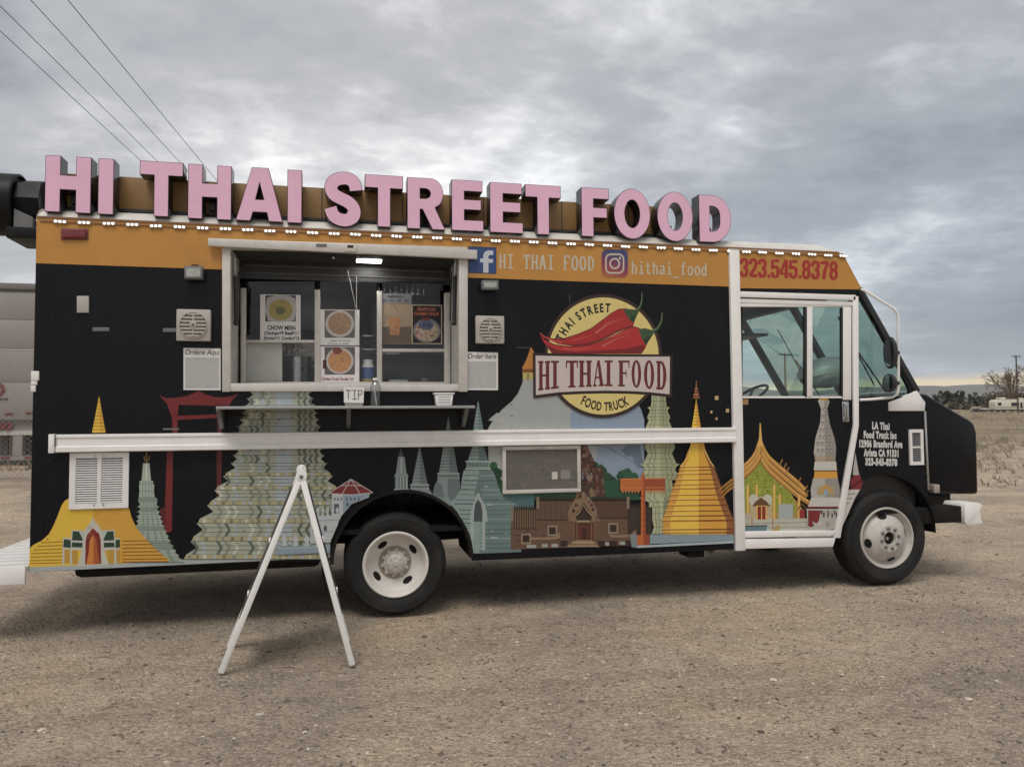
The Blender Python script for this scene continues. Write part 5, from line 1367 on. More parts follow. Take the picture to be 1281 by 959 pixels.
# --- pavilion, white spire, on the door
D = Decal(-.0068)
q1, q2, q3 = (176, 128, 58), (126, 82, 40), (200, 158, 82)
D.poly([(929, 625), (943, 598), (951, 570), (958, 584), (970, 600), (984, 614), (998, 628), (1006, 640), (1008, 656), (929, 657)], (150, 126, 62))
D.poly([(929, 598), (940, 588), (951, 572), (962, 586), (976, 602), (990, 616), (996, 640), (929, 640)], (128, 136, 44))
for k in range(150):
    x, y = rnd.uniform(929, 992), rnd.uniform(578, 632)
    if y > 575 + abs(x - 951) * .95: D.rect(x, y, x + 1.7, y + 1.6, rnd.choice([(96, 104, 34), (160, 164, 62), (176, 170, 84), (84, 92, 32)]), True)
for k in range(3):
    a = catmull([(951, 553 + k * 9), (959, 569 + k * 8), (970, 580 + k * 8), (984, 592 + k * 8), (997, 603 + k * 8), (1007 + k * 2.5, 613 + k * 8)], 4)
    D.line(a, 6.0, q2); D.line([(x, y - .8) for x, y in a], 4.2, q1); D.line([(x, y - 2.2) for x, y in a], 1, q3)
    a = catmull([(951, 552 + k * 9), (946, 566 + k * 7), (939, 576 + k * 6), (929, 585 + k * 6)], 4)
    D.line(a, 6.0, q2); D.line([(x, y - .8) for x, y in a], 4.2, q1); D.line([(x, y - 2.2) for x, y in a], 1, q3)
D.poly([(950.4, 529), (951.6, 529), (953, 548), (955, 558), (947, 558), (949.5, 548)], q3)
for x, y in ((976, 578), (981, 583), (984, 588), (999, 601), (1007, 611), (1008, 617)): D.line([(x, y + 3), (x + 1, y), (x + 3, y - 4)], 1.6, (140, 100, 60))
for x in (934, 945, 967, 974, 998): D.rect(x, 606 if x < 970 else 618, x + 3, 652, q3)
D.poly([(929, 622), (945, 612), (951, 606), (968, 618), (968, 652), (929, 652)], (158, 126, 58)) if False else None
D.poly([(938, 632), (944, 624), (952, 620), (960, 624), (966, 631), (966, 650), (938, 650)], (168, 152, 118))
for x in (943, 960): D.ell(x, 625, 6, 7, (176, 174, 160))
D.poly([(941, 633), (945, 627), (952, 622), (959, 627), (964, 633)], (96, 66, 36)); D.rect(945.5, 632, 959.5, 650, (190, 150, 80)); D.rect(948, 633, 952, 650, (122, 34, 32)); D.rect(953.5, 633, 957.5, 650, (122, 34, 32))
D.rect(974, 630, 992, 650, (150, 156, 152)); D.rect(1000, 637, 1007, 648, (130, 40, 36)); D.line([(998, 637), (1003, 630), (1009, 637)], 2, (96, 66, 36))
D.rect(932, 642, 938, 650, (160, 156, 142))
D.poly([(929, 650), (1010, 648), (1012, 666), (929, 667)], (166, 164, 150)); D.line([(929, 655), (1010, 653)], .9, (120, 118, 106)); D.line([(960, 660), (1010, 659)], .9, (120, 118, 106))
D.poly([(929, 658), (960, 657), (958, 667), (929, 668)], (92, 112, 120)); D.line([(929, 658), (960, 657)], 1.2, (40, 44, 48))
D.rect(940, 648, 941.5, 657, (150, 110, 60)); D.rect(966, 648, 967.5, 664, (150, 110, 60)); D.poly([(968, 663), (970, 658), (974, 656), (976, 660), (974, 665)], (150, 130, 70))
D.build('temple_mural', truck); D = Decal(-.0130)
# white spire
h1, h2, h3, h4 = (160, 156, 148), (132, 128, 122), (92, 84, 74), (178, 174, 166)
D.poly([(1023, 501), (1026, 498), (1035, 498), (1038, 502), (1035, 511), (1038, 530), (1044, 548), (1046, 560), (1045, 577), (1020, 577), (1018, 565), (1020, 548), (1026, 528), (1027, 511)], h1)
D.poly([(1031, 498), (1035, 498), (1038, 502), (1035, 511), (1038, 530), (1044, 548), (1046, 560), (1045, 577), (1032, 577)], h2); D.poly([(1024, 500), (1026, 497), (1035, 497), (1037, 501)], (168, 120, 52))
for r_ in range(7):
    y = 512 + r_ * 8.6; n_ = 1 + r_ * .55
    for c_ in range(int(round(n_)) + 0):
        x = 1031.5 + (c_ - (int(round(n_)) - 1) / 2) * 5.4
        D.ell(x, y, 1.9, 2.6, h3, 9); D.ell(x, y + .3, 1.0, 1.5, h4, 9)
for k in range(12): D.rect(1020 + k * 2, 568 + (k % 3) * 2, 1021 + k * 2, 577, (150, 116, 66), True)
D.poly([(1019, 577), (1046, 577), (1047, 588), (1018, 588)], h4); D.poly([(1019, 589), (1047, 589), (1048, 598), (1018, 598)], (190, 138, 50)); D.line([(1019, 589), (1047, 589)], 1, (120, 78, 30))
D.poly([(1017, 598), (1048, 598), (1051, 612), (1050, 622), (1015, 622), (1014, 612)], h1); D.poly([(1032, 598), (1048, 598), (1051, 612), (1050, 622), (1032, 622)], h2)
D.rect(1022, 608, 1044, 619, (150, 138, 112)); D.poly([(1023, 616), (1028, 609), (1033, 605), (1038, 609), (1043, 616)], (168, 132, 70)); D.rect(1031, 612, 1036, 619, (128, 146, 160))
D.poly([(1015, 622), (1050, 622), (1053, 634), (1010, 634)], h4); D.line([(1010, 634), (1052, 634)], 1.6, (120, 46, 46))
D.poly([(1009, 636), (1052, 636), (1047, 661), (1010, 665)], h1); D.poly([(1011, 638), (1027, 638), (1024, 652), (1016, 659), (1011, 658)], (112, 34, 38))
for k in range(9): D.rect(1027 + k * 2.6, 638 + (k % 3) * 2.2, 1029 + k * 2.6, 643 + (k % 2) * 4, rnd.choice([(80, 74, 70), h2, (60, 56, 54)]))
for k in range(14): D.rect(rnd.uniform(1012, 1044), rnd.uniform(648, 660), rnd.uniform(1046, 1048), rnd.uniform(651, 662), rnd.choice([h2, h4]), True) if False else D.rect(1016 + k * 2.2, 652 + (k % 4) * 2, 1019 + k * 2.2, 655 + (k % 3) * 2, rnd.choice([h2, h4, h1]))
D.build('spire_mural', truck); D = Decal(-.0072); D.poly([(929, 499), (936, 499), (936, 506), (929, 506)], (150, 112, 70))
D.build('gold_square', truck)
D = Decal(-.0012)
D.poly([(1070, 566), (1074, 590), (1075, 594), (1067, 594), (1067, 588)], h1); D.poly([(1069, 594), (1076, 594), (1079, 604), (1077, 612), (1064, 612), (1064, 600)], (112, 34, 38))
D.poly([(1060, 612), (1076, 612), (1070, 622), (1062, 640), (1052, 662), (1049, 664)], h4)
for y in (618, 624, 630, 638, 645): D.line([(1058 - (y - 618) * .3, y), (1070 - (y - 618) * .6, y - 1)], 1, h3)
D.build('temple_mural', truck)
# ------------------------------------------------------------------ signwriting on the truck
cream = (176, 168, 148); brown = (48, 32, 26)
def slab_text(D, s, boxes, y0f, y1f, c, sw=.30, th=.12):
    """narrow slab-serif capitals inside given boxes (x0, x1); y0f/y1f give cap top and base at an x"""
    for ch, x0, x1 in boxes:
        w = x1 - x0
        def q(u, v):
            x = x0 + u * w; return (x, y0f(x) + v * (y1f(x) - y0f(x)))
        def r(u0, v0, u1, v1): D.poly([q(u0, v0), q(u1, v0), q(u1, v1), q(u0, v1)], c)
        if ch == 'I': r(.28, 0, .72, 1); r(0, 0, 1, .08); r(0, .92, 1, 1)
        elif ch == 'H':
            for u in (.08, .64): r(u, 0, u + .28, 1)
            for u in (0, .56):
                for v in (0, .925): r(u, v, u + .44, v + .075)
            r(.3, .46, .7, .54)
        elif ch == 'T': r(.34, 0, .66, 1); r(0, 0, 1, .09); r(0, 0, .10, .27); r(.90, 0, 1, .27); r(.2, .925, .8, 1)
        elif ch == 'A':
            D.poly([q(.40, 0), q(.62, 0), q(.94, .95), q(.62, .95), q(.44, .2), q(.18, .95), q(.06, .95)], c); r(.26, .62, .7, .69); r(0, .925, .36, 1); r(.52, .925, 1, 1)
        elif ch == 'F': r(.1, 0, .42, 1); r(0, 0, 1, .08); r(.90, 0, 1, .27); r(.42, .45, .72, .52); r(.66, .36, .74, .62); r(0, .925, .58, 1)
        elif ch == 'O':
            o = arc(.5, .5, .5, .52, 0, 360, 28); i = arc(.5, .5, .19, .43, 0, 360, 28)
            v = [q(*p) for p in o] + [q(*p) for p in i]; n = 29
            D.raw(v, [(k, k + 1, n + k + 1, n + k) for k in range(28)], c)
        elif ch == 'D':
            o = [(.1, 0), (.45, 0)] + arc(.45, .5, .5, .5, -90, 90, 16) + [(.45, 1), (.1, 1)]
            i = [(.38, .09), (.45, .09)] + arc(.45, .5, .20, .41, -90, 90, 16) + [(.45, .91), (.38, .91)]
            v = [q(*p) for p in o] + [q(*p) for p in i]; n = len(o)
            D.raw(v, [(k, (k + 1) % n, n + (k + 1) % n, n + k) for k in range(n)], c); r(0, 0, .2, .075); r(0, .925, .2, 1)

# --- round chilli logo (photograph pixels; traced at 5.64x from (640, 360))
Z = lambda pts: [(640 + a / 5.64, 360 + b / 5.64) for a, b in pts]
D = Decal(-.0095)
D.ell(754.5, 445.2, 73.5, 77.5, brown, 56); D.ell(754.5, 445.2, 69.5, 73.2, (196, 178, 108), 56)
red, red2, red3 = (150, 34, 34), (106, 24, 26), (182, 74, 64)
outl = (52, 18, 18)
up = Z([(195, 315), (215, 332), (245, 345), (290, 362), (370, 360), (470, 328), (560, 290), (640, 230), (700, 182), (755, 152), (812, 150), (850, 180), (866, 230), (858, 270), (800, 290), (740, 318), (640, 372), (540, 402), (430, 412), (330, 396), (262, 365), (228, 350)])
D.poly([(754.5 + (x - 754.5) * 1.012, y - .9) for x, y in up], outl); D.poly(up, red)
D.poly(Z([(300, 385), (430, 400), (540, 388), (640, 355), (740, 300), (800, 280), (858, 262), (858, 272), (800, 290), (740, 318), (640, 372), (540, 402), (430, 412)]), red2)
lo = Z([(200, 328), (230, 365), (300, 402), (420, 418), (540, 407), (640, 378), (740, 328), (820, 285), (870, 276), (930, 300), (962, 350), (955, 400), (932, 445), (915, 466), (288, 466), (252, 420), (225, 380)])
D.poly([(x, y - .9) for x, y in lo], outl); D.poly(lo, (158, 38, 36))
D.poly(Z([(288, 466), (252, 420), (240, 398), (330, 440), (460, 452), (640, 440), (800, 430), (930, 400), (945, 425), (915, 466)]), red2)
for pts, c, w_ in (([(590, 320), (660, 270), (720, 240), (800, 212)], (168, 90, 78), 2.2), ([(430, 372), (500, 352), (560, 336)], red3, 1.6), ([(650, 258), (700, 232)], red3, 1.4), ([(640, 412), (700, 380), (760, 352), (830, 338)], (170, 88, 76), 2.2), ([(360, 428), (460, 432), (560, 420)], red3, 1.6), ([(700, 350), (790, 315), (840, 305)], red3, 1.3)):
    D.line(Z(catmull(pts, 4)), w_, c, w1=.3)
g1, g2, g3 = (50, 74, 44), (34, 54, 34), (96, 112, 72)
D.poly(Z([(790, 158), (812, 148), (862, 152), (898, 168), (880, 205), (862, 248), (838, 232), (812, 195)]), g1); D.poly(Z([(840, 200), (880, 190), (862, 248), (838, 232)]), g2)
D.line(Z(catmull([(870, 165), (900, 142), (918, 100), (920, 32)], 5)), 4.2, g2, w1=1.8); D.line(Z(catmull([(872, 160), (898, 138), (915, 98), (918, 40)], 5)), 1.5, g3, w1=.8)
D.poly(Z([(896, 290), (940, 284), (985, 296), (1002, 325), (970, 372), (947, 408), (918, 352)]), g1); D.poly(Z([(940, 350), (985, 340), (947, 408), (925, 365)]), g2)
D.line(Z(catmull([(985, 312), (1030, 288), (1058, 235), (1062, 172)], 5)), 4.2, g2, w1=1.8); D.line(Z(catmull([(988, 305), (1026, 282), (1054, 232), (1060, 178)], 5)), 1.5, g3, w1=.8)
D.line(Z(catmull([(200, 318), (232, 345), (290, 372), (360, 384)], 4)), 1.2, red3)
# arched words
def arc_text(D, s, cx, cy, rx, ry, a0, a1, h, c, bold, inward=False, wide=1.0):
    gl = []
    tot = 0
    for ch in s:
        if ch == ' ': gl.append((None, .42)); tot += .42; continue
        g = font2d(ch, bold); gl.append((g, g[2] * wide)); tot += g[2] * wide + .13
    p = 0
    for g, w in gl:
        if g:
            vs, fs, w0 = g; out = []
            for u, v in vs:
                t = R_(a0 + (a1 - a0) * ((p + w / 2) / tot)); du = (u - w0 / 2) * wide
                if inward:      # letters stand on the curve, heads towards the centre
                    bx, by = cx + rx * math.cos(t), cy - ry * math.sin(t); n_ = Vector((-math.cos(t), math.sin(t))); tg = Vector((-math.sin(t), -math.cos(t)))
                else:
                    bx, by = cx + rx * math.cos(t), cy - ry * math.sin(t); n_ = Vector((math.cos(t), -math.sin(t))); tg = Vector((math.sin(t), math.cos(t)))
                out.append((bx + tg.x * du * h + n_.x * v * h, by + tg.y * du * h + n_.y * v * h))
            D.raw(out, fs, c)
        p += w + (.13 if g else 0)
arc_text(D, 'THAI STREET', 757, 447, 56, 57, 160, 82, 10.4, (22, 18, 16), 0.042, wide=.66)
# banner
bn = [(666.6, 440.8), (703, 442.2), (752, 442.8), (800, 443), (841.5, 443.2), (840.5, 497), (815, 494), (785, 492.4), (757, 492), (728, 492.6), (700, 494), (667.4, 498)]
D.poly([(x, y) for x, y in bn], (40, 26, 24))
D.poly([(670, 444.6), (703, 445.4), (752, 445.9), (800, 446), (838, 446), (837.6, 493), (812, 490.2), (785, 488.8), (757, 488.4), (728, 489), (700, 490.3), (670.4, 494)], (182, 170, 164))
zx = lambda a: 640 + a / 5.64
bx = [('H', 188, 272), ('I', 278, 334), ('T', 383, 468), ('H', 474, 566), ('A', 574, 652), ('I', 656, 712), ('F', 752, 832), ('O', 846, 914), ('O', 934, 1006), ('D', 1020, 1096)]
ytop = lambda x: np.interp(x, [670, 720, 757, 800, 838], [451.4, 450.8, 450.6, 450.9, 451.6]); ybot = lambda x: np.interp(x, [670, 700, 757, 790, 838], [489, 485.4, 482.8, 483.6, 488.6])
slab_text(D, '', [(c, zx(a), zx(b)) for c, a, b in bx], ytop, ybot, (92, 34, 34))
# lower word, standing on the rim
def lower(D, s, x0, x1, base, h, c):
    tot = 0; gl = []
    for ch in s:
        if ch == ' ': gl.append((None, .34)); tot += .34; continue
        g = font2d(ch, .030); gl.append((g, g[2] * .66)); tot += g[2] * .66 + .12
    p = 0
    for g, w in gl:
        if g:
            xm = x0 + (x1 - x0) * (p + w / 2) / tot; sl = (base(xm + 1) - base(xm - 1)) / 2; k = (x1 - x0) / tot
            D.raw([(xm + (u - g[2] / 2) * .66 * k + sl * v * h * .8, base(xm) + sl * (u - g[2] / 2) * .66 * k - v * h) for u, v in g[0]], g[1], c)
        p += w + (.12 if g else 0)
lower(D, 'FOOD TRUCK', 726, 788.5, lambda x: 513.5 - ((x - 757) / 31) ** 2 * 8.5, 10.5, (22, 18, 16))
D.build('round_logo', truck)
# thin scratches and latch marks on the black vinyl
D = Decal(-.0011)
D.line([(712.5, 368), (713, 378)], .8, (70, 72, 78)); D.line([(646, 434.5), (664, 435)], .8, (74, 76, 82)); D.line([(968, 557), (1000, 557.5)], .6, (52, 54, 60))
D.build('scratch_marks', truck)

# --- gold band: social icons and handles
D = Decal(-.0055)
D.poly([(586, 308), (621, 309.5), (621, 342.5), (586, 341.5)], (40, 52, 78)); D.poly([(587, 309.2), (620, 310.6), (620, 341.4), (587, 340.4)], (44, 66, 110))
f_ = [(617, 313.5), (610.5, 313.2), (606.5, 315), (604.5, 318.5), (604.5, 323.4), (600.5, 323.3), (600.5, 328), (604.5, 328.2), (604.5, 341), (611, 341.2), (611, 328.6), (616.3, 328.8), (617, 324), (611, 323.8), (611, 320.5), (612.6, 318.8), (617, 318.8)]
D.poly(f_, (176, 180, 186))
D.build('social_icon', truck)
def mono(D, s, boxes, top, base, c, w=2.0):
    """typewriter letters drawn as strokes"""
    for ch, x0, x1 in boxes:
        q = lambda u, v: (x0 + (x1 - x0) * u, top(x0) + (base(x0) - top(x0)) * (1 - v))
        S = lambda pts, ww=None: D.line([q(*p) for p in pts], ww or w, c)
        if ch == 'H': S([(.18, 0), (.18, 1)]); S([(.82, 0), (.82, 1)]); S([(.18, .5), (.82, .5)], w * .8); [S([(a - .16, b), (a + .16, b)], w * .7) for a in (.18, .82) for b in (.035, .965)]
        elif ch == 'I': S([(.5, 0), (.5, 1)]); S([(.1, .04), (.9, .04)], w * .8); S([(.1, .96), (.9, .96)], w * .8)
        elif ch == 'T': S([(.5, 0), (.5, 1)]); S([(.05, .96), (.95, .96)], w * .8); S([(.08, .98), (.08, .76)], w * .7); S([(.92, .98), (.92, .76)], w * .7); S([(.28, .04), (.72, .04)], w * .7)
        elif ch == 'A': S([(.1, 0), (.46, 1)]); S([(.54, 1), (.9, 0)]); S([(.24, .36), (.76, .36)], w * .8); S([(0, .035), (.28, .035)], w * .7); S([(.72, .035), (1, .035)], w * .7)
        elif ch == 'F': S([(.2, 0), (.2, 1)]); S([(.06, .96), (.92, .96)], w * .8); S([(.9, .98), (.9, .76)], w * .7); S([(.2, .52), (.74, .52)], w * .8); S([(.04, .035), (.5, .035)], w * .7)
        elif ch == 'O': S(arc(.5, .5, .38, .46, 0, 360, 24))
        elif ch == 'D': S([(.2, 0), (.2, 1)]); S([(.06, .96), (.45, .96)] + arc(.45, .5, .38, .46, 90, -90, 12) + [(.06, .04)], w * .9)
        elif ch == 'h': S([(.18, 0), (.18, 1)]); S([(.04, .96), (.18, .96)], w * .7); S([(.18, .5), (.3, .64), (.5, .69), (.72, .62), (.8, .48), (.8, 0)]); [S([(a - .16, .035), (a + .16, .035)], w * .7) for a in (.18, .8)]
        elif ch == 'i': S([(.52, 0), (.52, .66)]); S([(.2, .65), (.52, .65)], w * .8); S([(.12, .035), (.92, .035)], w * .8); S([(.5, .84), (.5, .98)], w * 1.15)
        elif ch == 't': S([(.4, .92), (.4, .18), (.48, .05), (.66, .03), (.86, .10)]); S([(.08, .66), (.84, .66)], w * .8)
        elif ch == 'a': S([(.16, .58), (.3, .67), (.52, .69), (.72, .62), (.76, .48), (.76, .05), (.92, .035)]); S([(.76, .38), (.4, .36), (.16, .27), (.14, .12), (.3, .02), (.52, .04), (.76, .2)])
        elif ch == 'o': S(arc(.5, .345, .37, .345, 0, 360, 20))
        elif ch == 'd': S(arc(.42, .34, .34, .34, 0, 360, 20)); S([(.76, 0), (.76, 1)]); S([(.6, .96), (.76, .96)], w * .7); S([(.76, .035), (.92, .035)], w * .7)
        elif ch == 'f': S([(.44, 0), (.44, .8), (.54, .95), (.72, .98), (.92, .93)]); S([(.1, .66), (.84, .66)], w * .8); S([(.16, .035), (.74, .035)], w * .8)
        elif ch == '_': S([(0, -.2), (1, -.2)], w * .8)
D = Decal(-.0055)
lx = lambda n, a, st, s: [(ch, a + i * st, a + i * st + st * .82) for i, ch in enumerate(s) if ch != ' ']
for a_0, w_0 in ((0, 'HI'), (3, 'THAI'), (8, 'FOOD')):
    mono(D, '', lx(0, 624.5 + 10.05 * a_0, 10.05, w_0), lambda x: 318 + (x - 625) * .025, lambda x: 335.8 + (x - 625) * .025, cream, 2.3)
    if w_0 != 'FOOD': D.build('social_lettering', truck); D = Decal(-.0055)
D.build('social_lettering', truck); D = Decal(-.0055)
mono(D, '', lx(0, 790, 8.75, 'hithai_food'), lambda x: 326.5 + (x - 790) * .032, lambda x: 342.6 + (x - 790) * .022, cream, 2.0)
D.build('social_lettering', truck)
# camera icon: rounded square in purple, red and orange
mi_ = bpy.data.materials.new('icon_gradient'); mi_.use_nodes = True
n_ = mi_.node_tree.nodes; l_ = mi_.node_tree.links; tcx = n_.new('ShaderNodeTexCoord'); sp_ = n_.new('ShaderNodeSeparateXYZ'); l_.new(tcx.outputs['Generated'], sp_.inputs[0])
ad = n_.new('ShaderNodeMath'); ad.operation = 'MULTIPLY_ADD'; l_.new(sp_.outputs[0], ad.inputs[0]); ad.inputs[1].default_value = .30; l_.new(sp_.outputs[2], ad.inputs[2])
rp = n_.new('ShaderNodeValToRGB'); l_.new(ad.outputs[0], rp.inputs[0]); rp.color_ramp.elements[0].color = (0.40, 0.17, 0.05, 1); rp.color_ramp.elements[1].color = (0.055, 0.055, 0.16, 1); rp.color_ramp.elements[1].position = 1.0
for p_, c_ in ((.3, (0.30, 0.06, 0.045, 1)), (.6, (0.19, 0.035, 0.09, 1)), (.85, (0.09, 0.045, 0.14, 1))):
    q_ = rp.color_ramp.elements.new(p_); q_.color = c_
l_.new(rp.outputs[0], n_['Principled BSDF'].inputs['Base Color']); n_['Principled BSDF'].inputs['Roughness'].default_value = .42
def rrect(x0, y0, x1, y1, r, n=6):
    return arc(x1 - r, y0 + r, r, r, -90, 0, n) + arc(x1 - r, y1 - r, r, r, 0, 90, n) + arc(x0 + r, y1 - r, r, r, 90, 180, n) + arc(x0 + r, y0 + r, r, r, 180, 270, n)
D = Decal(-.0055); D.poly(rrect(752.5, 312, 785.5, 347.5, 7), mi_); ic = D.build('social_icon', truck)
D = Decal(-.0062)
def ring(D, o, i, c):
    n = len(o); D.raw(o + i, [(k, (k + 1) % n, n + (k + 1) % n, n + k) for k in range(n)], c)
ring(D, rrect(757, 317, 781, 342.5, 7), rrect(759, 319.2, 779, 340.3, 5), cream); ring(D, arc(769, 329.7, 6.8, 7.2, 0, 352, 44), arc(769, 329.7, 4.6, 4.9, 0, 352, 44), cream); D.ell(775.6, 322.8, 1.5, 1.6, cream, 12)
D.build('icon_outline', ic)
# --- telephone number: heavy narrow figures
FIG = {'3': [[(.0, .80), (.02, .93), (.2, 1), (.5, 1), (.5, .78)], 0],}
def heavy(D, s, x0, x1, top, base, c):
    """fat condensed figures: two thick uprights and thin joins"""
    n = sum(.42 if ch == '.' else 1 for ch in s); u0 = 0
    for ch in s:
        w = .42 if ch == '.' else 1.0; a = x0 + (x1 - x0) * u0 / n; b = x0 + (x1 - x0) * (u0 + w * .93) / n; u0 += w
        q = lambda u, v: (a + (b - a) * u, top(a) + (base(a) - top(a)) * (1 - v))
        t = (b - a) * .39
        S = lambda pts, ww=t: D.line([q(*p) for p in pts], ww, c)
        l, r = .17, .83
        top_arc = [(l, .70), (l, .82), (.28, .915), (.5, .94), (.72, .915), (r, .82)]
        bot_arc = [(r, .20), (.72, .085), (.5, .06), (.28, .085), (l, .18), (l, .30)]
        if ch == '3': S(top_arc + [(r, .66), (.74, .55), (.46, .515)]); S([(.46, .515), (.74, .47), (r, .36)] + bot_arc)
        elif ch == '2': S(top_arc + [(r, .68), (.72, .5), (.34, .24), (l, .06)]); S([(l, .08), (1, .08)], t * .95)
        elif ch == '5': S([(.95, .92), (l, .92), (l, .50), (.35, .60), (.62, .60), (r, .48), (r, .3)] + bot_arc)
        elif ch == '4': S([(.74, 0), (.74, 1)]); S([(.66, 1), (.10, .30)], t * .8); S([(0, .25), (1, .25)], t * .7)
        elif ch == '7': S([(0, .92), (1, .92)], t * .9); S([(.86, .9), (.52, .45), (.40, 0)])
        elif ch == '8': S(arc(.5, .73, .33, .22, 0, 360, 18), t * .95); S(arc(.5, .29, .34, .245, 0, 360, 18), t * .95)
        elif ch == '.': S([(.5, 0), (.5, .18)], (b - a) * .8)
D = Decal(-.0055)
heavy(D, '323.545.8378', 925.5, 1049, lambda x: 323 + (x - 925) * .037, lambda x: 346.2 + (x - 925) * .030, (150, 40, 32))
D.build('phone_lettering', truck)
# --- owner's address on the cab
D = Decal(-.0012); ac = (186, 184, 180)
for s, xa, xb, yb in (('LA Thai', 1091, 1113, 536.5), ('Food Truck Inc', 1080.5, 1121.5, 547.8), ('12906 Branford Ave', 1075, 1129, 559), ('Arleta CA 91331', 1080.5, 1124, 570.3), ('323-545-8378', 1082.5, 1122.5, 581.5)):
    D.text(s, (xa, yb - .4), (xb, yb + .6), 8.3, 8.0, ac, bold=.07, spacing=1.16)
D.build('address_lettering', truck)

# ------------------------------------------------------------------ fittings on the side
def pbox(name, x0, y0, x1, y1, ya, yb, mat, par=None, bevel=.004):
    return bar(x0, y0, x1, y1, ya, yb, name, mat, par or truck, bevel)
# red marker lamp, white plate, latches
mk = pbox('marker_lamp', 78.5, 287.5, 109, 298.5, -.03, -.004, M_red, bevel=.006); pbox('lamp_base', 76.5, 286, 111, 300.5, -.010, -.004, pm('dull_red', (.16, .05, .03), .5), mk)
pbox('switch_plate', 97, 370.5, 112, 391.5, -.02, 0, M_beige, bevel=.004)
for x0, x1, y in ((116, 137, 412), (204, 222, 413)): pbox('latch', x0, y - 2.5, x1, y + 2.5, -.006, 0, M_grey, bevel=.002)
for x0, x1, y in ((204, 224, 536.5),): pbox('latch', x0, y - 1, x1, y + 1, -.005, 0, M_grey, bevel=.001)
# rivets: lines of small heads, far too many to pick apart
rv = MB()
def rivet(px, py):
    p = P(px, py); rv.add([(p.x + .0055 * math.cos(t), -.0012 + (-.0028 if 0 else 0), p.z + .0055 * math.sin(t)) for t in (0, 1.05, 2.1, 3.14, 4.2, 5.25)] + [(p.x, -.0042, p.z)], [(i, (i + 1) % 6, 6) for i in range(6)])
for px in (63, 300, 640, 905):
    for k in range(24):
        y = 352 + k * 14
        if px == 300 and 300 < y < 490: continue
        if 538 < y < 570: continue
        if px == 640 and y > 600: continue
        rivet(px + (y - 500) * -.02 * (1 if px < 400 else -.6), y)
for k in range(46): rivet(56 + k * 18.8, 334 + k * .62)
rv.build('rivets', M_black, truck)['kind'] = 'stuff'
# floodlights
for (x0, y0, x1, y1) in ((233.5, 336, 256, 351.5), (600.5, 353, 621, 364.5)):
    fl = thing('floodlight', None, None); fl.parent = truck
    pbox('housing', x0, y0, x1, y1, -.10, -.03, M_grey, fl, .006)
    q = xz([(x0 + 2.6, y0 + 2.6), (x1 - 2.6, y0 + 2.6), (x1 - 2.6, y1 - 2.6), (x0 + 2.6, y1 - 2.6)])
    m = MB(); m.add([(a, -.1005, b) for a, b in q], [(0, 1, 2, 3)]); m.build('lens', pm('flood_lens', (.34, .36, .32), .12, var=.3, scale=30), fl)
    c = P((x0 + x1) / 2, y0 + 1); a = (P(x1, y0).x - P(x0, y0).x) / 2
    MB().tube([(c.x - a * .5, -.05, c.z), (c.x - a * .3, -.02, c.z + .03), (c.x + a * .3, -.02, c.z + .03), (c.x + a * .5, -.05, c.z)], .006).build('bracket', M_dark, fl, smooth=True)
    MB().box(c.x - a * .5, c.x + a * .5, -.035, 0, c.z - .06, c.z - .02).build('mount', M_dark, fl)
# louvred speakers
for k, (x0, y0, x1, y1) in enumerate(((222.5, 387.5, 264.5, 427.5), (594, 395.5, 629.5, 430.5))):
    q = xz([(x0, y0), (x1, y1)]); cx_, cz_ = (q[0][0] + q[1][0]) / 2, (q[0][1] + q[1][1]) / 2; hw, hh = (q[1][0] - q[0][0]) / 2, (q[0][1] - q[1][1]) / 2
    spk = thing('speaker', None, None); spk.parent = truck
    MB().box(cx_ - hw, cx_ + hw, -.055, 0, cz_ - hh, cz_ + hh).build('housing', M_beige, spk, bevel=.008)
    r = min(hw, hh) * .86
    MB().lathe([(r, -.054), (r, -.066), (r * .93, -.068), (r * .91, -.058)], 36, o=(cx_, 0, cz_)).build('ring', M_beige, spk, smooth=True)
    MB().lathe([(r * .92, -.0575), (0, -.0575)], 36, o=(cx_, 0, cz_)).build('speaker_back', M_grey, spk)
    for i in range(-3, 4):
        z = cz_ + i * r * .265; hx = math.sqrt(max(.001, (r * .9) ** 2 - (z - cz_) ** 2))
        if i == 0:
            for s in (-1, 1): MB().box(cx_ + s * r * .25, cx_ + s * hx, -.066, -.0580, z - r * .075, z + r * .075).build('louvre', M_beige, spk, bevel=.002)
            continue
        MB().box(cx_ - hx, cx_ + hx, -.066, -.0580, z - r * .075, z + r * .075).build('louvre', M_beige, spk, bevel=.002)
    MB().box(cx_ - r * .05, cx_ + r * .05, -.067, -.058, cz_ - r * .88, cz_ + r * .88).build('spine', M_beige, spk, bevel=.002)
    MB().lathe([(r * .25, -.058), (r * .25, -.069), (r * .2, -.071), (0, -.071)], 20, o=(cx_, 0, cz_)).build('knob', M_beige, spk, smooth=True)
    MB().lathe([(r * .12, -.0712), (r * .12, -.0735), (0, -.0735)], 14, o=(cx_, 0, cz_)).build('badge', M_grey, spk, smooth=True)
# order cards (their codes are left out)
for x0, y0, x1, y1, s in ((229.5, 435, 276, 488, 'Ordene Aqui'), (583, 440, 623, 488, 'Order here')):
    D = Decal(-.004); D.poly([(x0, y0), (x1, y0 + .8), (x1, y1), (x0, y1 - .4)], (196, 194, 189)); D.text(s, (x0 + 1.5, y0 + 8.2), (x1 - 2.5, y0 + 8.8), 6.4, 6.2, (30, 30, 32), bold=.012, slant=.22)
    D.rect(x0 + 2.2, y0 + 12, x1 - 2.2, y1 - 2.5, (160, 159, 156)); D.build('order_card', truck)
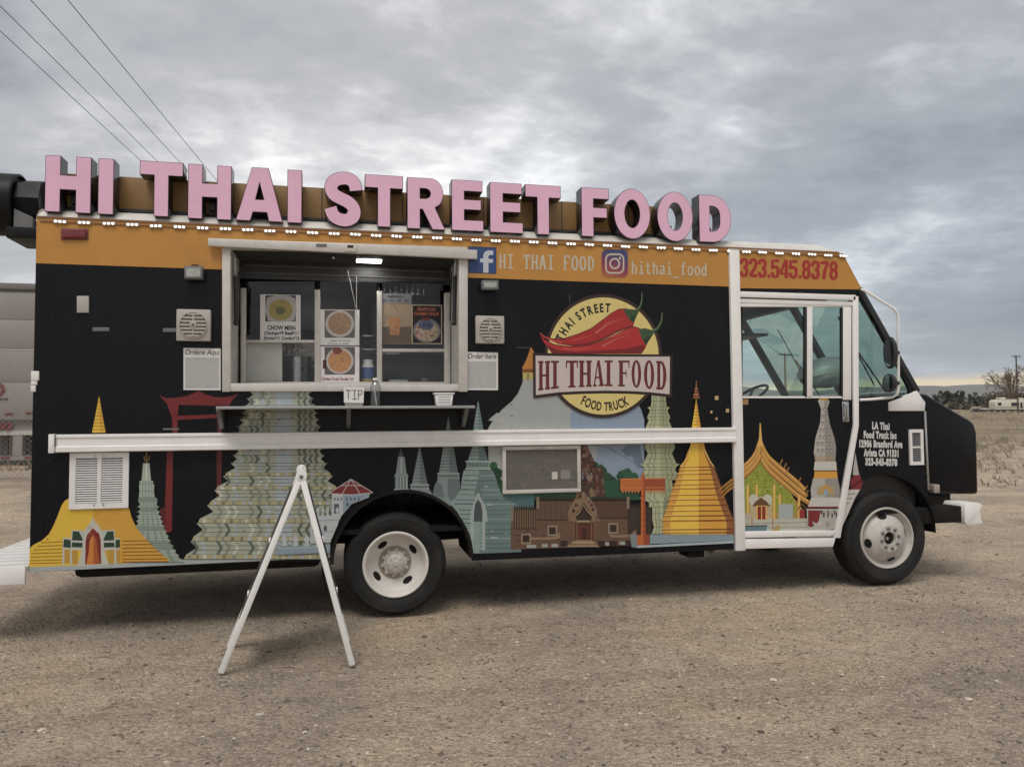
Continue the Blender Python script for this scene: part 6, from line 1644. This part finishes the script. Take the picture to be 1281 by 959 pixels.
# louvred white vent at the rear, slat by slat
q = xz([(88, 567), (162, 567), (160, 634.5), (86, 635.5)])
vx0, vx1 = P(87.5, 600).x, P(161.5, 600).x; vz1, vz0 = P(125, 566).z, P(125, 635.5).z
vg = thing('vent_grille', None, None); vg.parent = truck
bw, bh = .042, .040
m = MB()
m.box(vx0, vx1, -.016, 0, vz0, vz0 + bh); m.box(vx0, vx1, -.016, 0, vz1 - bh, vz1)
m.box(vx0, vx0 + bw, -.016, 0, vz0 + bh, vz1 - bh); m.box(vx1 - bw, vx1, -.016, 0, vz0 + bh, vz1 - bh)
xm = (vx0 + vx1) / 2; m.box(xm - .013, xm + .013, -.016, 0, vz0 + bh, vz1 - bh)
m.build('vent_frame', M_white, vg)
MB().box(vx0 + bw, vx1 - bw, -.0035, -.001, vz0 + bh, vz1 - bh).build('vent_back', M_dark, vg)
sl = None
for a, b in ((vx0 + bw, xm - .013), (xm + .013, vx1 - bw)):
    for i in range(19):
        z = vz0 + bh + .006 + (vz1 - vz0 - 2 * bh - .006) * i / 19
        if sl is None:
            mm_ = MB(); mm_.add([(0, -.014, 0), (b - a, -.014, 0), (b - a, -.0045, .0085), (0, -.0045, .0085), (0, -.014, -.002), (b - a, -.014, -.002)], [(0, 1, 2, 3), (0, 4, 5, 1)])
            sl = mm_.build('vent_slat', M_white, vg); o = sl
        else: o = sl.copy(); COL.objects.link(o)
        o.location = (a, 0, z)
for x in (vx0 + .17, vx1 - .17):
    for z in (vz0 + .028, vz1 - .028): MB().cyl((x, -.016, z), (x, -.019, z), .007, n=8).build('screw', M_steel, vg)
# wire-mesh hatch
hx0, hx1 = P(628, 588).x, P(725.5, 588).x; hz1, hz0 = P(676, 557.5).z, P(676, 616).z
hg = thing('mesh_hatch', None, None); hg.parent = truck
bw = .03
for a, b, c, d in ((hx0, hx1, hz0, hz0 + bw), (hx0, hx1, hz1 - bw, hz1), (hx0, hx0 + bw, hz0 + bw, hz1 - bw), (hx1 - bw, hx1, hz0 + bw, hz1 - bw)):
    MB().box(a, b, -.028, 0, c, d).build('hatch_frame', M_alu, hg, bevel=.003)
mw = bpy.data.materials.new('woven_wire'); mw.use_nodes = True; n_ = mw.node_tree.nodes; l_ = mw.node_tree.links
tcx = n_.new('ShaderNodeTexCoord'); ns_ = n_.new('ShaderNodeTexNoise'); mpx = n_.new('ShaderNodeMapping'); mpx.inputs['Scale'].default_value = (6, 1, 14); mpx.inputs['Rotation'].default_value = (0, R_(25), 0)
l_.new(tcx.outputs['Object'], mpx.inputs[0]); l_.new(mpx.outputs[0], ns_.inputs['Vector']); ns_.inputs['Scale'].default_value = 4; ns_.inputs['Detail'].default_value = 8; ns_.inputs['Roughness'].default_value = .75; ns_.inputs['Distortion'].default_value = 1.5
rp = n_.new('ShaderNodeValToRGB'); l_.new(ns_.outputs[0], rp.inputs[0]); rp.color_ramp.elements[0].position = .3; rp.color_ramp.elements[1].position = .72
rp.color_ramp.elements[0].color = (.085, .078, .07, 1); rp.color_ramp.elements[1].color = (.20, .18, .16, 1)
l_.new(rp.outputs[0], n_['Principled BSDF'].inputs['Base Color']); n_['Principled BSDF'].inputs['Roughness'].default_value = .6; n_['Principled BSDF'].inputs['Metallic'].default_value = .3
MB().box(hx0 + bw, hx1 - bw, -.010, -.002, hz0 + bw, hz1 - bw).build('mesh_sheet', mw, hg)
MB().tube([P(678, 558, -.03), P(681, 561, -.03), P(676, 562.5, -.03), P(672, 561, -.03)], .003).build('pull_wire', M_steel, hg)
MB().box(P(690, 594).x, P(697, 594).x, -.012, -.0095, P(690, 599).z, P(690, 590).z).build('clip', M_alu, hg); MB().box(P(701, 594).x, P(713, 594).x, -.012, -.0095, P(690, 599).z, P(690, 588).z).build('clip', pm('clip_dull', (.22, .21, .19), .5), hg)

# ------------------------------------------------------------------ serving hatch
sh = thing('serving_hatch', None, None); sh.parent = truck
pbox('hatch_jamb', 278.5, 311, 289, 490, -.03, .05, M_alu, sh, .004); pbox('hatch_jamb', 573.5, 316, 584.5, 490, -.03, .05, M_alu, sh, .004)
q = xz([(289.2, 479.5), (573.3, 480.5), (573.3, 489.5), (289.2, 489.5)]); MB().prism(q, -.035, .06).build('hatch_sill', M_alu, sh, bevel=.004)
q = xz([(278.5, 299), (584.5, 309), (584.5, 316.5), (278.5, 310.5)], -.03); MB().prism(q, -.03, .04).build('hatch_head', M_alu, sh, bevel=.003)
q = xz([(260, 297), (597, 309.5), (597, 324), (598, 325), (430, 318.5), (260, 306.5)], -.07)
q = xz([(260, 297.5), (597, 312.5), (597, 324), (260, 307.5)], -.07); MB().prism(q, -.07, -.032).build('rain_gutter', M_alu, sh, bevel=.004)
pbox('gutter_latch', 396, 307.5, 409, 311, -.075, -.06, M_grey, sh, .001); gl_ = pbox('gutter_lock', 431, 308, 446, 317.5, -.085, -.06, M_alu, sh, .002); pbox('keyhole', 434.5, 309.5, 442, 313, -.0865, -.084, M_dark, gl_, .001)
Dp = 0.46                                                # depth of the recess
zc = P(430, 316).z
xL, xR = P(289, 400).x, P(573, 400).x; zs = P(430, 481).z
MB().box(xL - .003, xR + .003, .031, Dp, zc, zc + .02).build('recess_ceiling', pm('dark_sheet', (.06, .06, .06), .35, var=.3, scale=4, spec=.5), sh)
for k in range(7):
    y = .07 + k * .055; MB().box(xL, xR, y, y + .012, zc - .008, zc - .0005).build('ceiling_rib', M_innerdark, sh)
m_rev = pm('reveal_paint', (.42, .41, .38), .5, var=.12)
MB().box(xL - .02, xL - .002, .051, Dp, zs, zc).build('recess_side', m_rev, sh); MB().box(xR + .002, xR + .02, .051, Dp, zs, zc).build('recess_side', m_rev, sh)
MB().box(xL, xR, .061, Dp + .12, zs - .03, zs - .004).build('counter', M_alu, sh)
# header behind the recess, sash frames, panes
hz = P(430, 352, Dp).z
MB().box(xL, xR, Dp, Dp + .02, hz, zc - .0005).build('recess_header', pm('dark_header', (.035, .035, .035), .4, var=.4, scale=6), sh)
for py in (336, 345): 
    z = P(430, py, Dp).z; MB().box(xL + .05, xR - .05, Dp - .012, Dp - .0005, z - .006, z + .006).build('header_rib', pm('header_rib', (.09, .09, .09), .4), sh)
def sbar(name, x0, y0, x1, y1, ya, yb, mat, par, bev=.003):
    q = xz([(x0, y0), (x1, y0), (x1, y1), (x0, y1)], ya); return MB().prism(q, ya, yb).build(name, mat, par, bevel=bev)
for x0, x1, y0 in ((301, 307.5, 360), (393.5, 400.5, 362), (471.5, 478, 364), (556, 563.5, 366)): sbar('sash_post', x0, y0, x1, 478, Dp - .035, Dp + .015, M_alu, sh)
for x0, x1, y0, y1 in ((307.5, 393.5, 425, 428.5), (478, 556, 436, 440)): sbar('sash_rail', x0, y0, x1, y1, Dp - .03, Dp + .01, M_alu, sh)
sbar('sash_foot', 301, 477.5, 563.5, 481, Dp - .036, Dp + .016, M_alu, sh)
for x0, x1 in ((307.5, 393.5), (400.5, 471.5), (478, 556)):
    q = xz([(x0, 352), (x1, 352), (x1, 478), (x0, 478)], Dp); MB().add([(a, Dp, b) for a, b in q], [(0, 1, 2, 3)]).build('sash_pane', M_clear, sh)
sbar('inner_panel', 307.5, 429, 353, 477, Dp + .02, Dp + .03, pm('pale_panel', (.58, .56, .51), .55), sh, .002)
# gas struts and latches in the reveals
for x, s in ((294.5, 1), (569, -1)):
    stt = thing('gas_strut', None, None); stt.parent = truck
    a, b, c = P(x - 1 * s, 322, .05), P(x, 345, .07), P(x + 1 * s, 404, .10)
    MB().tube([a, b], .009).build('rod', M_steel, stt, smooth=True); MB().tube([b, c], .016).build('cylinder', M_dark, stt, smooth=True)
    MB().tube([P(x + 4 * s, 340, .08), P(x + 6 * s, 400, .16)], .007).build('stay_arm', M_dark, stt, smooth=True)
    MB().sphere(c, .022, 8, 6).build('ball_joint', M_dark, stt, smooth=True)
# lamp in the recess ceiling
c = P(462, 329, .17)
lp = thing('hatch_lamp', None, None); lp.parent = truck
cxl = P(462, 329, .2).x
MB().box(cxl - .10, cxl + .10, .17, .30, zc - .016, zc - .0085).build('lamp_lens', M_lens, lp)
MB().box(cxl - .112, cxl + .112, .16, .31, zc - .012, zc - .0005).build('lamp_rim', M_alu, lp, bevel=.002)
MB().sphere((P(417, 322, .1).x, .1, zc - .02), .016, 8, 6).build('camera_dome', M_steel, sh, smooth=True)
# rail of utensils under the header
rl_ = thing('utensil_rail', None, None); rl_.parent = truck
y_ = Dp + .25
MB().tube([P(470, 352, y_), P(535, 355, y_)], .008).build('rail', M_steel, rl_, smooth=True)
sbar('rail_shelf', 470, 345, 533, 351, y_, y_ + .02, M_grey, rl_)
for k in range(9):
    p = P(474 + k * 7, 353, y_); MB().box(p.x - .006, p.x + .006, y_ - .004, y_ + .004, p.z - .07 - .02 * (k % 3), p.z).box(p.x - .018, p.x + .018, y_ - .004, y_ + .004, p.z - .12, p.z - .07 - .02 * (k % 3)).build('utensil', M_steel, rl_, bevel=.002)
# pull cords hanging by the panes
for pts in (((435, 338), (445, 385)), ((446, 345), (446, 402))):
    MB().tube([P(a, b, Dp - .05) for a, b in pts], .0025).build('pull_cord', M_alu, truck)
# room behind
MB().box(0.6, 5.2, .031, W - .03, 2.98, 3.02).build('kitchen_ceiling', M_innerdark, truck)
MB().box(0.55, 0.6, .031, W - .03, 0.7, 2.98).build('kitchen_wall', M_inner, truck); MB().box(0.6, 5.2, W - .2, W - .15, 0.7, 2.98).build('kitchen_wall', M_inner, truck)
MB().box(0.8, 2.05, W - .75, W - .25, .7, 1.75).build('stove', M_steel, truck, bevel=.02)
MB().box(2.3, 3.9, W - .75, W - .25, .7, 1.72).build('worktop', M_steel, truck, bevel=.02)
MB().box(0.9, 2.4, W - .75, W - .22, 2.45, 2.95).build('extractor_hood', pm('dull_steel', (.20, .20, .20), .4, metal=.7), truck, bevel=.02)
MB().box(2.5, 3.3, W - .5, W - .22, 2.25, 2.8).build('kitchen_cupboard', M_inner, truck, bevel=.01)
# shelves and foil splashback seen through the panes
for pa in ((452, 419, 471, 421), (452, 436, 471, 438), (478, 441, 500, 443)): sbar('wall_shelf', *pa, Dp + .16, Dp + .32, M_steel, sh, .001)
sbar('splashback', 353.5, 429, 393, 452, Dp + .42, Dp + .425, pm('crumpled_foil', (.34, .31, .27), .22, metal=.85, var=.55, scale=16, bump=.9, bscale=26), sh, 0)
p = P(459, 428, Dp + .2); MB().cyl((p.x, Dp + .19, p.z), (p.x, Dp + .26, p.z), .028, n=16).build('regulator', M_dark, sh, smooth=True)
# ledge under the hatch
lg = thing('serving_ledge', None, None); lg.parent = truck
ya_ = -.30; a, b = P(270, 509, ya_), P(594.5, 511, ya_); zl = (P(430, 508, ya_).z + P(430, 508, ya_).z) / 2
zt_, zb_2 = P(430, 507.6, ya_).z, P(430, 511.2, ya_).z
MB().box(a.x, b.x, ya_, -.004, zb_2, zt_).build('ledge_top', M_steel, lg, bevel=.003)
for px in (277.5, 436, 580):
    x = P(px, 520, -.05).x
    MB().prism_x([(-.002, zb_2), (-.22, zb_2), (-.22, zb_2 - .012), (-.03, zb_2 - .15), (-.002, zb_2 - .15)], x - .016, x + .016).build('ledge_bracket', pm('bracket_steel', (.2, .2, .2), .4, metal=.6), lg, bevel=.002)
LEDGE_Z = zt_
# ------------------------------------------------------------------ folding sign stand in front of the truck
g1, g2 = G(276, 843), G(441, 833)
dirv = (g2 - g1); nrm = Vector((-dirv.y, dirv.x, 0)).normalized()
r = Vector(ray(377, 592)); t = (g1 - Vector(CAM)).dot(nrm) / r.dot(nrm); tp_ = Vector(CAM) + r * t
dv = Vector((tp_.x - CAM[0], tp_.y - CAM[1], 0)).normalized()
af = thing('folding_sign_stand', 'white folding A-frame sign stand seen edge-on on the gravel', 'sign stand', (tp_.x, tp_.y, 0))
org = Vector((tp_.x, tp_.y, 0)); TOP = tp_.z - .01
M_sw = pm('stand_plastic', (.80, .79, .76), .42, var=.05, scale=10, dirt=.18); M_bd = pm('stand_board', (.03, .03, .032), .4)
for foot, sgn in ((g1, -1), (g2, 1)):
    e0 = Vector((0, 0, TOP)); e1 = foot - org; e1.z = 0.004
    L = (e1 - e0).normalized(); nn = L.cross(dv).normalized() * .019
    if nn.x * sgn < 0: nn = -nn
    pn = thing('panel', None, None); pn.parent = af
    Wd = .60
    def stile(o0, o1, w, name='stile'):
        m = MB(); vs = []
        for p in (e0 + L * .0, e1):
            for s_ in (-1, 1):
                for o_ in (o0, o1): vs.append(p + nn * s_ + dv * o_)
        m.add(vs, [(0, 1, 3, 2), (4, 6, 7, 5), (0, 4, 5, 1), (1, 5, 7, 3), (3, 7, 6, 2), (2, 6, 4, 0)]); return m.build(name, M_sw, pn, bevel=.006)
    stile(0, .045, 0); stile(Wd - .045, Wd, 0)
    def rail(f0, f1):
        m = MB(); vs = []
        for f in (f0, f1):
            p = e0.lerp(e1, f)
            for s_ in (-.9, .9):
                for o_ in (.045, Wd - .045): vs.append(p + nn * s_ + dv * o_)
        m.add(vs, [(0, 1, 3, 2), (4, 6, 7, 5), (0, 4, 5, 1), (1, 5, 7, 3), (3, 7, 6, 2), (2, 6, 4, 0)]); m.build('rail', M_sw, pn, bevel=.004)
    rail(.03, .09); rail(.74, .79)
    m = MB(); vs = []
    for f in (.09, .74):
        p = e0.lerp(e1, f)
        for s_ in (.75, 1.25):
            for o_ in (.03, Wd - .03): vs.append(p + nn * s_ + dv * o_)
    m.add(vs, [(0, 1, 3, 2), (4, 6, 7, 5), (0, 4, 5, 1), (1, 5, 7, 3), (3, 7, 6, 2), (2, 6, 4, 0)]); m.build('board', M_bd, pn)
    for f in (.35, .62):
        p = e0.lerp(e1, f) + nn * 1.3 + dv * .05; MB().box(p.x - .007, p.x + .007, p.y - .014, p.y + .014, p.z - .022, p.z + .022).build('clip', M_sw, pn, bevel=.005)
for o_ in (-.004, Wd - .05):
    a = Vector((0, 0, TOP)) + dv * o_; MB().cyl(a, a + dv * .055, .034, n=18).build('hinge_cap', M_sw, af, smooth=True)
    MB().cyl(a - dv * .004 + Vector((0, 0, -.012)), a + Vector((0, 0, -.012)), .013, n=12).build('hinge_bolt', M_grey, af, smooth=True)
a = Vector((0, 0, TOP + .012)); MB().cyl(a + dv * .05, a + dv * (Wd - .05), .016, n=12).build('carry_bar', M_sw, af, smooth=True)

# ------------------------------------------------------------------ things on the ledge
yj = -.16
x0, x1 = P(430, 500, yj).x, P(455.5, 500, yj).x; zT = P(442, 484.5, yj).z
tj = thing('tip_box', 'small clear tip box with a white TIP note on the ledge', 'tip box', ((x0 + x1) / 2, yj + .05, LEDGE_Z))
hw = (x1 - x0) / 2; hh = zT - LEDGE_Z
MB().prism([(-hw * .9, 0.001), (hw * .9, 0.001), (hw, hh), (-hw, hh)], -.045, .05).build('box', pm('clear_grey', (.30, .29, .27), .25), tj, bevel=.006)
m = MB(); m.prism([(-hw * .98, hh * .20), (hw * .94, hh * .17), (hw, hh * 1.0), (-hw * 1.0, hh * 1.02)], -.0495, -.0465); m.build('note', pm('paper', (.70, .68, .63), .7, var=.03), tj)
D = Decal(-.051, fn=lambda u, v, y: (u, y, v)); D.st = .00005
ki = (24, 24, 26)
def S(pts, w=.0055): D.line([(-hw * .85 + u * hw * 1.7, hh * (.36 + .5 * v)) for u, v in pts], w, ki)
S([(.0, 1), (.36, .96)]); S([(.17, .97), (.19, .0)]); S([(.42, .98), (.66, .98)]); S([(.54, .98), (.54, .05)]); S([(.42, .04), (.66, .03)]); S([(.76, 0), (.76, 1)]); S(catmull([(.76, .98), (.93, .95), (.98, .75), (.9, .55), (.76, .5)], 4))
D.build('note_lettering', tj)
x0, x1 = P(463, 500, yj).x, P(476.5, 500, yj).x; zT = P(470, 473, yj).z; rr = (x1 - x0) / 2; hb = zT - LEDGE_Z
bt = thing('plastic_bottle', 'clear empty plastic bottle on the ledge beside the tip box', 'bottle', ((x0 + x1) / 2, yj + .03, LEDGE_Z))
MB().lathe([(0, .002), (rr * .9, .002), (rr, .02), (rr, hb * .5), (rr * .93, hb * .52), (rr, hb * .55), (rr, hb * .70), (rr * .55, hb * .88), (rr * .42, hb * .9), (rr * .42, hb)], 20, axis='z').build('shell', glass('bottle_plastic', (.80, .82, .82), .10, .08), bt, smooth=True)
MB().lathe([(rr * .5, hb * .93), (rr * .5, hb * 1.02), (0, hb * 1.02)], 14, axis='z').build('cap', M_white, bt, smooth=True)
MB().tube([(rr * .2, 0, .01), (-rr * .3, 0, hb * .8)], .004).build('straw', M_white, bt)
x0, x1 = P(543, 498, yj).x, P(568.5, 498, yj).x; zT = P(556, 490.5, yj).z; hw = (x1 - x0) / 2; hh = zT - LEDGE_Z
nb = thing('napkin_tub', 'white tapered tub with scribbled writing at the right of the ledge', 'tub', ((x0 + x1) / 2, yj + .05, LEDGE_Z))
MB().prism([(-hw * .74, .001), (hw * .74, .001), (hw * .9, hh * .86), (-hw * .9, hh * .86)], -.055, .055).build('tub', M_white, nb, bevel=.006)
MB().box(-hw, hw, -.062, .062, hh * .86, hh * .97).build('rim', M_white, nb, bevel=.003)
D = Decal(-.0565, fn=lambda u, v, y: (u, y, v))
for k in range(3):
    D.line([(-hw * .62 + i * hw * .052, hh * (.66 - k * .2) + hh * .045 * math.sin(i * 2.1 + k) + .0 * i) for i in range(24)], .0035, (112, 110, 116))
D.build('scribble', nb)

# ------------------------------------------------------------------ menu posters taped to the panes
def food(name, cols, sc=40):
    if name in MATS: return MATS[name]
    m = bpy.data.materials.new(name); m.use_nodes = True; MATS[name] = m; n2 = m.node_tree.nodes; l2 = m.node_tree.links
    t = n2.new('ShaderNodeTexCoord'); ns = n2.new('ShaderNodeTexNoise'); ns.inputs['Scale'].default_value = sc; ns.inputs['Detail'].default_value = 5; ns.inputs['Distortion'].default_value = 1.8; l2.new(t.outputs['Object'], ns.inputs['Vector'])
    r = n2.new('ShaderNodeValToRGB'); l2.new(ns.outputs[0], r.inputs[0]); e = r.color_ramp.elements; e[0].position = .3; e[1].position = .72; e[0].color = cols[0] + (1,); e[1].color = cols[-1] + (1,)
    for i, c in enumerate(cols[1:-1]): q = e.new(.3 + .42 * (i + 1) / (len(cols) - 1)); q.color = c + (1,)
    l2.new(r.outputs[0], n2['Principled BSDF'].inputs['Base Color']); n2['Principled BSDF'].inputs['Roughness'].default_value = .4; return m
F_noodle = food('noodles', [(.10, .08, .03), (.30, .22, .05), (.42, .34, .10), (.20, .22, .07), (.35, .25, .10)]); F_brown = food('fried_rice', [(.10, .05, .04), (.28, .16, .09), (.40, .27, .15), (.22, .14, .12), (.45, .34, .24)], 46)
F_orange = food('fried_noodles', [(.14, .05, .03), (.42, .18, .07), (.55, .32, .14), (.40, .14, .07), (.58, .42, .24)], 46); F_soup = food('seafood_soup', [(.05, .04, .03), (.35, .12, .06), (.60, .50, .42), (.12, .18, .08), (.55, .30, .20)], 34)
F_drink = food('iced_coffee', [(.30, .14, .07), (.45, .22, .11), (.52, .30, .17)], 18); F_wood = food('drink_backdrop', [(.24, .17, .11), (.38, .29, .20), (.30, .22, .15)], 7)
yp = Dp - .008; pw = (205, 203, 200); pk = (24, 24, 26)
def poster(label, draw):
    D = Decal(yp); draw(D); D.y -= .0
    o = D.build('menu_poster'); return props(o, label, 'poster', 'menu posters on the serving window')
def d1(D):
    D.poly([(325.5, 368), (376, 369), (376, 427.5), (325.5, 426.5)], pw); D.rect(332, 369.5, 370, 402, (34, 30, 32)); D.poly([(334, 372), (345, 369.6), (362, 370), (369, 373), (371, 388), (368, 401), (350, 403), (335, 401), (332, 388)], (168, 162, 158)); D.ell(351, 387.5, 15, 13.2, F_noodle); D.ell(351, 388.5, 6, 5, food('greens', [(.06, .07, .03), (.16, .17, .06), (.10, .06, .04)], 60))
    D.text('CHOW MEIN', (334.5, 412.3), (369.5, 412.6), 5.2, 5.2, pk, .035); D.text('Chicken$9 Beef$11', (330.5, 418.5), (373.5, 418.8), 4.2, 4.2, pk, .035); D.text('Shrimp$11 Combo$13', (330, 424.6), (374, 424.9), 4.2, 4.2, pk, .035)
poster('white noodle poster with a square plate, left pane of the serving window', d1)
def d2(D):
    D.poly([(400.5, 387), (449.5, 387.5), (449.5, 432), (400.5, 431.5)], pw); D.rect(406, 388, 444, 422.5, (96, 92, 90)); D.ell(425, 405, 18, 16.8, (172, 166, 164)); D.ell(425, 404.5, 14.5, 13.8, F_brown)
    D.text('COMBINATION FRIED RICE', (412, 427), (439, 427.2), 1.9, 1.9, (90, 90, 92), .02); D.text('Chicken or beef', (410, 430.4), (436, 430.6), 1.9, 1.9, (90, 90, 92), .02)
poster('upper poster of a round rice plate in the middle pane', d2)
def d3(D):
    D.poly([(400.5, 433), (449.5, 433.3), (449.5, 478), (400.5, 478)], (208, 202, 202)); D.rect(406, 434, 444, 468.5, (92, 86, 84)); D.ell(425, 451, 17.4, 16.6, (176, 168, 164)); D.ell(425, 451.5, 14.6, 14, F_orange); D.ell(422, 438.5, 6, 4.6, (120, 66, 62))
    D.rect(404, 450, 408.5, 461, (66, 34, 34)); D.text('Chicken Drunk Noodle $15', (402.5, 475.4), (442, 475.8), 3.8, 3.8, (126, 52, 66), .035)
poster('lower poster of an orange noodle plate with red caption in the middle pane', d3)
def d4(D):
    D.poly([(474, 366.5), (515, 367.5), (515, 430.5), (474, 430)], (126, 108, 88)); D.poly([(476, 380), (515, 380.5), (515, 408), (476, 408)], F_wood); D.rect(475, 367, 515, 379.5, (120, 122, 126)); D.rect(477, 409, 515, 429.5, (96, 84, 74))
    D.poly([(486, 400), (501, 400), (499.5, 419), (488, 419)], F_drink); D.ell(493.6, 400, 7.6, 3.4, (170, 122, 80))
    D.text('MENU', (486, 372.3), (506, 372.5), 2.8, 2.8, (40, 42, 48), .03)
    for x in (478, 487, 496, 505): D.rect(x, 374.2, x + 6.5, 378, (96, 100, 106), True)
    D.text('THAI COFFEE', (480, 388), (509, 388.3), 3.4, 3.4, (168, 140, 106), .02)
poster('tan iced drink poster with a grey header in the right pane', d4)
def d5(D):
    D.poly([(515, 380.8), (553, 381.5), (553, 430.5), (515, 430)], (170, 160, 132)); D.poly([(516.3, 382), (551.8, 382.6), (551.8, 429.2), (516.3, 429)], (36, 22, 20)); D.ell(534, 413.5, 17.3, 15, (108, 112, 122), 30); D.ell(534, 414.5, 15.2, 12.6, F_soup); D.ell(533, 406.5, 9.5, 6.2, (84, 92, 116))
    D.text('SEAFOOD', (522, 388.3), (545, 388.8), 3.6, 3.6, (172, 92, 66), .03); D.text('COMBO SOUP', (518, 394), (549, 394.5), 3.6, 3.6, (172, 92, 66), .03); D.text('$15', (528.5, 408.5), (539, 408.8), 4.4, 4.4, (32, 34, 46), .03)
    D.poly([(528, 401), (530, 396), (533, 399), (536, 396.5), (538, 401)], (120, 32, 28))
poster('dark framed soup poster with a price badge in the right pane', d5)

# ------------------------------------------------------------------ things inside, on the counter
yc_ = Dp + .09; CZ = zs - .004
p = P(460, 470, yc_); r_ = (P(468, 470, yc_).x - P(452, 470, yc_).x) / 2; ht = P(460, 450, yc_).z - CZ
ja = thing('sauce_jar', 'blue-labelled white jar on the counter behind the middle gap', 'jar', (p.x, yc_, CZ))
MB().lathe([(0, .001), (r_ * .95, .001), (r_, .01), (r_, ht * .3), (r_ * .99, ht * .32)], 18, axis='z').build('base', pm('yellow_label', (.42, .36, .14), .5), ja, smooth=True)
MB().lathe([(r_, ht * .325), (r_, ht * .72)], 18, axis='z').build('label', pm('blue_label', (.07, .13, .32), .45, var=.6, scale=60), ja, smooth=True)
MB().lathe([(r_, ht * .725), (r_ * .97, ht * .8), (r_ * .8, ht * .84), (r_ * .8, ht), (0, ht)], 18, axis='z').build('lid', M_white, ja, smooth=True)
p = P(372, 470, Dp + .35); r_ = (P(390, 470, Dp + .35).x - P(355, 470, Dp + .35).x) / 2; ht = P(372, 447, Dp + .35).z - CZ
MB().box(xL, xR, Dp + .125, Dp + .6, zs - .06, CZ).build('counter', M_steel, sh)
pt = thing('stock_pot', 'steel stock pot on the counter behind the left pane', 'pot', (p.x, Dp + .35, CZ))
MB().lathe([(0, .001), (r_, .001), (r_, ht), (r_ * 1.04, ht + .006), (r_ * .96, ht + .006), (r_ * .95, .01), (0, .01)], 28, axis='z').build('pot', M_steel, pt, smooth=True)
for s_ in (-1, 1): MB().tube([(s_ * r_, -.04, ht * .7), (s_ * (r_ + .04), -.04, ht * .74), (s_ * (r_ + .04), .04, ht * .74), (s_ * r_, .04, ht * .7)], .007).build('handle', M_steel, pt, smooth=True)
p = P(498, 470, Dp + .2)
fc2 = thing('food_warmer', 'low steel food warmer on the counter behind the right pane', 'warmer', (p.x, Dp + .25, CZ))
MB().box(-.09, .09, -.1, .1, .001, .09).build('case', M_dark, fc2, bevel=.008); MB().box(-.085, .085, -.105, -.098, .05, .075).build('chrome_lip', M_steel, fc2, bevel=.002)
for px, w_, h_, mt_, lb in ((486, .035, .11, M_steel, 'steel canister at the left behind the right pane'), (519, .04, .10, pm('tomato_red', (.30, .05, .04), .4), 'red sauce bottle behind the right pane'), (531, .032, .13, M_white, 'white squeeze bottle behind the right pane')):
    q_ = P(px, 470, Dp + .45); b_ = thing('container', lb, 'container', (q_.x, Dp + .45, CZ), 'containers on the kitchen counter')
    MB().lathe([(0, .001), (w_, .001), (w_, h_ * .7), (w_ * .6, h_ * .82), (w_ * .6, h_ * .85)], 16, axis='z').build('body', mt_, b_, smooth=True); MB().lathe([(w_ * .65, h_ * .85), (w_ * .5, h_), (0, h_)], 14, axis='z').build('lid', M_dark, b_, smooth=True)
p = P(543, 470, Dp + .4)
bg_ = thing('cooking_pan', 'dark pan tilted on the counter behind the right pane', 'pan', (p.x, Dp + .4, CZ))
MB().lathe([(0, .01), (.11, .01), (.15, .07), (.155, .07), (.115, .003), (0, .003)], 22, axis='z').build('pan', M_dark, bg_, smooth=True); MB().tube([(.14, 0, .06), (.32, -.02, .13)], .012).build('handle', M_dark, bg_, smooth=True)

# ------------------------------------------------------------------ plastic bag on the dashboard
yb = .42; c = P(1029, 466, yb); rw = (P(1056, 466, yb).x - P(1002, 466, yb).x) / 2; rh = (P(1029, 447, yb).z - P(1029, 485, yb).z) / 2
m = MB(); m.sphere((0, 0, 0), 1, 28, 20)
vs = []
for v in m.v:
    q = Vector(v); k = 1 + .16 * noise.noise(q * 1.7 + Vector((3, 1, 2))) + .07 * noise.noise(q * 4.5) + .035 * noise.noise(q * 11)
    vs.append((q.x * rw * k, q.y * .2 * k, max(-rh, q.z * rh * 1.05 * k + (q.x * .06 if q.z > 0 else 0))))
m.v = vs
bgm = pm('white_bag', (.62, .66, .64), .35, var=.1, scale=9, bump=.5, bscale=14)
bag = m.build('plastic_bag', bgm, None, smooth=True); bag.location = (c.x, yb, c.z); props(bag, 'crumpled white plastic bag lying on the dashboard', 'plastic bag')
# ------------------------------------------------------------------ air: thin haze over the plain
m = MB().box(-8200, 10500, -420, 7800, -1.6, 420)
hm = bpy.data.materials.new('haze_air'); hm.use_nodes = True; n2 = hm.node_tree.nodes; n2.clear()
vp = n2.new('ShaderNodeVolumePrincipled'); vp.inputs['Density'].default_value = 0.00007; vp.inputs['Color'].default_value = (.80, .87, .96, 1); vp.inputs['Anisotropy'].default_value = 0.0
oo = n2.new('ShaderNodeOutputMaterial'); hm.node_tree.links.new(vp.outputs[0], oo.inputs['Volume'])
o = m.build('haze', hm); o['kind'] = 'stuff'
